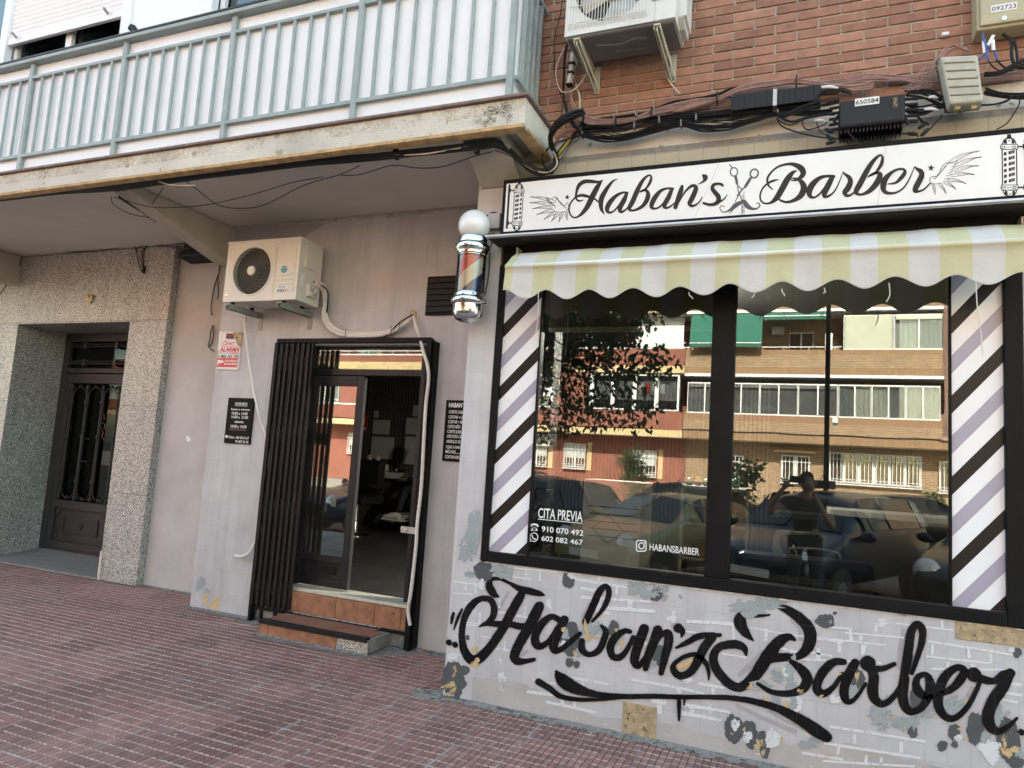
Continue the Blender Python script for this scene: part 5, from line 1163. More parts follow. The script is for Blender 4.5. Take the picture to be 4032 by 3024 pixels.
mb = MB(); bundle(mb, [(385,510),(380,580),(372,640),(362,700)], Zt, 4.24, 1, .006, 0); mb.tube([U(*Zt(352,730),4.24), U(*Zt(360,700),4.24), U(*Zt(376,730),4.24), U(*Zt(364,752),4.24), U(*Zt(352,730),4.24)], .003, 5); mb.build('turnbuckle', m_chrome, None, smooth=True, label='small metal turnbuckle tensioner hanging on the bricks beside the wrapped pipe', cat_='tensioner')
# leads around the boxes
mb = MB()
bundle(mb, [(60,1000),(130,1010),(250,960),(400,920),(500,900),(600,880)], Z3, 4.15, 7, .004, .02, taper=[.4,.8,1,1,.8,.6])
bundle(mb, [(60,1030),(180,1080),(300,1040),(420,1010),(560,1000)], Z3, 4.15, 3, .0035, .02)
bundle(mb, [(360,940),(400,860),(480,800),(600,780),(690,810),(710,840)], Z3, 4.2, 3, .004, .015)
bundle(mb, [(60,1050),(120,1120),(350,1190),(600,1225),(820,1250)], Z3, 4.17, 2, .0035, .006)
bundle(mb, [(560,1070),(640,1130),(700,1190),(760,1255)], Z3, 4.12, 1, .005, 0)
bundle(mb, [(400,1060),(440,1150),(520,1190),(700,1255)], Z3, 4.17, 1, .0035, 0); bundle(mb, [(300,1030),(280,1090),(330,1140),(440,1110),(500,1080)], Z3, 4.17, 1, .0035, 0)
bundle(mb, [(1000,1230),(1040,1195),(1150,1175),(1250,1180),(1290,1200)], Z3, 4.17, 1, .005, 0)
bundle(mb, [(1970,1135),(2060,1080),(2130,980),(2170,900),(2150,850)], Z3, 4.2, 1, .004, 0); bundle(mb, [(1830,930),(1950,920),(2050,890),(2110,850)], Z3, 4.2, 2, .004, .006)
bundle(mb, [(1180,820),(1300,830),(1400,850),(1500,900)], Z3, 4.18, 6, .006, .03); bundle(mb, [(1190,960),(1300,980),(1420,950),(1520,930)], Z3, 4.18, 5, .006, .025)
bundle(mb, [(1860,660),(2000,640),(2150,570),(2300,520)], Z3, 4.2, 3, .008, .012); bundle(mb, [(1860,800),(2000,830),(2212,830),(2400,800)], Z3, 4.23, 6, .007, .02)
bundle(mb, [(2020,300),(2090,360),(2100,500),(2140,590),(2212,600)], Z3, 4.2, 2, .006, .012); bundle(mb, [(2120,370),(2140,450),(2150,560)], Z3, 4.2, 2, .004, .01)
bundle(mb, [(1900,540),(1940,590),(2000,620),(2080,610)], Z3, 4.2, 1, .0045, 0); bundle(mb, [(1970,520),(2030,580),(2110,620)], Z3, 4.2, 1, .0045, 0)
bundle(mb, [(1260,1000),(1320,1060),(1380,1100)], Z3, 4.14, 3, .004, .02); bundle(mb, [(1380,1130),(1450,1050),(1500,1000)], Z3, 4.14, 2, .004, .01)
mb.strands('cable_tangle', 'cable', m_cable, 'tangle of thin black leads around the splitter case and telecom box', 'cables')
for (x, y, a_) in ((515, 1140, .6), (530, 1240, -.2), (520, 1200, .9), (1240, 1165, .2), (1330, 1090, -.7), (1350, 1150, -.8), (580, 1030, -.9), (1185, 1050, 1.2)):
    p_ = U(*Z3(x, y), 4.13); d_ = Vector((math.cos(a_), 0, -math.sin(a_)))*.026
    mb = MB(); mb.tube([p_-d_, p_-d_*.3, p_+d_*.3, p_+d_], [.008, .011, .011, .006], 8)
    o = mb.build('cable_connector', m_boxblk, None, smooth=True, group='black connectors dangling below the splitter case', label='small black connector dangling beneath the splitter case', cat_='connector')
mb = MB()
for k in range(16):
    a0 = rd.uniform(0, 40); bundle(mb, [(1440+rd.uniform(-20, 30), 560+rd.uniform(-40, 60)), (1380+rd.uniform(-50, 40), 620+rd.uniform(-40, 50)), (1310+rd.uniform(-40, 60), 680+rd.uniform(-30, 60)), (1350+rd.uniform(-120, 60), 730+rd.uniform(-30, 50)), (1180+rd.uniform(-60, 120), 790+rd.uniform(-20, 20))], Z3, 4.18, 1, .0022, .01)
for k in range(6): bundle(mb, [(1460, 520+k*8), (1520+k*6, 440+k*6), (1570+k*20, 415), (1650+k*14, 440), (1730, 465)], Z3, 4.2, 1, .003, .01)
mb.strands('wire_tangle', 'wire', m_cable2, 'frayed tangle of fine pink wires left of the grey telecom box', 'wires')
mb = MB()
for pts in ([(1850,310),(1850,350),(1870,400),(1880,460),(1890,540)], [(1940,350),(1945,430),(1970,500),(1975,525)], [(1815,530),(1860,480),(1890,440),(1910,410)]): bundle(mb, pts, Z3, 4.19, 1, .005, 0)
bl = mb.strands('blue_cable', 'cable', m_cableb, 'blue wires hanging out beneath the beige meter cabinet', 'wires')
mb = MB()
for a_, b_ in (((1860,355),(1870,465)), ((1895,400),(1945,310)), ((1940,350),(1945,440))): mb.tube([U(*Z3(*a_), 4.18), U(*Z3(*b_), 4.18)], .009, 6)
mb.build('white_splice', m_white, bl)
for x0, x1, y in ((450,595,762),(1345,1470,955),(1385,1460,850),(390,485,1052)):
    mb = MB(); mb.tube([U(*Z3(x0, y), 4.16), U(*Z3((x0+x1)/2, y-6), 4.15), U(*Z3(x1, y+6), 4.16)], [.007, .009, .005], 7)
    mb.build('tape_wrap', m_white, None, smooth=True, group='white tape wraps on the cables by the boxes', label='white tape wrapped lump on the cables beside the utility boxes', cat_='tape wrap')
# drooping lines under the balcony and soffit
mb = MB(); q_ = zm(0, 0, .4973)
for pts in ([(900,1560,4.0),(1000,1590,4.1),(1130,1640,4.5),(1150,1700,4.7)], [(1290,1490,3.95),(1230,1580,4.1),(1170,1660,4.4)], [(1460,1430,3.92),(1560,1500,3.95),(1720,1620,4.0),(1900,1650,4.05),(2100,1620,4.05),(2400,1470,4.0),(2700,1380,3.95),(2850,1310,3.93)],
            [(1000,1590,3.95),(1200,1640,4.0),(1450,1640,4.0),(1700,1610,4.0),(2000,1540,4.0),(2300,1450,3.98),(2560,1400,3.95)], [(880,1560,3.95),(900,1620,4.1),(1000,1680,4.3),(1100,1710,4.5),(1270,1735,4.8)],
            [(2700,1390,3.93),(2860,1380,3.93),(3100,1310,3.93),(3300,1330,3.93),(3500,1320,3.93),(3750,1240,3.92),(3900,1200,3.9)], [(3920,1190,3.92),(4050,1240,4.0),(4150,1300,4.1),(4260,1360,4.15)]):
    mb.tube([U(*q_(a_, b_), y) for a_, b_, y in pts], .0035, 5)
bundle(mb, [(950,1560,3.98),(1050,1630,4.2),(1150,1690,4.4),(1240,1750,4.8)], q_, 4, 5, .005, .014)
mb.strands('drooping_wire', 'wire', m_cable, 'thin black wires drooping beneath the balcony soffit beside the beam', 'wires')
mb = MB(); k8 = lambda x, y, Y=5.45: U(x*.4973, 800+y*.4973, Y)
for pts in ([(0,720),(50,650),(100,600),(130,540),(165,460),(180,385)], [(180,380),(350,388),(620,385),(800,375),(1000,345),(1065,330)], [(1065,330),(1180,320),(1400,318),(1540,330)], [(1065,330),(1080,380),(1090,440),(1105,500),(1125,545)], [(1165,340),(1130,380),(1125,460),(1132,545)], [(1160,335),(1140,400),(1135,540)], [(1080,380),(1110,345),(1230,330),(1390,355)]): mb.tube([k8(*a_) for a_ in pts], .0055, 5)
c_ = k8(1135, 540); mb.box(c_.x-.012, c_.x+.012, 5.44, 5.47, c_.z-.02, c_.z+.06)
mb.strands('door_wire', 'wire', m_cable, 'black wires tacked over the terrazzo portal with a short dangling plug', 'wires')
mb = MB(); k8 = lambda x, y, Y=5.54: U(x*.4973, 800+y*.4973, Y)
for pts in ([(1745,480),(1735,540),(1700,650),(1675,780),(1672,850),(1678,890)], [(1745,480),(1725,600),(1730,700),(1722,760)], [(1690,965),(1670,1010),(1660,1090),(1650,1120),(1660,1150),(1690,1170)], [(1685,965),(1690,1040),(1675,1110),(1655,1130)]): mb.tube([k8(*a_) for a_ in pts], .006, 5)
mb.strands('hanging_wire', 'wire', m_dark, 'loose grey wires and stained cable stub hanging on the rough plaster strip', 'wires')
# ------------------------------------------------------------------ mural paint
ZCm = zm(1700, 2150, .5425); ZDm = zm(2832, 2150, .5425); ym = YW+.0005
mural = [
 (ZCm, [[(480,365,18),(448,345,46),(418,290,48),(432,242,28),(500,240,20),(570,272,22),(645,312,40),(720,330,44),(785,346,34),(815,356,12)],
  [(345,585,8),(395,560,28),(442,515,40),(452,445,42),(420,388,38),(350,385,38),(282,440,48),(236,530,42),(218,640,40),(234,750,50),(278,818,62),(330,822,64),(392,770,60),(452,695,56),(520,590,58),(590,460,60),(640,370,54),(660,325,36)],
  [(345,585,8),(400,562,34),(480,566,40),(560,566,40),(640,582,42),(700,575,30)],
  [(780,438,62),(748,505,70),(692,610,66),(640,700,62),(602,785,60),(612,828,56),(662,838,38),(742,824,24)],
  [(930,540,40),(870,512,38),(802,560,50),(756,640,50),(752,700,54),(786,728,44),(850,690,34),(912,600,36)],
  [(962,535,56),(922,620,60),(885,710,60),(892,756,48),(940,748,36),(1010,692,38),(1075,636,30)],
  [(1118,550,46),(1170,435,46),(1215,335,46),(1255,292,34),(1284,314,34),(1278,382,36),(1238,462,28),(1165,548,16)],
  [(1090,690,40),(1090,750,44),(1140,788,34),(1210,758,42),(1250,680,44),(1262,620,40),(1232,580,22)],
  [(1440,622,28),(1400,616,34),(1332,662,50),(1297,730,50),(1312,798,44),(1362,808,42),(1412,760,34),(1462,662,28)],
  [(1542,600,62),(1512,680,66),(1482,770,60),(1472,838,54),(1502,870,38),(1555,800,30),(1600,720,30)],
  [(1640,610,62),(1610,700,60),(1572,800,56),(1552,890,36)], [(1600,760,16),(1662,652,28),(1715,632,48),(1718,700,58),(1690,810,50),(1665,922,34)],
  [(1790,596,60),(1818,622,40),(1812,660,10)],
  [(1775,738,16),(1850,702,34),(1950,652,42),(2092,646,24)], [(2035,660,60),(1975,742,60),(1922,850,56),(1872,918,50),(1802,942,48),(1754,900,42),(1764,852,30),(1842,800,28),(1928,790,32),(1988,850,32),(2010,912,24),(2010,972,8)],
  [(122,698,36),(126,702,36)], [(168,714,34),(172,718,34)], [(158,488,18),(148,525,20),(142,560,12)], [(220,458,12),(190,522,20),(160,606,8)],
  [(905,912,20),(925,945,60),(970,990,84),(1060,1040,68),(1200,1078,40),(1400,1092,34),(1600,1090,32),(1800,1096,30),(2000,1096,30),(2200,1105,34),(2390,1140,42),(2540,1190,52),(2690,1270,70),(2800,1345,82),(2870,1388,64)],
  [(775,985,44),(850,1030,38),(930,1088,34),(1050,1113,28),(1200,1114,22),(1330,1105,20),(1410,1092,14)],
  [(1795,1100,24),(1795,1180,24),(1795,1265,14)], [(1835,1110,14),(1832,1152,10)]]),
 (ZDm, [[(250,688,8),(205,645,46),(165,590,70),(152,535,80),(190,495,50),(285,505,24),(365,500,12)],
  [(440,440,36),(525,480,58),(622,560,70),(662,640,80),(642,735,72),(575,798,50),(500,806,36)],
  [(548,680,20),(505,660,46),(440,690,70),(378,760,80),(320,850,84),(252,950,74),(165,1020,60),(92,1012,56),(25,955,58),(-28,880,58),(-42,800,54),(-8,740,50),(60,716,52),(135,716,54),(184,745,42),(196,792,14)],
  [(500,806,52),(400,812,56),(335,835,46)],
  [(520,836,30),(600,900,60),(640,970,66),(602,1038,60),(505,1070,44),(385,1060,34),(280,1000,24)],
  [(905,842,40),(835,842,50),(762,902,60),(714,990,56),(714,1046,58),(762,1070,48),(832,1020,34),(892,930,30)],
  [(985,850,58),(942,932,66),(908,1030,60),(914,1106,54),(952,1130,34),(1005,1085,28),(1062,1000,22)],
  [(1076,850,94),(1084,856,94)], [(1100,880,60),(1122,950,66),(1114,1050,70),(1134,1116,58),(1192,1146,44),(1262,1098,38),(1315,1020,30)], [(1105,886,40),(1185,890,38),(1272,856,26)],
  [(1315,1020,30),(1352,900,60),(1374,750,60),(1394,622,54),(1434,566,44),(1474,606,50),(1470,700,44),(1430,830,34),(1398,925,24)],
  [(1345,960,64),(1332,1080,64),(1352,1168,58),(1402,1202,46),(1472,1168,50),(1522,1080,60),(1530,992,58),(1500,936,38),(1446,948,38),(1428,1000,48),(1450,1058,60),(1505,1096,38),(1575,1086,28)],
  [(1572,1086,30),(1682,1040,46),(1750,970,60),(1778,904,48),(1722,884,44),(1645,942,60),(1594,1050,64),(1592,1160,62),(1642,1238,48),(1712,1248,42),(1792,1178,38),(1852,1080,32),(1892,980,30)],
  [(1846,930,92),(1852,936,92)], [(1890,960,54),(1990,980,44),(2062,932,48),(2122,922,48)], [(2112,922,60),(2062,1020,76),(1992,1120,80),(1954,1220,78),(1964,1298,74),(2022,1346,48),(2102,1306,34),(2160,1250,20)], [(2190,1350,40),(2196,1354,40)]])]
mb = MB()
for tf, ss in mural: ribbons([[(x, y, w*1.13) for x, y, w in q] for q in ss], tf, ym-.0016, .00025, mb, k=8, jit=.018)
mb.build('painted_lettering', m_mural_blk, mur)
# soft overspray round the letters
mb = MB()
for tf, ss in mural: ribbons([[(x, y, w*1.22+4) for x, y, w in q] for q in ss], tf, ym-.0012, .00002, mb, k=5, jit=.05)
mb.build('overspray', fade_mat('black_overspray', (.02,.019,.02), 40, .44, .60, .75), mur)
mb = MB(); mb.closed = False; rd = random.Random(77); n = 90; vs = []
for i in range(n+1):
    x = -1.925+3.0*i/n; vs += [(x, YW+.0012, .0), (x, YW+.0012, .135+.05*math.sin(x*2.1)+.025*math.sin(x*7)+rd.uniform(-.008, .008))]
mb.add(vs, [(2*i, 2*i+2, 2*i+3, 2*i+1) for i in range(n)]); mb.build('taupe_base_band', M('taupe_base_paint', (.44,.41,.395), .6, .12, 4, .2, 60), mur)
mb = MB()
def ghost(tf, ss):
    ribbons(ss, tf, ym-.0006, .00004, mb, k=5, caps=False)
ghost(ZCm, [[(560,330,14),(520,400,22),(470,500,26)], [(1150,420,22),(1090,530,30)], [(700,760,20),(640,800,14)], [(1400,660,22),(1340,720,22)], [(1760,560,20),(1740,590,20)], [(1960,660,10),(1880,640,10)]])
ghost(ZDm, [[(330,760,36),(240,850,44),(140,940,30)], [(520,520,40),(590,600,40),(590,690,34)], [(1340,600,26),(1310,780,26),(1300,900,20)], [(560,1350,30),(300,1240,26),(120,1150,26)], [(640,1340,24),(480,1260,30),(360,1190,26)], [(1840,1020,26),(1800,1100,20)], [(2110,1200,30),(2050,1270,24)], [(560,880,30),(620,830,20)]])
mb.pieces('grey_shadow_spray', m_mfade, mur)
# white painted brick lines
mb = MB(); rd = random.Random(12)
wl = []
def wline(tf, pts, w): wl.append((tf, [[(x, y, w*1.25*rd.uniform(.7, 1.15)) for x, y in pts]]))
for pts, w in (([(600,160),(920,190)],10),([(570,222),(720,240)],10),([(682,155),(686,225)],12),([(785,180),(786,255)],12),([(160,258),(330,280)],12),([(245,280),(250,320)],10),([(318,280),(316,345)],12),([(150,340),(300,350)],8),([(240,408),(360,420)],10),([(490,380),(494,450)],12),([(680,440),(672,510)],14),([(190,545),(340,565)],9),([(350,480),(345,570)],16),([(250,570),(420,585)],9),([(480,480),(700,520)],12),([(350,655),(480,670)],8),([(530,680),(528,750)],12),([(460,740),(600,765)],12),
    ([(1010,235),(1420,300)],18),([(1080,305),(1200,325)],16),([(1345,290),(1342,350)],18),([(1080,370),(1590,405)],18),([(1220,390),(1212,450)],20),([(1440,400),(1436,465)],24),([(1140,440),(1620,475)],20),([(1190,470),(1290,490)],18),([(1850,545),(2200,565)],18),([(1790,615),(2050,640)],12),([(1980,960),(1460,965+0)],10) if False else ([(985,950),(1300,1005)],16),([(730,970),(900,1000)],14),([(1095,970),(1098,1020)],16),([(690,1058),(980,1090)],22),([(830,1130),(1190,1208)],20),([(950,1090),(948,1150)],22),([(1035,1110),(1036,1165)],20),([(860,1030),(862,1075)],16),([(1450,970),(1800,1030),(1990,1080)],18),([(1930,995),(2120,1030)],20),([(2040,1030),(2046,1075)],22),([(1590,1120),(1700,1140)],30),([(1650,1150),(1655,1220)],26),([(1820,1150),(2160,1205)],20),([(1890,1150),(1888,1210)],26),([(2020,1150),(2022,1215)],22),([(1810,1210),(2100,1265)],24),([(1790,1030),(1800,1070)],26)): wline(ZCm, pts, w)
for pts, w in (([(0,565),(110,575)],12),([(215,590),(560,650),(900,700)],12),([(340,600),(338,690)],16),([(590,650),(1210,720)],14),([(950,590),(958,690)],22),([(910,628),(1340,665)],10),([(870,700),(874,770)],24),([(660,770),(820,800)],12),([(720,740),(718,830)],24),([(1050,715),(1040,790)],28),([(600,820),(1180,850)],14),([(440,740),(640,790)],16),([(1280,560),(1700,610)],10),([(1615,540),(1620,600)],16),([(1510,690),(2140,790)],16),([(1550,700),(1545,790)],16),([(1810,740),(1815,815)],22),([(1500,800),(1960,850)],14),([(1965,780),(1975,850)],20),([(1660,840),(1658,890)],20),([(1840,850),(1846,900)],26),([(1540,890),(2150,900)],14),([(2000,980),(2200,1010)],20),([(2060,1060),(2200,1085)],14),([(2040,1110),(2170,1135)],14),([(700,580),(940,600)],12),([(1140,560),(1136,620)],18),([(1030,650),(1028,690)],20),([(20,780),(200,810)],10),([(100,580),(106,690)],14),([(800,1310),(1500,1420)],18),([(980,1370),(985,1440)],22),([(1320,1420),(1322,1500)],22),([(760,1430),(1460,1540)],18),([(870,1450),(860,1510)],20),([(600,1500),(900,1550)],18),([(1070,1520),(1060,1590)],22),([(1180,1530),(1170,1590)],20),([(750,1560),(1420,1600)],18),([(0,1190),(80,1210)],14)): wline(ZDm, pts, w)
for tf, ss in wl: ribbons(ss, tf, ym-.0010, .00001*rd.randint(1, 9), mb, jit=.12, caps=False)
m, nt, p = base_mat('thin_white_brush_paint'); n_ = noise(nt, 55, 4); tr = N(nt, 'ShaderNodeBsdfTransparent'); mx = N(nt, 'ShaderNodeMixShader'); p.inputs['Base Color'].default_value = (.68,.68,.69,1); p.inputs['Roughness'].default_value = .6
nt.links.new(ramp(nt, n_.outputs[0], [(.25, (.45,)*3), (.45, (1,)*3)]), mx.inputs[0]); nt.links.new(tr.outputs[0], mx.inputs[1]); nt.links.new(p.outputs[0], mx.inputs[2]); nt.links.new(mx.outputs[0], nt.nodes['Material Output'].inputs[0])
mb.pieces('white_brick_line', m, mur)
G1, W1, B1, O1 = MB(), MB(), MB(), MB(); cnt = 0
def shrink(L, k): return [(a, b, c*k, d*k) for a, b, c, d in L]
def put(mb, tf, L, y, rough):
    global cnt
    for a_ in shrink(L, 1.12): cnt += 1; blob(*a_, tf, y-.00003*(cnt % 12), mb, n=22, rough=rough)
put(G1, ZCm, [(375,180,62,68),(992,245,38,60),(1630,350,45,45),(1000,845,26,32),(1052,860,20,26),(1000,670,70,110),(160,980,75,125),(240,900,30,32),(2180,1325,50,85),(232,1000,24,20),(1660,800,50,70),(1320,600,40,50),(260,665,14,18)], ym-.0019, .12)
put(G1, ZDm, [(770,545,58,50),(840,487,14,12),(110,1330,68,80),(220,1345,50,70),(235,1425,34,45),(330,1470,36,60),(310,1380,30,34),(1405,1350,34,36),(1620,1450,34,34),(1705,1350,40,52),(2050,1430,40,70),(2165,775,28,34),(2100,1400,80,130),(1430,1120,46,80),(1000,960,50,70),(2150,1560,60,50),(1860,1320,60,100),(1710,1440,24,22)], ym-.0019, .14)
put(W1, ZCm, [(160,805,36,38),(180,762,12,12),(360,280,22,32),(510,955,26,34),(515,1020,16,28),(850,415,20,26),(865,450,10,10),(1740,530,30,26),(1755,485,12,14),(1320,1380/1.0,1,1),(490,835,18,22),(1015,215,24,22),(1855,975,32,20),(960,710,24,20),(1545,705,14,16),(2195,1290,20,30),(1215,235,10,16)], ym-.0023, .22)
put(W1, ZDm, [(1180,555,36,28),(390,1400,55,55),(205,1385,34,34),(120,1300,26,34),(1960,1470,66,60),(1990,1550,44,34),(1735,1395,24,26),(2120,755,20,18),(570,1150,30,50),(840,1110,34,34),(500,920,40,34)], ym-.0023, .22)
put(B1, ZCm, [(515,185,70,50),(280,205,40,20),(1490,300,60,50),(1590,320,60,60),(1690,330,26,50),(1805,368,12,14),(1170,600,80,50),(1080,770,30,36),(960,640,30,40),(1600,860,24,30),(260,10,60,90)], ym-.0027, .35)
put(B1, ZDm, [(270,435,165,60),(530,860,30,60),(520,1000,44,80),(430,940,40,50),(300,1010,80,24),(410,1120,24,46),(540,1150,30,40),(980,1070,46,46),(1160,1200,70,70),(1180,1270,60,60),(1320,1280,60,50),(1700,1170,70,80),(660,1430,70,34),(1540,1200,60,40),(2020,1230,40,60),(1420,1260,30,60),(2180,1500,30,40),(1930,1390,40,30)], ym-.0027, .40)
put(O1, ZCm, [(312,750,18,22),(315,850,34,24),(165,910,12,32),(130,1010,40,20),(155,1050,22,16),(130,1080,24,10),(1120,600,12,50),(1140,665,26,22),(1195,665,14,10),(955,605,16,12),(1375,715,12,26),(1840,865,56,24),(1870,850,20,30),(1340,610,14,12),(1040,780,14,14),(1285,690,10,10)], ym-.0031, .55)
put(O1, ZDm, [(225,1022,16,16),(335,1120,16,44),(430,905,16,8),(490,1150,14,20),(740,1090,14,8),(590,1055,20,14),(1000,950,10,34),(875,930,10,8),(290,1440,34,24),(320,1500,12,20),(790,1525,26,18),(455,1405,12,18),(1480,1060,10,10),(1505,960,10,12),(2070,1410,16,34),(2110,1490,46,30),(2060,1480,20,20),(1790,1395,14,12),(1750,1330,12,14),(1260,1240,12,8),(2180,1360,12,20),(180,1330,12,10),(1790,1130,18,8),(90,1360,10,8)], ym-.0031, .55)
G1.pieces('grey_paint_blob', fade_mat('worn_grey_paint', (.085,.088,.092), 14, .36, .40, 1), mur); W1.pieces('white_paint_blob', fade_mat('worn_white_paint', (.66,.66,.67), 16, .38, .46, 1), mur); B1.pieces('peeled_patch', fade_mat('peeled_blue_grey', (.32,.352,.355), 11, .44, .465, 1), mur); O1.pieces('flaked_patch', fade_mat('flaked_ochre', (.58,.42,.22), 22, .44, .47, 1), mur)
MB_ = MB(); q1, q2 = U(*ZCm(1390, 1120), YW), U(*ZCm(1636, 1150), YW); q3 = U(*ZCm(1385, 1360), YW); MB_.box(q1.x, q2.x, YW-.0038, YW+.001, q3.z-.005, q1.z-.004)
q1, q3 = U(*ZDm(1716, 545), YW), U(*ZDm(1716, 670), YW); MB_.box(q1.x, 1.6, YW-.0038, YW+.001, q3.z, .884); MB_.pieces('bare_stone_tile', m_stone, mur, bevel=.002)
# chipped paint along the frame and at the foot
mb = MB(); rd = random.Random(17)
for k in range(60):
    x = rd.uniform(-1.9, 1.05); p_ = None; mb.closed = False
    w, h = rd.uniform(.006, .03), rd.uniform(.001, .005); zc = .884 if k < 42 else rd.uniform(.012, .05)
    vs = [(x+w*math.cos(t)*rd.uniform(.7, 1.2), YW-.0135 if k < 42 else YW-.0006, zc-.003+h*math.sin(t)*rd.uniform(.6, 1.3)) for t in [i*.785 for i in range(8)]]; mb.add(vs, [tuple(range(8))])
mb.build('chipped_edge', m_white_plaster, mur)
# patches on the door wall and pilaster
mb = MB()
for a_ in ((1590, 1605, 36, 56), (1640, 1660, 20, 24)): blob(*a_, zm(0, 1500, .4973), YD-.001, mb, rough=.35)
for a_ in ((2140, 430, 60, 210), (2100, 800, 40, 24)): blob(*a_, zm(900, 1900, .45208), YW-.001, mb, rough=.2)
mb.pieces('peeled_wall_patch', m_blue, bld)
mb = MB()
for a_ in ((1610, 435, 34, 40), (1535, 400, 16, 46), (1560, 450, 14, 14)): blob(*a_, zm(0, 2150, .5268), YD-.0014, mb, rough=.5)
for a_ in ((1630, 1265, 34, 12), (2150, 525, 34, 8), (1700, 1448, 34, 10)): blob(*a_, zm(900, 1900, .45208), YD-.0014 if a_[0] < 2000 else YW-.0016, mb, rough=.5)
mb.pieces('flaked_wall_patch', m_ochre, bld)
mb = MB(); mb.closed = False; blob(1490, 460, 15, 26, zm(0, 1500, .4973), YPL-.002, mb, rough=.3); mb.build('white_filler_dab', m_white, bld)
mb = MB(); mb.closed = False
# unpainted grey band at the top of the door wall
poly = [(243,190),(250,300),(500,280),(800,280),(850,230),(980,160),(1000,155),(700,170),(400,180)]
mb.add([U(800+x*.4973, 800+y*.4973, YD-.0012) for x, y in poly], [tuple(range(len(poly)))])
mb.build('grey_undercoat_patch', M('grey_undercoat', (.33,.32,.33), .6, .1, 4), bld)
mb = MB(); rd = random.Random(31); x = -5.2
while x < -2.15:
    w = rd.uniform(.05, .2); h = rd.uniform(.012, .035); mb.box(x, x+w-.004, YD-.004, YD-.0005, 3.655-h, 3.656); x += w
mb.build('ceiling_joint_filler', M('pale_filler', (.40,.38,.37), .9, .2, 20, .6, 60), bld)
# ================================================================== GROUND
m_asph = M('asphalt', (.055,.054,.053), .9, .2, 3, .6, 120)
MB().add([(-150,-150,-.15),(150,-150,-.15),(150,150,-.15),(-150,150,-.15)], [(0,1,2,3)]).build('street', m_asph, None, kind='structure')
m, nt, p = base_mat('dusty_grout'); n1 = noise(nt, 2.2, 5); n2 = noise(nt, 30, 4)
c1 = ramp(nt, n1.outputs[0], [(.35, (.17,.145,.135)), (.52, (.28,.25,.235)), (.68, (.42,.40,.375))]); nt.links.new(mix(nt, .5, c1, ramp(nt, n2.outputs[0], [(.3, (.35,.35,.35)), (.7, (1,1,1))]), 'MULTIPLY'), p.inputs['Base Color']); p.inputs['Roughness'].default_value = .95
m_grout = m
MB().box(-60, 60, -.55, 6.6, -.15, -.0055).build('sidewalk', m_grout, None, kind='structure')
MB().box(-60, 60, -.70, -.552, -.15, -.003).build('kerb', M('granite_kerb', (.34,.33,.31), .8, .1, 14, .2, 60), None, kind='structure', bevel=.01)
m, nt, p = base_mat('maroon_paving_pad'); n1 = noise(nt, 1.3, 4); n2 = noise(nt, 260, 3); g = N(nt, 'ShaderNodeNewGeometry')
c1 = ramp(nt, n1.outputs[0], [(.3, (.275,.135,.108)), (.5, (.32,.168,.138)), (.72, (.36,.21,.175))])
c1 = mix(nt, 1, c1, ramp(nt, n2.outputs[0], [(.30, (.45,.45,.45)), (.55, (1,1,1)), (.72, (1.5,1.5,1.55))]), 'MULTIPLY')
c1 = mix(nt, 1, c1, ramp(nt, g.outputs['Random Per Island'], [(0, (.80,.78,.78)), (1, (1.12,1.12,1.12))]), 'MULTIPLY')
sh_ = N(nt, 'ShaderNodeVectorMath', operation='SUBTRACT'); sh_.inputs[1].default_value = (-2.613, 3.612, -5); nt.links.new(pos(nt), sh_.inputs[0])
sn = N(nt, 'ShaderNodeVectorMath', operation='SNAP'); sn.inputs[1].default_value = (.3016, .3048, 20); nt.links.new(sh_.outputs[0], sn.inputs[0]); wn = N(nt, 'ShaderNodeTexWhiteNoise'); nt.links.new(sn.outputs[0], wn.inputs[0])
c1 = mix(nt, 1, c1, ramp(nt, wn.outputs[0], [(0, (.80,.79,.80)), (.5, (1,1,1)), (1, (1.20,1.16,1.15))]), 'MULTIPLY')     # slab to slab
gm = noise(nt, 22, 3); c1 = mix(nt, ramp(nt, gm.outputs[0], [(.70, (0,0,0)), (.74, (.7,.7,.7))]), c1, (.05,.042,.042))      # old gum and stains
nt.links.new(c1, p.inputs['Base Color']); p.inputs['Roughness'].default_value = .62; nt.links.new(bumpn(nt, n2.outputs[0], .35, .002), p.inputs['Normal'])
m_pad = m
m_padedge = M('pale_pink_pad_edge', (.46,.32,.26), .7, .3, 6)  # paler pink, used on front chamfers only
mb = MB(); mb.closed = False; rd = random.Random(2); px_, py_ = .0377, .0762
def wall_y(x): return 4.26 if x > -2.13 else 5.12 if x > -5.25 else 5.55 if x > -6.36 else 5.46
jx0, jy0 = -2.612, 3.613
i0, i1 = int((-10.2-jx0)/px_), int((.55-jx0)/px_)
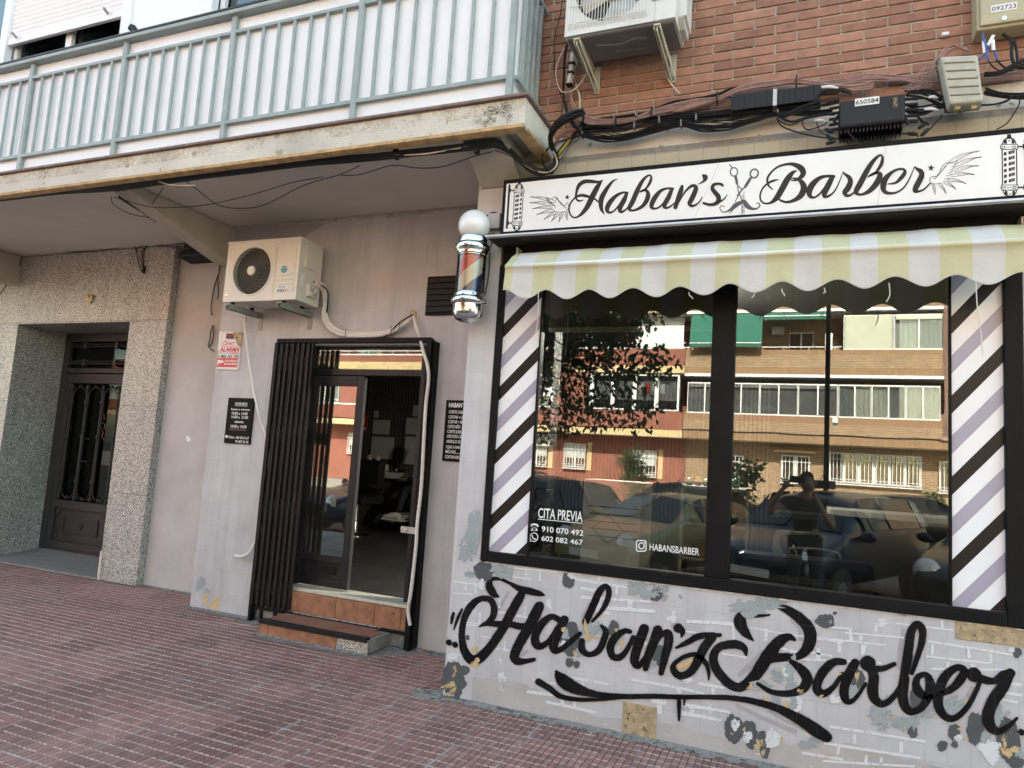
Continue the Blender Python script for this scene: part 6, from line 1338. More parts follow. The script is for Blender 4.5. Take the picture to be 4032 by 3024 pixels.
for i in range(i0, i1):
    for j in range(-18, 26):
        x0, y0 = jx0+i*px_, jy0+j*py_
        if y0+py_ > wall_y(x0)-.005 or y0+py_ < 2.25: continue
        if -4.10 < x0 < -3.0 and y0+py_ > 4.73: continue
        if y0+py_ > 5.03 and -4.6 < x0 < -2.8: continue
        tx, ty = math.floor(i/8), math.floor(j/4); r_ = random.Random(tx*91+ty*17); tz = r_.uniform(-.0012, .0012)
        gx0 = .0022+(.002 if i % 8 == 0 else 0); gy0 = .002+(.0015 if j % 4 == 0 else 0)
        a, b, c, d = x0+gx0, x0+px_-.0018, y0+gy0, y0+py_-.002
        h = tz+rd.uniform(-.0004, .0004); e_ = .0028; zb_ = -.006
        if rd.random() < .03: h -= .0015
        v = [(a,c,zb_),(b,c,zb_),(b,d,zb_),(a,d,zb_),(a+e_*.6,c+e_*1.9,h),(b-e_*.6,c+e_*1.9,h),(b-e_*.6,d-e_*.6,h),(a+e_*.6,d-e_*.6,h)]
        s0 = len(mb.v); mb.v += v
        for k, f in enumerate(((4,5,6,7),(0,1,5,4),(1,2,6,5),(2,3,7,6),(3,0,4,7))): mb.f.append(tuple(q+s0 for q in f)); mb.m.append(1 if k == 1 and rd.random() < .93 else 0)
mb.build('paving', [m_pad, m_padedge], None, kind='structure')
# light dusty joints between some of the paving tiles
m, nt, p = base_mat('pale_joint_dust'); n_ = noise(nt, 6, 5); tr = N(nt, 'ShaderNodeBsdfTransparent'); mx = N(nt, 'ShaderNodeMixShader'); p.inputs['Base Color'].default_value = (.46,.43,.39,1); p.inputs['Roughness'].default_value = .95
nt.links.new(ramp(nt, n_.outputs[0], [(.47, (0,0,0)), (.60, (.95,)*3)]), mx.inputs[0]); nt.links.new(tr.outputs[0], mx.inputs[1]); nt.links.new(p.outputs[0], mx.inputs[2]); nt.links.new(mx.outputs[0], nt.nodes['Material Output'].inputs[0])
mb = MB(); mb.closed = False
for k in range(-6, 5):
    y = jy0+k*.3048; mb.add([(-10,y-.004,.0003),(.5,y-.004,.0003),(.5,y+.0045,.0003),(-10,y+.0045,.0003)], [(0,1,2,3)])
for k in range(-26, 11):
    x = jx0+k*.3016; mb.add([(x-.004,2.2,.0004),(x+.0045,2.2,.0004),(x+.0045,wall_y(x)-.05,.0004),(x-.004,wall_y(x)-.05,.0004)], [(0,1,2,3)])
mb.build('joint_dust', m, None, kind='structure')
# rough cement smeared along the foot of the walls
mb = MB(); mb.closed = False; rd = random.Random(6)
def smear(x0, x1, y, w):
    n = max(4, int((x1-x0)/.04)); vs = []
    for i in range(n+1):
        x = x0+(x1-x0)*i/n; vs += [(x, y, .010), (x, y-w*rd.uniform(.5, 1.25), .0012)]
    mb.add(vs, [(2*i, 2*i+1, 2*i+3, 2*i+2) for i in range(n)])
smear(-2.16, 2.0, 4.268, .085); smear(-5.25, -4.5, 5.128, .07); smear(-2.95, -2.13, 5.128, .10); smear(-4.15, -3.02, 4.746, .04); smear(-6.36, -5.25, 5.555, .06)
for cx, cy, r_ in ((-2.2, 4.25, .16), (-2.9, 4.95, .14), (-4.25, 5.0, .12)):
    vs = [(cx, cy, .004)]+[(cx+r_*rd.uniform(.7, 1.2)*math.cos(t*.4488), cy+r_*.7*rd.uniform(.7, 1.2)*math.sin(t*.4488), .0008) for t in range(14)]
    mb.add(vs, [(0, k+1, (k+1) % 14+1) for k in range(14)])
m, nt, p = base_mat('cement_smear'); n_ = noise(nt, 14, 6); n2 = noise(nt, 90, 4); tr = N(nt, 'ShaderNodeBsdfTransparent'); mx = N(nt, 'ShaderNodeMixShader')
nt.links.new(ramp(nt, n2.outputs[0], [(.3, (.17,.16,.145)), (.7, (.33,.305,.27))]), p.inputs['Base Color']); p.inputs['Roughness'].default_value = .95; nt.links.new(bumpn(nt, n2.outputs[0], 1, .004), p.inputs['Normal'])
nt.links.new(ramp(nt, n_.outputs[0], [(.36, (0,0,0)), (.50, (1,1,1))]), mx.inputs[0]); nt.links.new(tr.outputs[0], mx.inputs[1]); nt.links.new(p.outputs[0], mx.inputs[2]); nt.links.new(mx.outputs[0], nt.nodes['Material Output'].inputs[0])
mb.build('cement_smear', m, None, kind='structure')
m_leafd = M('dry_leaf', (.42,.33,.14), .8, .3, 30); rd = random.Random(44)
for (x, y) in ((1165, 2915), (1310, 2905), (1320, 2925), (735, 2705), (330, 2935), (525, 2862), (690, 2895), (450, 2895), (1890, 2800), (2300, 2905), (860, 2862), (960, 2900), (1480, 2560), (575, 2215)):
    p_ = G(x, y, .002) if y > 2300 else Vector((-6.33, 5.5, .03)); a0 = rd.uniform(0, 6.28); L_ = rd.uniform(.008, .02)
    vs = [(p_.x+L_*math.cos(a0+t)*(1 if k % 2 == 0 else .5), p_.y+L_*math.sin(a0+t)*(1 if k % 2 == 0 else .5), p_.z+.001+.003*(k % 3)) for k, t in enumerate([i*1.047 for i in range(6)])]
    mb = MB(); mb.closed = False; mb.add(vs, [(0,1,2,3,4,5)]); mb.build('dry_leaf', m_leafd, None, label='tiny dry yellow leaf scrap lying on the maroon paving', cat_='leaf', group='dry leaf scraps on the paving')
# ================================================================== SHOP INTERIOR
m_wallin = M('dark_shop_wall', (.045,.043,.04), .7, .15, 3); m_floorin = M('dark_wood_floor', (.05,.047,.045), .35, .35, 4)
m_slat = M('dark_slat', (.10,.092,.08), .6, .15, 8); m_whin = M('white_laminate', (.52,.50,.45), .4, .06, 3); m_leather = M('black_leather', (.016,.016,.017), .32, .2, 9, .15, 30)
YBK = 10.6
inn = thing('shop_interior', 'dark barber shop room with slatted walls behind door and window', 'room', (-1.2, 6.5, .33))
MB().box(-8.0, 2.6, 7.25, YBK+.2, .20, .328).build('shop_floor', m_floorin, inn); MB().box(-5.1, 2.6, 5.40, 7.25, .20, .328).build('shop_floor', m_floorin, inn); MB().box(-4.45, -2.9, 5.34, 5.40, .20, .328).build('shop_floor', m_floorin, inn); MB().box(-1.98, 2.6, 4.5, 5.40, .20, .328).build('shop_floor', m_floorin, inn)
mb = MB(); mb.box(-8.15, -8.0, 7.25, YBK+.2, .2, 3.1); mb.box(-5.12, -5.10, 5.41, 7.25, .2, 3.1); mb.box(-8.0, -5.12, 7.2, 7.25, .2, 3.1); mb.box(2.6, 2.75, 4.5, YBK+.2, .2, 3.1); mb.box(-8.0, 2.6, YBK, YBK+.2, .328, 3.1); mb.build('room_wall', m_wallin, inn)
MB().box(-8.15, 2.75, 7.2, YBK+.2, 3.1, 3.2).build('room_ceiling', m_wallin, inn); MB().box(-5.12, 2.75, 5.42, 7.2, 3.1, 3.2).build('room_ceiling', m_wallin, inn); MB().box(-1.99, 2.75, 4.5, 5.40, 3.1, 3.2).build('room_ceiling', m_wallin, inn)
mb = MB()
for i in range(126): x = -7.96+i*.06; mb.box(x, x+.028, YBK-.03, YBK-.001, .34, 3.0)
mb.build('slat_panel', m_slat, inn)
mb = MB()
for x in (-1.62, -1.50, -1.38, -1.26): pass
I = lambda x, y, Y: U(x, y, Y)
pl = thing('stone_pillar', 'black textured stone block pillar just inside the left window pane', 'pillar', (-1.75, 4.75, .33))
m_rock = M('black_split_stone', (.03,.03,.03), .35, .3, 6, 1.0, 30, bdist=.03)
mb = MB(); x0, x1 = I(2082, 1800, 4.7).x-.02, I(2172, 1800, 4.7).x; z = .33; rd = random.Random(3)
while z < 3.0:
    off = rd.uniform(.2, .8); xm_ = x0+(x1-x0)*off; mb.box(x0, xm_-.003, 4.62, 4.80, z, z+.125); mb.box(xm_+.003, x1, 4.62+rd.uniform(0,.01), 4.80, z, z+.125); z += .13
mb.build('stone_block', m_rock, pl, bevel=.008)
cb = thing('white_cabinet', 'pale cabinet with dark line trim inside the left window', 'cabinet', (-1.3, 5.3, .33))
a_, b_ = I(2300, 1885, 5.2), I(2520, 2130, 5.2)
MB().box(a_.x, b_.x, 5.2, 5.6, .33, a_.z).build('body', m_whin, cb, bevel=.006)
mb = MB()
for k in range(5): z = a_.z-.20-k*.055; mb.box(a_.x+.05, b_.x-.02, 5.194, 5.2, z, z+.006)
c_ = I(2392, 2085, 5.19); mb.bar((c_.x-.12, 5.196, c_.z), (c_.x, 5.196, c_.z+.10), .006, .004); mb.bar((c_.x, 5.196, c_.z+.10), (c_.x+.12, 5.196, c_.z), .006, .004); mb.bar((c_.x+.12, 5.196, c_.z), (c_.x, 5.196, c_.z-.10), .006, .004); mb.bar((c_.x, 5.196, c_.z-.10), (c_.x-.12, 5.196, c_.z), .006, .004)
mb.build('line_trim', m_black, cb)
sf = thing('display_shelf', 'white open shelf unit with bottles and cartons behind the window mullion', 'shelf', (-.7, 5.7, .33))
a_, b_ = I(2682, 1905, 5.6), I(2945, 2200, 5.6)
mb = MB(); mb.box(a_.x, a_.x+.025, 5.6, 5.9, .33, a_.z); mb.box(b_.x-.025, b_.x, 5.6, 5.9, .33, a_.z); mb.box((a_.x+b_.x)/2-.012, (a_.x+b_.x)/2+.012, 5.6, 5.9, .33, a_.z); mb.box(a_.x, b_.x, 5.88, 5.90, .33, a_.z)
zs = [a_.z-.02, a_.z-.30, a_.z-.56, a_.z-.84]
for z in zs: mb.box(a_.x, b_.x, 5.6, 5.9, z-.012, z+.012)
mb.build('shelf_frame', m_whin, sf, bevel=.003)
rd = random.Random(15); bm_ = [M('bottle_amber', (.18,.07,.02), .2), M('bottle_black', (.02,.02,.02), .2), M('bottle_green', (.06,.14,.08), .25), M('carton_red', (.45,.05,.04), .5), M('carton_kraft', (.36,.25,.13), .7)]
for z in zs:
    x = a_.x+.05
    while x < b_.x-.05:
        if abs(x-(a_.x+b_.x)/2) < .05: x += .09; continue
        k = rd.randrange(5); h = rd.uniform(.08, .2); mb = MB()
        if k < 3: mb.lathe((x, 5.70, z+.0125), [(.022, 0), (.025, .005), (.025, h*.6), (.010, h*.75), (.010, h*.9), (.013, h*.9), (.013, h)], 12); o = mb.build('bottle', bm_[k], None, smooth=True, group='bottles on the shop shelf', label='small product bottle standing on the white shelf behind the glass', cat_='bottle'); x += .065
        else: mb.box(x-.02, x+.05, 5.64, 5.76, z+.0125, z+.0125+h*.7); o = mb.build('carton', bm_[k], None, bevel=.003, group='cartons on the shop shelf', label='small product carton standing on the white shelf behind the glass', cat_='carton'); x += .10
so_ = thing('sofa', 'low black leather bench sofa inside the right window pane', 'sofa', (.1, 4.9, .33))
zs0 = I(3100, 2200, 4.62).z
mb = MB(); mb.box(-.36, .40, 4.60, 4.75, .45, zs0+.02); so1 = mb.build('backrest', m_leather, so_, bevel=.04)
MB().box(-.46, -.36, 4.58, 5.25, .40, zs0+.06).build('armrest', m_leather, so_, bevel=.04)
MB().box(-.36, .40, 4.75, 5.3, .40, zs0-.14).build('seat', m_leather, so_, bevel=.04)
MB().box(-.46, .44, 4.56, 4.60, zs0-.13, zs0-.095).build('frame_rail', M('dark_steel', (.09,.085,.08), .4, metal=.4), so_); MB().box(.40, .44, 4.56, 5.3, .33, zs0-.13).build('frame_leg', m_black, so_)
ch = thing('barber_chair', 'barber chair with pale cast arms seen through the right pane', 'chair', (.0, 5.3, .33))
Zr = zm(3000, 1850, .63042)
mb = ribbons([[(300,396,14),(180,392,22),(110,396,36),(90,440,40),(95,500,52),(130,555,50),(180,572,36),(300,588,34),(400,590,30),(460,588,34)]], Zr, 5.0); o_ = mb.build('cast_arm', M('pale_cast_metal', (.5,.48,.42), .35, metal=.3), ch); s_ = o_.modifiers.new('t', 'SOLIDIFY'); s_.thickness = .03
mb = MB(); pts = [(170,520),(170,494),(200,488),(350,495),(440,510),(485,530),(492,570),(480,608),(440,606),(300,594),(180,580),(150,560)]
mb.tube([I(*Zr(*q_), 4.98) for q_ in pts], .008, 6); mb.build('trim_tube', m_whin, ch, smooth=True)
mb = MB(); mb.tube([I(*Zr(195,465), 5.0), I(*Zr(232,580), 5.0)], .008, 6); mb.lathe((.05, 5.5, .33), [(.28, 0), (.27, .03), (.06, .05), (.05, .3)], 28); mb.build('lever', m_chrome, ch, smooth=True)
MB().box(-.2, .3, 5.2, 5.75, .60, .78).build('seat', m_leather, ch, bevel=.05); MB().box(-.2, .3, 5.75, 5.90, .70, 1.30).build('backrest', m_leather, ch, bevel=.05)
ct = thing('counter', 'pale reception counter deep inside the right window', 'counter', (1.0, 6.6, .33))
a_ = I(3290, 2005, 6.4)
mb = MB(); mb.box(a_.x, a_.x+1.4, 6.4, 6.9, .33, a_.z-.05); mb.build('body', m_wallin, ct); MB().box(a_.x-.05, a_.x+1.45, 6.35, 6.95, a_.z-.05, a_.z).build('top', m_whin, ct, bevel=.004)
bld_b = thing('roller_blind', 'half lowered taupe roller blind inside the left window pane', 'blind', (-1.05, 4.45, 2.5))
zb_ = I(2450, 1305, 4.42).z
MB().box(-1.6, -.50, 4.42, 4.425, zb_+.03, 2.82).build('blind_cloth', M('taupe_blind', (.14,.125,.105), .8, .06, 3), bld_b); MB().box(-1.6, -.50, 4.414, 4.432, zb_, zb_+.03).build('bottom_rail', m_whin, bld_b)
lp = I(2634, 1312, 6.0); MB().lathe((lp.x, 6.0, lp.z), [(.01, 0), (.075, 0), (.08, .006), (.075, .012), (.01, .012)], 28).build('ceiling_lamp', emis('lamp_glow', (1, .93, .82), 450), None, label='round glowing ceiling lamp seen through the left pane', cat_='lamp')
# through the doorway
wk = thing('wash_counter', 'white hair wash counter with bottles deep inside the open doorway', 'counter', (-3.9, 10.0, .33))
a_ = I(1480, 1850, 10.0); b_ = I(1640, 1895, 10.0)
MB().box(a_.x-.45, b_.x+.4, 9.9, YBK-.03, a_.z-.12, a_.z-.02).build('top', m_whin, wk, bevel=.01); MB().box(a_.x-.4, b_.x+.3, 10.05, YBK-.03, .33, a_.z-.12).build('body', m_wallin, wk)
for k, (x, h, kk) in enumerate(((1452, .26, 5), (1484, .25, 5), (1432, .14, 1), (1520, .12, 5), (1560, .10, 1))):
    p_ = I(x, 1845, 10.1); mb = MB(); mb.lathe((p_.x, 10.1, a_.z-.019), [(.035, 0), (.045, .01), (.045, h*.8), (.03, h)], 14); mb.build('bottle', [*bm_, m_whin][kk] if kk < 5 else m_whin, None, smooth=True, group='bottles on the wash counter', label='bottle standing on the wash counter inside the doorway', cat_='bottle')
mp = inn
for x0, x1, y0, y1 in ((1472,1530,1652,1712),(1466,1545,1718,1810),(1602,1650,1645,1712),(1598,1640,1718,1830),(1475,1488,1618,1645),(1630,1650,1595,1640)):
    p0, p1 = I(x0, y0, 10.55), I(x1, y1, 10.55); MB().box(p0.x, p1.x, 10.53, 10.57, p1.z, p0.z).build('wall_panel', m_whin, mp, bevel=.004)
fe = I(1435, 1660, 10.55); fs_ = thing('extinguisher_sign', 'small red fire extinguisher sign on the dark inner wall', 'sign', (fe.x, 10.54, fe.z-.1))
MB().box(fe.x-.07, fe.x+.07, 10.53, 10.55, fe.z-.17, fe.z+.13).build('sign_plate', m_signred, fs_); mb = MB(); mb.box(fe.x-.02, fe.x+.02, 10.524, 10.53, fe.z-.06, fe.z+.05); mb.box(fe.x-.01, fe.x+.035, 10.524, 10.53, fe.z+.055, fe.z+.07); mb.box(fe.x-.06, fe.x+.06, 10.524, 10.53, fe.z-.155, fe.z-.10); mb.build('pictogram', m_paper, fs_)
st_ = thing('salon_chair', 'black salon chair on a chrome pedestal inside the doorway', 'chair', (0,0,0)); cpos = G(1395, 2108, .33); st_.location = cpos; ORG[st_] = cpos.copy()
mb = MB(); mb.lathe(cpos, [(.20, .0), (.20, .015), (.05, .03), (.035, .05), (.035, .45)], 28); mb.lathe(cpos+Vector((0,0,.22)), [(.10,0),(.105,.006),(.10,.012)], 20); mb.build('pedestal', m_chrome, st_, smooth=True)
mb = MB(); mb.box(cpos.x-.28, cpos.x+.28, cpos.y-.25, cpos.y+.3, .78, .92); mb.build('seat', m_leather, st_, bevel=.05); MB().box(cpos.x-.25, cpos.x+.25, cpos.y+.2, cpos.y+.32, .9, 1.42).build('backrest', m_leather, st_, bevel=.06)
for sx in (-.3, .3): MB().box(cpos.x+sx-.03, cpos.x+sx+.03, cpos.y-.2, cpos.y+.25, 1.02, 1.08).build('armrest', m_leather, st_, bevel=.02)
# ------------------------------------------------------------------ people
def skin_body(name, joints, edges, mat, parent, root=0, sub=2, base=None):
    me = bpy.data.meshes.new(name); b0 = ORG[parent]
    me.from_pydata([Vector(j[0])-b0 for j in joints], edges, []); o = bpy.data.objects.new(name, me); C.objects.link(o); o.parent = parent
    sk = o.modifiers.new('skin', 'SKIN'); sk.use_smooth_shade = True
    for i, j in enumerate(joints):
        r_ = j[1]; r_ = r_ if isinstance(r_, tuple) else (r_, r_); me.skin_vertices[0].data[i].radius = r_
        me.skin_vertices[0].data[i].use_root = (i == root)
    if sub: s_ = o.modifiers.new('sub', 'SUBSURF'); s_.levels = sub; s_.render_levels = sub
    o.data.materials.append(mat); return o
m_skin = M('skin', (.17,.095,.065), .55, .08, 8); m_navycloth = M('dark_navy_cloth', (.012,.013,.02), .8, .2, 8); m_jeans = M('dark_trousers', (.02,.022,.03), .8, .2, 8); m_hair = M('dark_cropped_hair', (.015,.012,.01), .7, .2, 20); m_shoe = M('white_trainer', (.6,.58,.52), .6, .08, 9)
def head(mb, c, yaw, s_=1.0, pitch=0):
    n = 20; prof = []
    for i in range(n+1):
        t = math.pi*i/n; z = -math.cos(t)*.122; w = math.sin(t)
        prof.append((w, z))
    vs = []; m_ = 24
    for w, z in prof:
        for k in range(m_):
            a = 2*math.pi*k/m_; x = .076*w*math.cos(a); y = .098*w*math.sin(a)
            if z < -.02: x *= 1-.28*min(1, (-.02-z)/.1); y = y*(1-.12*min(1, (-.02-z)/.1))+(.012 if math.sin(a) > 0 else -.004)
            if math.sin(a) > .80:
                y += .020*math.exp(-((z+.015)/.020)**2)*math.exp(-(math.cos(a)/.22)**2)     # nose
                y += .006*math.exp(-((z+.062)/.010)**2)                                     # lips
            if math.sin(a) > .5 and abs(abs(math.cos(a))-.42) < .22: y -= .008*math.exp(-((z-.012)/.014)**2)   # eye sockets
            vs.append(Vector((x*s_, y*s_, z*s_)))
    Rm = Matrix.Rotation(yaw, 3, 'Z')@Matrix.Rotation(pitch, 3, 'X')
    vs = [Vector(c)+Rm@v for v in vs]; fs = []
    for i in range(n):
        for k in range(m_): k2 = (k+1) % m_; fs.append((i*m_+k, i*m_+k2, (i+1)*m_+k2, (i+1)*m_+k))
    mb.add(vs, fs)
    for sx in (-1, 1):
        e = Vector(c)+Rm@Vector((sx*.078*s_, -.005, .0)); mb.tube([e+Rm@Vector((0,0,.03)), e+Rm@Vector((sx*.014,-.012,.012)), e+Rm@Vector((sx*.012,-.010,-.012)), e+Rm@Vector((0,.004,-.03))], [.008,.012,.010,.007], 7)
    return Rm
def finger(mb, base, d, up, L, r, curl):
    p_ = Vector(base); d = Vector(d).normalized(); up = Vector(up).normalized(); ax = d.cross(up).normalized(); pts = [p_.copy()]
    for k, f in enumerate((.45, .32, .23)):
        pts.append(pts[-1]+d*(L*f)); d = Matrix.Rotation(curl, 3, ax)@d
    mb.tube(pts, [r, r*.95, r*.88, r*.7], 7)
ph = thing('person', 'person in dark T-shirt photographing the shop with a phone, mirrored in the right pane', 'person', (.04, -.34, 0))
J = [((.05,-.36,.88),(.13,.095)), ((.05,-.36,1.0),(.13,.09)), ((.05,-.35,1.14),(.145,.10)), ((.05,-.36,1.27),(.15,.095)), ((.05,-.35,1.345),(.075,.07)), ((.06,-.34,1.42),(.050,.052)),
     ((-.155,-.36,1.275),(.062,.062)), ((-.26,-.26,1.16),(.048,.048)), ((-.335,-.16,1.16),(.043,.043)), ((-.27,-.10,1.30),(.037,.037)), ((-.175,-.075,1.44),(.026,.024)),
     ((.255,-.36,1.275),(.062,.062)), ((.31,-.27,1.11),(.048,.048)), ((.33,-.17,1.02),(.043,.043)), ((.24,-.10,1.18),(.036,.036)), ((.115,-.07,1.42),(.025,.023)),
     ((-.05,-.36,.84),(.095,.09)), ((-.07,-.35,.46),(.062,.062)), ((-.075,-.38,.10),(.042,.042)), ((-.085,-.22,.035),(.04,.03)),
     ((.15,-.36,.84),(.095,.09)), ((.18,-.34,.46),(.062,.062)), ((.19,-.38,.10),(.042,.042)), ((.20,-.22,.035),(.04,.03))]
E = [(0,1),(1,2),(2,3),(3,4),(4,5),(3,6),(6,7),(7,8),(8,9),(9,10),(3,11),(11,12),(12,13),(13,14),(14,15),(0,16),(16,17),(17,18),(18,19),(0,20),(20,21),(21,22),(22,23)]
skin_body('body', J, E, m_skin, ph)
grow = lambda ids, k: [(J[i][0], tuple(r_*k+.006 for r_ in J[i][1])) for i in ids]
skin_body('t_shirt', grow([1,2,3], 1.06)+[(( .05,-.355,1.315),(.10,.085))]+grow([6], 1.1)+[((-.235,-.29,1.195),(.066,.066))]+grow([11], 1.1)+[((.295,-.30,1.16),(.066,.066))]+[((.05,-.36,.86),(.145,.105))], [(8,0),(0,1),(1,2),(2,3),(2,4),(4,5),(2,6),(6,7)], m_navycloth, ph)
skin_body('trousers', [((.05,-.36,.90),(.14,.105))]+grow([16], 1.1)+grow([17], 1.15)+[((-.076,-.375,.13),(.065,.065))]+grow([20], 1.1)+grow([21], 1.15)+[((.19,-.375,.13),(.065,.065))], [(0,1),(1,2),(2,3),(0,4),(4,5),(5,6)], m_jeans, ph)
for x in (-.08, .195): MB().lathe((x, -.30, .0), [(.02, 0), (.05, 0), (.052, .03), (.04, .07), (.02, .09)], 14).build('shoe', m_shoe, ph, smooth=True).scale = (1, 2.2, 1) if False else (1,1,1)
mb = MB(); head(mb, (.062, -.30, 1.505), R(4)); mb.build('head', m_skin, ph, smooth='all')
mb = MB(); n = 14
vs = []; fs = []
for i in range(9):
    t = math.pi*.5*i/8
    for k in range(24):
        a = 2*math.pi*k/24; w = math.cos(t); lo = -.02 if math.sin(a) < .35 else .072
        z = lo+(.132-lo)*math.sin(t); vs.append(Vector((.062+.079*w*math.cos(a), -.304+.100*w*math.sin(a), 1.505+z)))
for i in range(8):
    for k in range(24): k2 = (k+1) % 24; fs.append((i*24+k, i*24+k2, (i+1)*24+k2, (i+1)*24+k))
mb.add(vs, fs); mb.closed = False; mb.build('hair', m_hair, ph, smooth='all')
mb = MB(); b_ = Vector((-.165, -.07, 1.455)); mb.tube([(-.18,-.075,1.43), (-.160,-.072,1.47), (-.135,-.07,1.505)], [.026,.036,.026], 8)
for k, (dx, dz, L_) in enumerate(((-.55, .85, .078), (-.25, 1, .086), (.05, 1, .082), (.45, .6, .07))): finger(mb, b_+Vector((-.012+k*.012, .0, .035+.003*k)), (dx, .1, dz), (0, 1, 0), L_, .0088, R(6))
finger(mb, b_+Vector((.03, .005, .0)), (.9, .2, .15), (0, 1, 0), .06, .0105, R(4)); mb.build('hand', m_skin, ph, smooth=True)
mb = MB(); b_ = Vector((.10, -.07, 1.46)); mb.tube([(.118,-.072,1.42), (.102,-.07,1.455), (.085,-.068,1.49)], [.025,.036,.026], 8)
for k, (dx, dz, L_) in enumerate(((-.9, .55, .07), (-.95, .25, .08), (-.95, .0, .076), (-.9, -.2, .064))): finger(mb, b_+Vector((-.018, .018, .03-.014*k)), (dx, .12, dz), (0, -1, 0), L_, .0086, R(22))
finger(mb, b_+Vector((-.01, -.02, .03)), (-.8, -.1, .4), (0, 1, 0), .058, .0105, R(4)); mb.build('hand', m_skin, ph, smooth=True)
pn = thing('phone', 'dark phone held sideways in front of the face of the photographer', 'phone', (-.04, -.035, 1.53))
MB().box(-.125, .035, -.050, -.041, 1.497, 1.574).build('phone_body', m_boxblk, pn, bevel=.004)
mb = MB()
for x, z in ((-.022, 1.559), (-.022, 1.535)): mb.lathe((x, -.041, z), [(.002, .0016), (.008, .0016), (.009, 0)], 14, axis='y')
mb.build('camera_ring', m_chrome, pn)
# seated customer half hidden by the right post of the door
cu_ = thing('person', 'seated customer in dark clothes and white trainer just inside the doorway', 'person', (0,0,0)); fp = U(1535, 2042, 9.2); cu_.location = fp; ORG[cu_] = fp.copy()
x, y, z = fp
K_ = [((x+.62,y+.2,z+.42),(.13,.12)), ((x+.66,y+.2,z+.65),(.14,.10)), ((x+.66,y+.2,z+.88),(.15,.10)), ((x+.62,y+.2,z+1.02),(.06,.06)), ((x+.6,y+.2,z+1.08),(.05,.05)), ((x+.18,y+.1,z+.46),(.075,.075)), ((x+.12,y+.02,z+.10),(.045,.045)), ((x+.18,y+.32,z+.46),(.075,.075)), ((x+.13,y+.32,z+.10),(.045,.045)), ((x+.62,y+.0,z+.86),(.055,.055)), ((x+.50,y-.05,z+.62),(.045,.045)), ((x+.24,y+.0,z+.60),(.032,.032)), ((x+.62,y+.42,z+.86),(.055,.055)), ((x+.50,y+.46,z+.62),(.045,.045)), ((x+.26,y+.42,z+.60),(.032,.032))]
skin_body('body', K_, [(0,1),(1,2),(2,3),(3,4),(0,5),(5,6),(0,7),(7,8),(2,9),(9,10),(10,11),(2,12),(12,13),(13,14)], m_navycloth, cu_)
mb = MB(); head(mb, (x+.57, y+.2, z+1.22), R(95)); mb.build('head', m_skin, cu_, smooth='all')
mb = MB(); mb.lathe((x+.585, y+.2, z+1.25), [(.085, 0), (.09, .03), (.075, .075), (.03, .1)], 16); mb.build('hair', m_hair, cu_, smooth=True)
for yy in (.0, .42):
    mb = MB(); b_ = Vector((x+.22, y+yy, z+.60)); mb.tube([b_+Vector((.03,0,0)), b_+Vector((-.03,0,-.005)), b_+Vector((-.06,0,-.01))], [.026,.034,.026], 8)
    for k in range(4): finger(mb, b_+Vector((-.05, -.024+.016*k, -.006)), (-1, (k-1.5)*.1, -.1), (0, 0, 1), .07+.008*(k in (1,2)), .0085, -R(18))
    finger(mb, b_+Vector((-.01, .03 if yy < .2 else -.03, 0)), (-.8, .5 if yy < .2 else -.5, -.1), (0, 0, 1), .055, .010, -R(10)); mb.build('hand', m_skin, cu_, smooth=True)
for yy in (.02, .32):
    mb = MB(); mb.tube([(x+.15,y+yy,z+.045),(x+.08,y+yy,z+.05),(x-.02,y+yy,z+.035),(x-.10,y+yy,z+.022),(x-.135,y+yy,z+.02)], [.045,.052,.045,.034,.018], 10); mb.box(x-.14, x+.18, y+yy-.04, y+yy+.04, z-.02, z+.0); mb.build('shoe', m_shoe, cu_, smooth=True)
mb = MB(); mb.box(x+.30, x+.9, y-.05, y+.45, z+.22, z+.32); 
c2 = thing('salon_chair', 'dark salon chair with footrest under the seated customer by the door post', 'chair', (x+.6, y+.2, .33)); mb.build('seat', m_leather, c2, bevel=.04)
MB().box(x+.82, x+.94, y-.05, y+.45, z+.3, z+.85).build('backrest', m_leather, c2, bevel=.05); mb = MB(); mb.lathe((x+.6, y+.2, .33), [(.26,0),(.26,.015),(.05,.04),(.04,.3)], 24); mb.build('pedestal', m_chrome, c2, smooth=True)
mb = MB(); mb.box(x-.1, x+.2, y-.05, y+.45, z-.05, z-.022); mb.bar((x+.15, y+.2, z-.035), (x+.5, y+.2, z+.22), .03, .05); mb.build('footrest', m_chrome, c2, bevel=.004)
# ================================================================== ACROSS THE STREET (seen mirrored in the panes)
YO, YOG = -20.02, -21.0
MB().box(-60, 60, -60, -15.2, -.15, -.02).build('opposite_pavement', M('pale_pavement', (.36,.33,.29), .9, .1, 2), None, kind='structure')
m_ob = brick_mat('ochre_brick', (.35,.205,.11), (.22,.12,.06), (.48,.39,.27), .25, .062, .011, .5, .3, .85, .16, streak=.10)
m_os = brick_mat('ochre_soldier_brick', (.37,.22,.115), (.28,.155,.08), (.26,.19,.12), .062, .26, .010, 0, .3, .85, .1)
m_stucco = M('brick_red_stucco', (.29,.11,.078), .9, .14, 1.6, .3, 30); m_cream = M('cream_trim', (.66,.50,.27), .8, .06, 2); m_fr = M('white_window_frame', (.80,.80,.80), .4, .04, 3)
m_pane = glass('far_pane', (.80,.82,.82), .04); m_shut = M('cream_shutter', (.62,.62,.50), .6, .05, 2); m_grn = cloth('green_awning_cloth', (.05,.22,.16)); m_net = M('pale_curtain', (.80,.80,.70), .8, .06, 3); m_room = M('dim_room', (.30,.30,.30), .9, .2, 2)
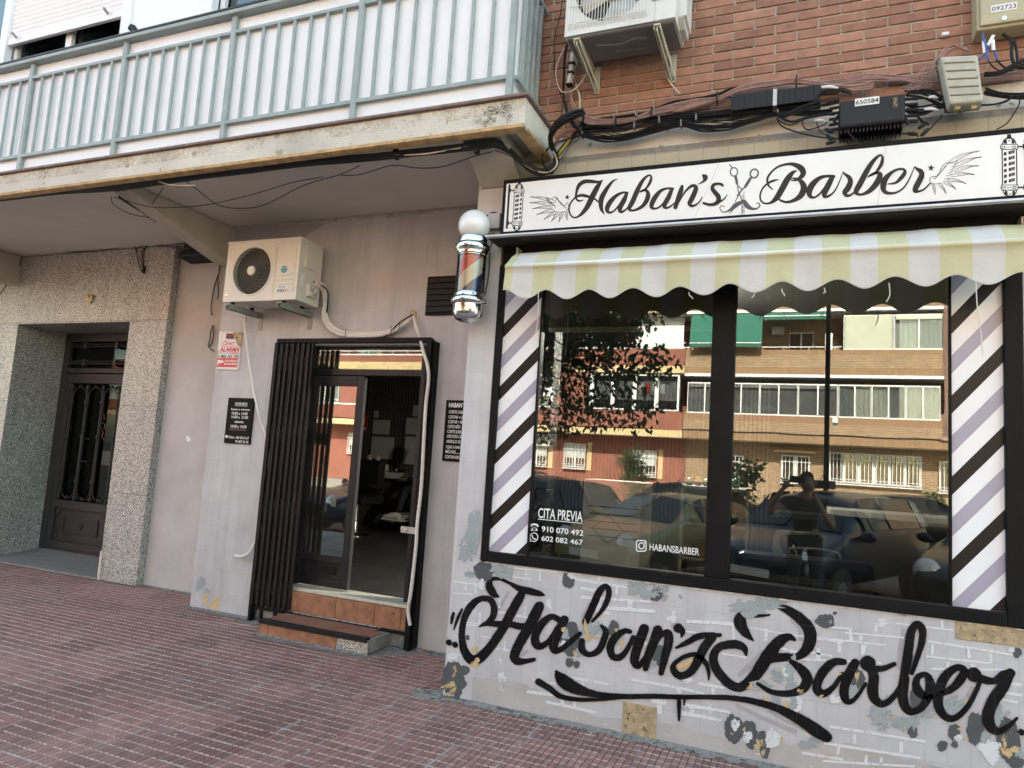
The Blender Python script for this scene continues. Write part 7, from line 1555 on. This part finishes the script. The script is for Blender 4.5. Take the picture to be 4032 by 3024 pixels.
def ow(par, x0, x1, z0, z1, y, n=2, curtain_=None, name='window', fill=None, bars=False, mull=.05):
    f = MB(); t = .05; f.box(x0, x1, y, y+.06, z0, z0+t); f.box(x0, x1, y, y+.06, z1-t, z1)
    for i in range(n+1):
        x = x0+(x1-x0)*i/n; f.box(max(x0, x-mull/2), min(x1, x+mull/2), y, y+.055, z0+t, z1-t)
    f = f.build(name, m_fr, par)
    MB().box(x0+.02, x1-.02, y+.02, y+.026, z0+t, z1-t).build('pane', m_pane, f)
    MB().box(x0, x1, y-.22, y-.20, z0, z1).build('room_back', m_room, f)
    if curtain_:
        for i in range(n):
            if curtain_[i]: curtain(x0+(x1-x0)*i/n+.03, x0+(x1-x0)*(i+1)/n-.03, y-.08, z0+t, z1-t, .02, .16).build('curtain', m_net if curtain_[i] == 1 else m_curt2, f, smooth='all')
    if bars:
        b_ = MB(); k = int((x1-x0)/.13)
        for i in range(k+1): x = x0+(x1-x0)*i/k; b_.box(x-.011, x+.011, y+.14, y+.16, z0-.05, z1+.02)
        for z in (z0+.12, z1-.25): b_.box(x0-.06, x1+.06, y+.139, y+.161, z-.012, z+.012)
        b_.build('window_bars', m_fr, f)
        MB().box(x0-.05, x1+.05, y, y+.17, z0-.09, z0-.052).build('sill', m_fr, f)
    return f
# ochre brick block
ob_ = thing('brick_building', 'ochre brick apartment block across the street mirrored in the right pane', 'building', (4, YO, 0))
XJ = -4.42; XO = 22
def band(z0, z1, par, x0, x1, mt, msol):
    MB().box(x0, x1, YO-.25, YO, z0+.26, z1-.2).build('parapet', mt, par)
    MB().box(x0, x1, YO-.25, YO+.004, z0, z0+.26).build('soldier_course', msol, par); MB().box(x0, x1, YO-.25, YO+.004, z1-.2, z1).build('soldier_course', msol, par)
MB().box(XJ, XO, YO, YO+.006, 3.62, 3.87).build('plain_strip', M('smooth_brown_strip', (.30,.175,.10), .8, .08, 2), ob_)
band(2.87, 3.87, ob_, XJ, XO, m_ob, m_os); band(5.48, 6.42, ob_, XJ, XO, m_ob, m_os); band(8.0, 9.0, ob_, XJ, XO, m_ob, m_os)
MB().box(XJ, XO, YOG-.3, YOG, 0, 2.87).build('ground_wall', m_ob, ob_); MB().box(XJ, XO, YOG, YO-.25, 2.86, 2.94).build('overhang_soffit', m_soffit, ob_)
MB().box(XJ, XO, YO-8, YO-1.4, 2.9, 13.5).build('inner_wall', m_ob, ob_); MB().box(XJ, XO, YO-.25, YO, 9.0, 13.5).build('upper_wall', m_ob, ob_)
for z in (5.36, 7.9): MB().box(XJ, XO, YO-1.4, YO+.03, z, z+.11).build('slab', m_fr, ob_)
xs = [1.21-1.378*i for i in range(5)]
for b_, a_ in zip(xs, xs[1:]): ow(ob_, a_+.01, b_-.01, 3.88, 5.12, YO-.12)
xs = [1.22, 2.33, 3.43, 4.52]; cs = ((2, 1), (1, 2), (1, 1))
for (a_, b_), c_ in zip(zip(xs, xs[1:]), cs): ow(ob_, a_+.01, b_-.01, 3.88, 5.12, YO-.12, curtain_=c_)
for i in range(8): ow(ob_, 5.0+i*1.6, 6.4+i*1.6, 3.88, 5.12, YO-.12, curtain_=(1, 2)); ow(ob_, 5.0+i*1.6, 6.4+i*1.6, 6.45, 7.8, YO-.12, curtain_=(1, 1))
# second floor: shutters, curtains, recessed terrace
f = ow(ob_, 1.37, 3.02, 6.43, 7.74, YO-.10, n=1)
mb = MB(); z = 6.48
while z < 7.70: mb.prismx([(YO-.03, z), (YO-.02, z+.02), (YO-.03, z+.04), (YO-.08, z+.04), (YO-.08, z)], 1.42, 2.97); z += .043
mb.build('shutter', m_shut, f)
f = ow(ob_, 3.05, 4.62, 6.43, 7.74, YO-.10, n=2, curtain_=(1, 2)); mb = MB(); mb.box(3.10, 4.57, YO-.04, YO-.02, 7.55, 7.70); mb.build('shutter', m_shut, f)
MB().box(XJ, 1.3, YO-1.42, YO-1.38, 6.4, 7.9).build('terrace_wall', m_ob, ob_); ow(ob_, -.55, .35, 6.42, 7.35, YO-1.36, n=2); 
mb = MB(); mb.box(XJ, 1.3, YO-.06, YO-.03, 6.52, 6.55)
for i in range(7): x = XJ+.1+i*.9; mb.box(x-.012, x+.012, YO-.06, YO-.03, 6.42, 6.52)
mb.build('handrail', m_fr, ob_)
MB().box(-1.2, -.75, YO-1.36, YO-1.1, 7.25, 7.55).build('wall_unit', m_acw2, ob_, bevel=.01); MB().box(.75, 1.0, YO-.4, YO-.2, 6.45, 7.1).build('white_panel', m_fr, ob_)
# ground floor windows with bars
for a_, b_, z0, z1, n in ((-3.05,-2.15,1.30,2.30,2),(-.72,.28,1.42,2.42,2),(.98,4.02,1.50,2.62,6),(4.60,6.0,1.42,2.5,2),(7,8.2,1.42,2.5,2),(9.5,10.7,1.42,2.5,2),(12,13.2,1.42,2.5,2)): ow(ob_, a_, b_, z0, z1, YOG+.005, n=n, bars=True, mull=.10)
MB().box(-1.0, .5, YOG, YOG+.35, 2.52, 2.60).build('shelf_slab', m_cream, ob_)
mb = MB(); mb.tube([(XJ, YO+.03, 3.20)]+[(XJ+.7*i, YO+.03, 3.20+.012*math.sin(i*1.7)) for i in range(1, 36)], .02, 5); mb.build('facade_cable', m_cable, ob_)
mb = MB()
for k in range(6): mb.tube([(4.62+.02*k, YO+.03, 9.0), (4.60+.025*k, YO+.04, 6.5), (4.63+.018*k, YO+.03, 4.5), (4.58+.03*k, YO+.05, 3.3)], .010, 4)
mb.box(4.52, 4.78, YO, YO+.1, 3.18, 3.32); mb.build('riser_cable', m_cable2, ob_)
c_ = (1.12, 3.72); sp = MB().box(c_[0]-.09, c_[0]+.09, YO, YO+.02, 3.58, 3.86).build('alarm_plate', m_paper, ob_); MB().box(c_[0]-.085, c_[0]+.085, YO+.02, YO+.024, 3.585, 3.68).build('dark_block', M('dark_green_print', (.02,.07,.07), .5), sp)
# green awnings
def drop(x0, x1, ztop, zbot, label, out=.42, yb=None):
    a_ = thing('green_awning', label, 'awning', ((x0+x1)/2, YO+.2, zbot)); mb = MB(); mb.closed = False; n = 60; vs = []
    for i in range(n+1):
        x = x0+(x1-x0)*i/n; z = zbot-.13+.03*math.cos(x/.21*6.283)
        vs += [(x, YO+.02, ztop), (x, YO+out*.75, ztop-(ztop-zbot)*.75), (x, YO+out, zbot), (x, YO+out+.004, z)]
    mb.add(vs, [(4*i+j, 4*i+4+j, 4*i+5+j, 4*i+1+j) for i in range(n) for j in range(3)]); o = mb.build('canvas', m_grn, a_); s_ = o.modifiers.new('t', 'SOLIDIFY'); s_.thickness = .004
    mb = MB(); mb.tube([(x0, YO+out+.012, zbot), (x1, YO+out+.012, zbot)], .024, 8); mb.build('front_bar', m_fr, a_, smooth=True)
    mb = MB()
    for x in (x0+.03, x1-.03): mb.bar((x, YO, zbot+.15), (x, YO+out, zbot), .025, .025)
    mb.build('arm', m_fr, a_)
drop(-4.22, -1.50, 7.86, 6.62, 'lowered green awning across the street, mirrored beside the red facade')
drop(-1.45, .86, 7.86, 7.70, 'rolled up green awning with a short valance over the far terrace', .2)
# red stucco block
rb = thing('red_building', 'brick red stucco apartment block with cream bands across the street', 'building', (-16, YO, 0))
XR0 = -42; XR1 = XJ-.02
def rband(z0, z1, zc0, zc1):
    MB().box(XR0, XR1, YO-.25, YO, z0, z1).build('parapet', m_stucco, rb); MB().box(XR0, XR1, YO-.25, YO+.03, zc0, zc1).build('cream_band', m_cream, rb)
rband(3.14, 3.88, 2.86, 3.14); rband(5.76, 6.46, 5.47, 5.76); rband(8.3, 9.1, 8.0, 8.3)
MB().box(XR0, XR1, YO-.25, YO, 9.1, 13.5).build('upper_wall', m_stucco, rb)
MB().box(XR0, XR1, YOG-.3, YOG, 0, 2.9).build('ground_wall', m_stucco, rb); MB().box(XR0, XR1, YOG, YO-.25, 2.86, 2.94).build('overhang_soffit', m_soffit, rb); MB().box(XR0, XR1, YO-8, YO-1.5, 2.9, 13.5).build('inner_wall', m_stucco, rb)
for z in (5.40, 7.92): MB().box(XR0, XR1, YO-1.5, YO-.25, z, z+.08).build('slab', m_soffit, rb)
f = ow(rb, -10.1, -4.62, 3.92, 5.40, YO-.10, n=6, mull=.16); mb = MB(); rd = random.Random(8)
for i, col in enumerate((m_paper, m_signred, m_net, m_panel)): x = -6.35+i*.3; MB().box(x, x+.2, YO-.3, YO-.29, 4.75-.1*(i % 2), 5.05).build('laundry', col, f)
MB().box(-10.1, -4.62, YO-.36, YO-.3, 3.95, 4.35).build('white_apron', m_fr, f)
# recessed balcony of the second floor and the stretch seen in the door panes
mb = MB(); mb.box(XR0, XR1, YO-.08, YO-.02, 6.49, 6.56); mb.box(XR0, XR1, YO-.06, YO-.03, 6.70, 6.74)
for i in range(40): x = XR0+.9*i; mb.box(x-.015, x+.015, YO-.06, YO-.03, 6.56, 6.70)
mb.build('handrail', m_fr, rb)
f = MB().box(-6.6, -4.6, YO-.6, YO-.55, 6.45, 7.9).build('side_screen', m_panel, rb)
for i, x in enumerate((-9.2, -13.5, -18.0, -22.5, -27, -31.5)): ow(rb, x, x+1.2, 6.45, 7.75, YO-1.48, n=2); MB().box(x+1.22, x+1.42, YO-1.5, YO-1.46, 6.45, 7.9).build('cream_band', m_cream, rb)
for i, x in enumerate((-12.6, -16.8, -21.0, -25.2, -29.4)):
    ow(rb, x, x+2.6, 3.92, 5.40, YO-.10, n=3)
    if i % 2 == 0:
        mb = MB(); z = 4.4
        while z < 5.35: mb.box(x+.05, x+2.55, YO-.08, YO-.05, z, z+.035); z += .045
        mb.build('shutter', m_fr, rb)
    MB().box(x+2.7, x+4.1, YO-.12, YO-.02, 3.88, 5.47).build('parapet', m_stucco, rb)
for i, (x, z0) in enumerate(((-11.4,1.42),(-9.62,1.42),(-6.55,1.28),(-14.5,1.42),(-18.4,1.42),(-22.3,1.42),(-26.2,1.42),(-30,1.42))):
    w_ = ow(rb, x, x+.95, z0, z0+1.02, YOG+.005, n=2, bars=True); mb = MB(); z = z0+.4
    while z < z0+.95: mb.box(x+.05, x+.90, YOG+.062, YOG+.07, z, z+.03); z += .04
    mb.build('shutter', m_fr, w_); MB().box(x+1.02, x+1.22, YOG, YOG+.02, z0-.12, z0+1.1).build('cream_band', m_cream, rb)
mb = MB(); mb.box(-11.0, -10.2, YOG, YOG+.35, 2.25, 2.75); mb.lathe((-10.5, YOG+.36, 2.5), [(.01,.01),(.19,.01),(.2,0)], 20, axis='y'); mb.build('far_air_conditioner', m_acw2, rb, bevel=.01)
mb = MB(); mb.tube([(XR0+i*1.2, YO+.045, 3.17+.02*math.sin(i*1.3)) for i in range(31)], .02, 5); mb.build('facade_cable', m_cable, rb)
mb = MB(); mb.box(XR0, -11, YO-.08, YO+.02, 3.88, 3.95); mb.box(XR0, -11, YO-.06, YO-.03, 4.10, 4.13)
for i in range(30): x = XR0+1.0*i; mb.box(x-.015, x+.015, YO-.06, YO-.03, 3.95, 4.10)
mb.build('handrail', m_fr, rb)
MB().box(-36, -15, YO+.001, YO+.034, 5.77, 6.14).build('cream_band', m_cream, rb)
# greenery
def leaf_mat(name, c, tr_=.25):
    m, nt, p = base_mat(name); g = N(nt, 'ShaderNodeNewGeometry'); nt.links.new(ramp(nt, g.outputs['Random Per Island'], [(0, mul(c, .6)), (.6, c), (1, mul(c, 1.5))]), p.inputs['Base Color']); p.inputs['Roughness'].default_value = .5
    t = N(nt, 'ShaderNodeBsdfTranslucent'); t.inputs[0].default_value = (*mul(c, 1.4), 1); mx = N(nt, 'ShaderNodeMixShader'); mx.inputs[0].default_value = tr_; nt.links.new(p.outputs[0], mx.inputs[1]); nt.links.new(t.outputs[0], mx.inputs[2]); nt.links.new(mx.outputs[0], nt.nodes['Material Output'].inputs[0]); return m
m_leaf = leaf_mat('dark_tree_leaf', (.035,.065,.022)); m_leaf2 = leaf_mat('shrub_leaf', (.05,.085,.03)); m_bark = M('bark', (.09,.07,.05), .95, .3, 14, 1, 40)
def leaves(mb, c, n, rad, L, rd, droop=.5):
    for _ in range(n):
        d = Vector((rd.gauss(0,1), rd.gauss(0,1), rd.gauss(0,1))).normalized()*(rd.random()**.5); p_ = Vector(c)+Vector((d.x*rad[0], d.y*rad[1], d.z*rad[2]))
        t = Vector((rd.gauss(0,1), rd.gauss(0,1), -droop*2+rd.gauss(0,.6))).normalized(); s_ = t.cross(Vector((rd.gauss(0,1), rd.gauss(0,1), rd.gauss(0,1)))).normalized(); l = L*rd.uniform(.7, 1.25)
        q = len(mb.v); mb.v += [tuple(p_), tuple(p_+t*l*.4+s_*l*.26), tuple(p_+t*l), tuple(p_+t*l*.4-s_*l*.26)]; mb.f += [(q, q+1, q+2, q+3)]; mb.m.append(0)
rd = random.Random(5)
tr_ = thing('street_tree', 'leafy kerbside tree whose drooping branches mirror dark in the left pane', 'tree', (-5.3, -2.4, -.15))
mb = MB(); mb.tube([(-5.3,-2.4,-.15), (-5.28,-2.42,1.2), (-5.2,-2.4,2.4), (-5.25,-2.5,3.6), (-5.2,-2.5,5.2)], [.15,.12,.11,.08,.04], 10)
tips = []
for k in range(26):
    a = rd.uniform(0, 6.28); z0 = rd.uniform(2.3, 4.6); L_ = rd.uniform(.8, 2.2); e = Vector((-5.22+L_*math.cos(a), -2.45+L_*math.sin(a)*.8, z0+rd.uniform(.2, 1.3))); mid = Vector((-5.22, -2.45, z0)).lerp(e, .5)+Vector((0,0,.3)); mb.tube([(-5.22,-2.45,z0), mid, e], [.04,.022,.008], 5); tips.append(e)
for x, y, z in ((q[0]-.55, q[1], q[2]+.12) for q in ((-1.95,-2.35,2.35),(-1.7,-2.5,3.1),(-2.2,-2.2,2.9),(-2.6,-2.3,2.3),(-3.0,-2.4,2.6),(-2.4,-2.5,3.6),(-3.2,-2.3,2.1),(-3.6,-2.4,2.9),(-2.9,-2.3,3.3),(-3.4,-2.4,3.7),(-2.0,-2.3,3.8))):
    e = Vector((x, y, z)); mb.tube([(-5.2,-2.45,3.0), Vector((-4.2,-2.45,3.6)).lerp(e, .3), e+Vector((-.25,0,.25)), e], [.045,.03,.012,.005], 5); tips.append(e)
mb.build('trunk', m_bark, tr_, smooth=True)
mb = MB(); mb.closed = False
for e in tips: leaves(mb, e, 200, (.50,.45,.40), .115, rd, .6)
leaves(mb, (-5.2,-2.45,4.4), 1500, (2.0,1.6,1.6), .12, rd, .5); leaves(mb, (-3.9,-2.4,3.9), 3400, (1.6,.8,1.1), .12, rd, .6)
mb.build('crown', m_leaf, tr_)
def shrub(name, label, x, y, h, r_, n, L, stem=.3, mat=m_leaf2):
    s_ = thing(name, label, 'shrub', (x, y, 0)); mb = MB()
    for k in range(5): mb.tube([(x, y, -.02), (x+rd.uniform(-.1, .1), y+rd.uniform(-.1, .1), stem), (x+rd.uniform(-r_, r_)*.6, y+rd.uniform(-.2, .2), h*.75)], [.025,.018,.006], 5)
    mb.build('stem', m_bark, s_); mb = MB(); mb.closed = False
    for k in range(14): leaves(mb, (x+rd.uniform(-r_, r_)*.62, y+rd.uniform(-r_, r_)*.5, stem+(h-stem)*rd.uniform(.15, .95)), n//14, (r_*.42, r_*.4, (h-stem)*.22), L, rd, .2)
    mb.build('crown', mat, s_); return s_
shrub('shrub', 'tall leafy shrub in front of the red facade across the street', -6.15, -19.0, 2.35, .8, 2600, .10, .5)
shrub('shrub', 'sparse green bush at the foot of the far brick facade', 3.9, -17.5, 1.35, .6, 700, .10, .3)
shrub('shrub', 'small palm like shrub mirrored beside the window mullion', -1.5, -12.5, 2.0, .55, 420, .20, .6)
mb = MB(); mb.closed = False
for k in range(150): x = -16+k*.2; leaves(mb, (x, -18.2+rd.uniform(-.2, .2), .5+rd.uniform(-.1, .1)), 40, (.25,.3,.5), .09, rd, .1)
mb.build('hedge', m_leaf2, None, label='low clipped hedge along the far pavement', cat_='hedge')
lpst = thing('street_lamp', 'slim black street lamp post mirrored in the right pane', 'street lamp', (.50, -8.4, -.15))
mb = MB(); mb.tube([(.50,-8.4,-.15), (.50,-8.4,.8), (.50,-8.4,3.5), (.50,-8.4,8)], [.08,.06,.055,.045], 10); mb.build('post', m_black, lpst, smooth=True); mb = MB(); mb.bar((.5,-8.4,7.95), (.5,-7.2,8.2), .06, .06); mb.box(.38,.62,-7.3,-6.7,8.14,8.26); mb.build('lamp_head', m_black, lpst, bevel=.02)
# ------------------------------------------------------------------ parked cars
m_tyre = M('tyre', (.02,.02,.02), .85, .2, 20); m_rim = M('alloy_rim', (.45,.45,.46), .3, .1, 9, metal=.8); m_hl = M('headlight_lens', (.6,.62,.64), .08, .05, 4, coat=.8); m_carglass = M('car_window', (.010,.012,.015), .06, .1, 3, spec=.35)
def car(label, col, x, y, ang, L=3.9, Wd=1.68, Hh=1.42, long_roof=False, extra=None):
    t = thing('parked_car', label, 'car', (0, 0, 0), 'cars parked along the street')
    pm = M('car_paint_%d' % len(bpy.data.materials), col, .3, .06, 2, coat=.25, spec=.3)
    h = L/2; rf = .62*L/3.9
    # stations along x (front at +): x, half width, sill z, belt z, roof z, roof half width
    if long_roof: stn = [(h, .60, .30, .62, .62, .5), (h-.12, .74, .24, .74, .74, .62), (h-.50, .82, .22, .86, .86, .72), (h-.95, .84, .22, .98, .98, .74), (h-1.0, .84, .22, 1.0, 1.02, .72), (h-1.55, .84, .22, 1.02, 1.42, .60), (h-1.75, .84, .22, 1.02, Hh-.03, .58), (h-2.4, .84, .22, 1.03, Hh, .58), (-h+.5, .84, .22, 1.04, Hh-.02, .58), (-h+.12, .82, .24, 1.04, Hh-.08, .58), (-h, .78, .30, 1.02, 1.06, .62)]
    else: stn = [(h, .58, .30, .56, .56, .5), (h-.12, .72, .24, .68, .68, .6), (h-.45, .80, .20, .80, .80, .70), (h-.98, .82, .20, .90, .90, .72), (h-1.05, .82, .20, .92, .94, .70), (h-1.75, .82, .20, .93, Hh-.06, .55), (h-2.0, .82, .20, .93, Hh, .54), (h-2.6, .82, .20, .94, Hh-.01, .54), (-h+.55, .82, .20, .96, Hh-.10, .53), (-h+.18, .80, .22, .97, 1.02, .62), (-h, .74, .30, .90, .90, .58)]
    k = Wd/1.68; body = MB(); body.closed = True; vs = []; fs = []; mi = []
    for x_, w, sz, bz, rz, rw in stn:
        vs += [(x_, -w*k*.92, sz), (x_, -w*k, (sz+bz)/2), (x_, -w*k*.96, bz), (x_, -rw*k, max(rz-.05, bz+.001)), (x_, 0, rz+.012), (x_, rw*k, max(rz-.05, bz+.001)), (x_, w*k*.96, bz), (x_, w*k, (sz+bz)/2), (x_, w*k*.92, sz)]
    n = 9; gl = MB(); gl.closed = False
    for i in range(len(stn)-1):
        for j in range(n-1):
            a_, b_, c_, d_ = i*n+j, (i+1)*n+j, (i+1)*n+j+1, i*n+j+1; fs.append((a_, b_, c_, d_))
            tall = stn[i][4]-stn[i][3] > .2 and stn[i+1][4]-stn[i+1][3] > .2
            ws = (stn[i+1][4]-stn[i+1][3] > .2) != (stn[i][4]-stn[i][3] > .2)
            if (tall and j in (2, 5)) or (ws and j in (3, 4)):
                P_ = [Vector(vs[q]) for q in (a_, b_, c_, d_)]; cc = sum(P_, Vector())/4; nn = (P_[1]-P_[0]).cross(P_[3]-P_[0]).normalized()
                if nn.dot(cc-Vector((0, 0, .7))) < 0: nn = -nn
                f0, f1 = (.06, .94)
                P_ = [cc+(p_-cc)*.90+nn*.012 for p_ in P_]; gl.add(P_, [(0,1,2,3)])
        fs.append((i*n+n-1, (i+1)*n+n-1, (i+1)*n, i*n))
    fs.append(tuple(range(n))); fs.append(tuple(range((len(stn)-1)*n+n-1, (len(stn)-1)*n-1, -1)))
    body.add(vs, fs); o = body.build('body', pm, t, smooth='all'); s_ = o.modifiers.new('sub', 'SUBSURF'); s_.levels = 1; s_.render_levels = 2
    gl.build('windows', m_carglass, t)
    for sx in (h-.72, -h+.68):
        for sy in (-1, 1):
            w_ = MB(); c_ = (sx, sy*(.74*k), .31); w_.lathe(c_, [(.20, -.10), (.30, -.10), (.31, -.07), (.31, .07), (.30, .10), (.20, .10)], 24, axis='y'); w_ = w_.build('wheel', m_tyre, t, smooth=True)
            r_ = MB(); r_.lathe((sx, sy*(.80*k), .31), [(.02, .045*1), (.19, .035), (.20, -.04), (.02, -.045)], 20, axis='y'); r_.build('rim', m_rim, w_, smooth=True)
    for sy in (-1, 1):
        m_ = MB(); m_.lathe((h-.20, sy*.56*k, .64), [(.01, .10), (.12, .07), (.17, 0), (.12, -.05), (.01, -.08)], 14, axis='x'); hl_ = m_.build('headlight', m_hl, t, smooth=True)
        m_ = MB(); m_.tube([(h-1.28, sy*.80*k, .95), (h-1.30, sy*.92*k, .99), (h-1.33, sy*1.00*k, .99)], [.03,.075,.05], 8); m_.build('wing_mirror', pm, t, smooth=True)
    m_ = MB(); m_.box(h-.09, h+.015, -.45*k, .45*k, .26, .42); m_.build('grille', m_boxblk, t, bevel=.02); MB().box(h+.0, h+.022, -.26, .26, .44, .54).build('number_plate', m_paper, t)
    m_ = MB(); m_.tube([(h-2.05 if not long_roof else h-1.85, 0, Hh), (h-2.35 if not long_roof else h-2.2, 0, Hh+.30)], .006, 5); m_.build('aerial', m_boxblk, t)
    if extra: extra(t, h, Hh)
    t.location = (x, y, -.15); t.rotation_euler = (0, 0, ang); ORG[t] = Vector((x, y, -.15)); return t
A_c = R(115)
rfl = lambda t, h, Hh: MB().box(-.12, .10, -.14, .14, Hh+.01, Hh+.13).build('roof_box', m_boxblk, t, bevel=.015)
car('olive yellow hatchback parked nose in, mirrored in the left pane', (.27,.235,.12), -1.95, -2.75, A_c, 3.85, 1.66, 1.36)
car('dark navy compact van parked nose in, mirrored below the photographer', (.007,.010,.024), .30, -2.95, A_c, 4.2, 1.74, 1.56, True, rfl)
car('black hatchback parked nose in, mirrored at the left edge of the pane', (.012,.012,.014), -4.25, -2.75, A_c, 4.0, 1.68, 1.50)
car('dark blue hatchback parked nose in, mirrored in the shop door', (.010,.016,.05), -8.2, -2.9, A_c, 4.0, 1.68, 1.42)
car('black compact car added at the right end to darken the flank of the van', (.006,.006,.007), 2.75, -3.15, A_c, 4.0, 1.7, 1.40)  # added car, gives the van's flank something dark to reflect
car('dark grey saloon parked on the far side behind the palm shrub', (.03,.03,.034), -2.6, -14.0, R(0), 4.3, 1.72, 1.42)
car('black saloon parked on the far side behind the navy van', (.012,.012,.013), 3.0, -14.0, R(0), 4.3, 1.72, 1.45)
car('charcoal hatchback parked on the far side behind the black hatchback', (.04,.04,.042), -8.4, -14.0, R(0), 4.0, 1.7, 1.43)
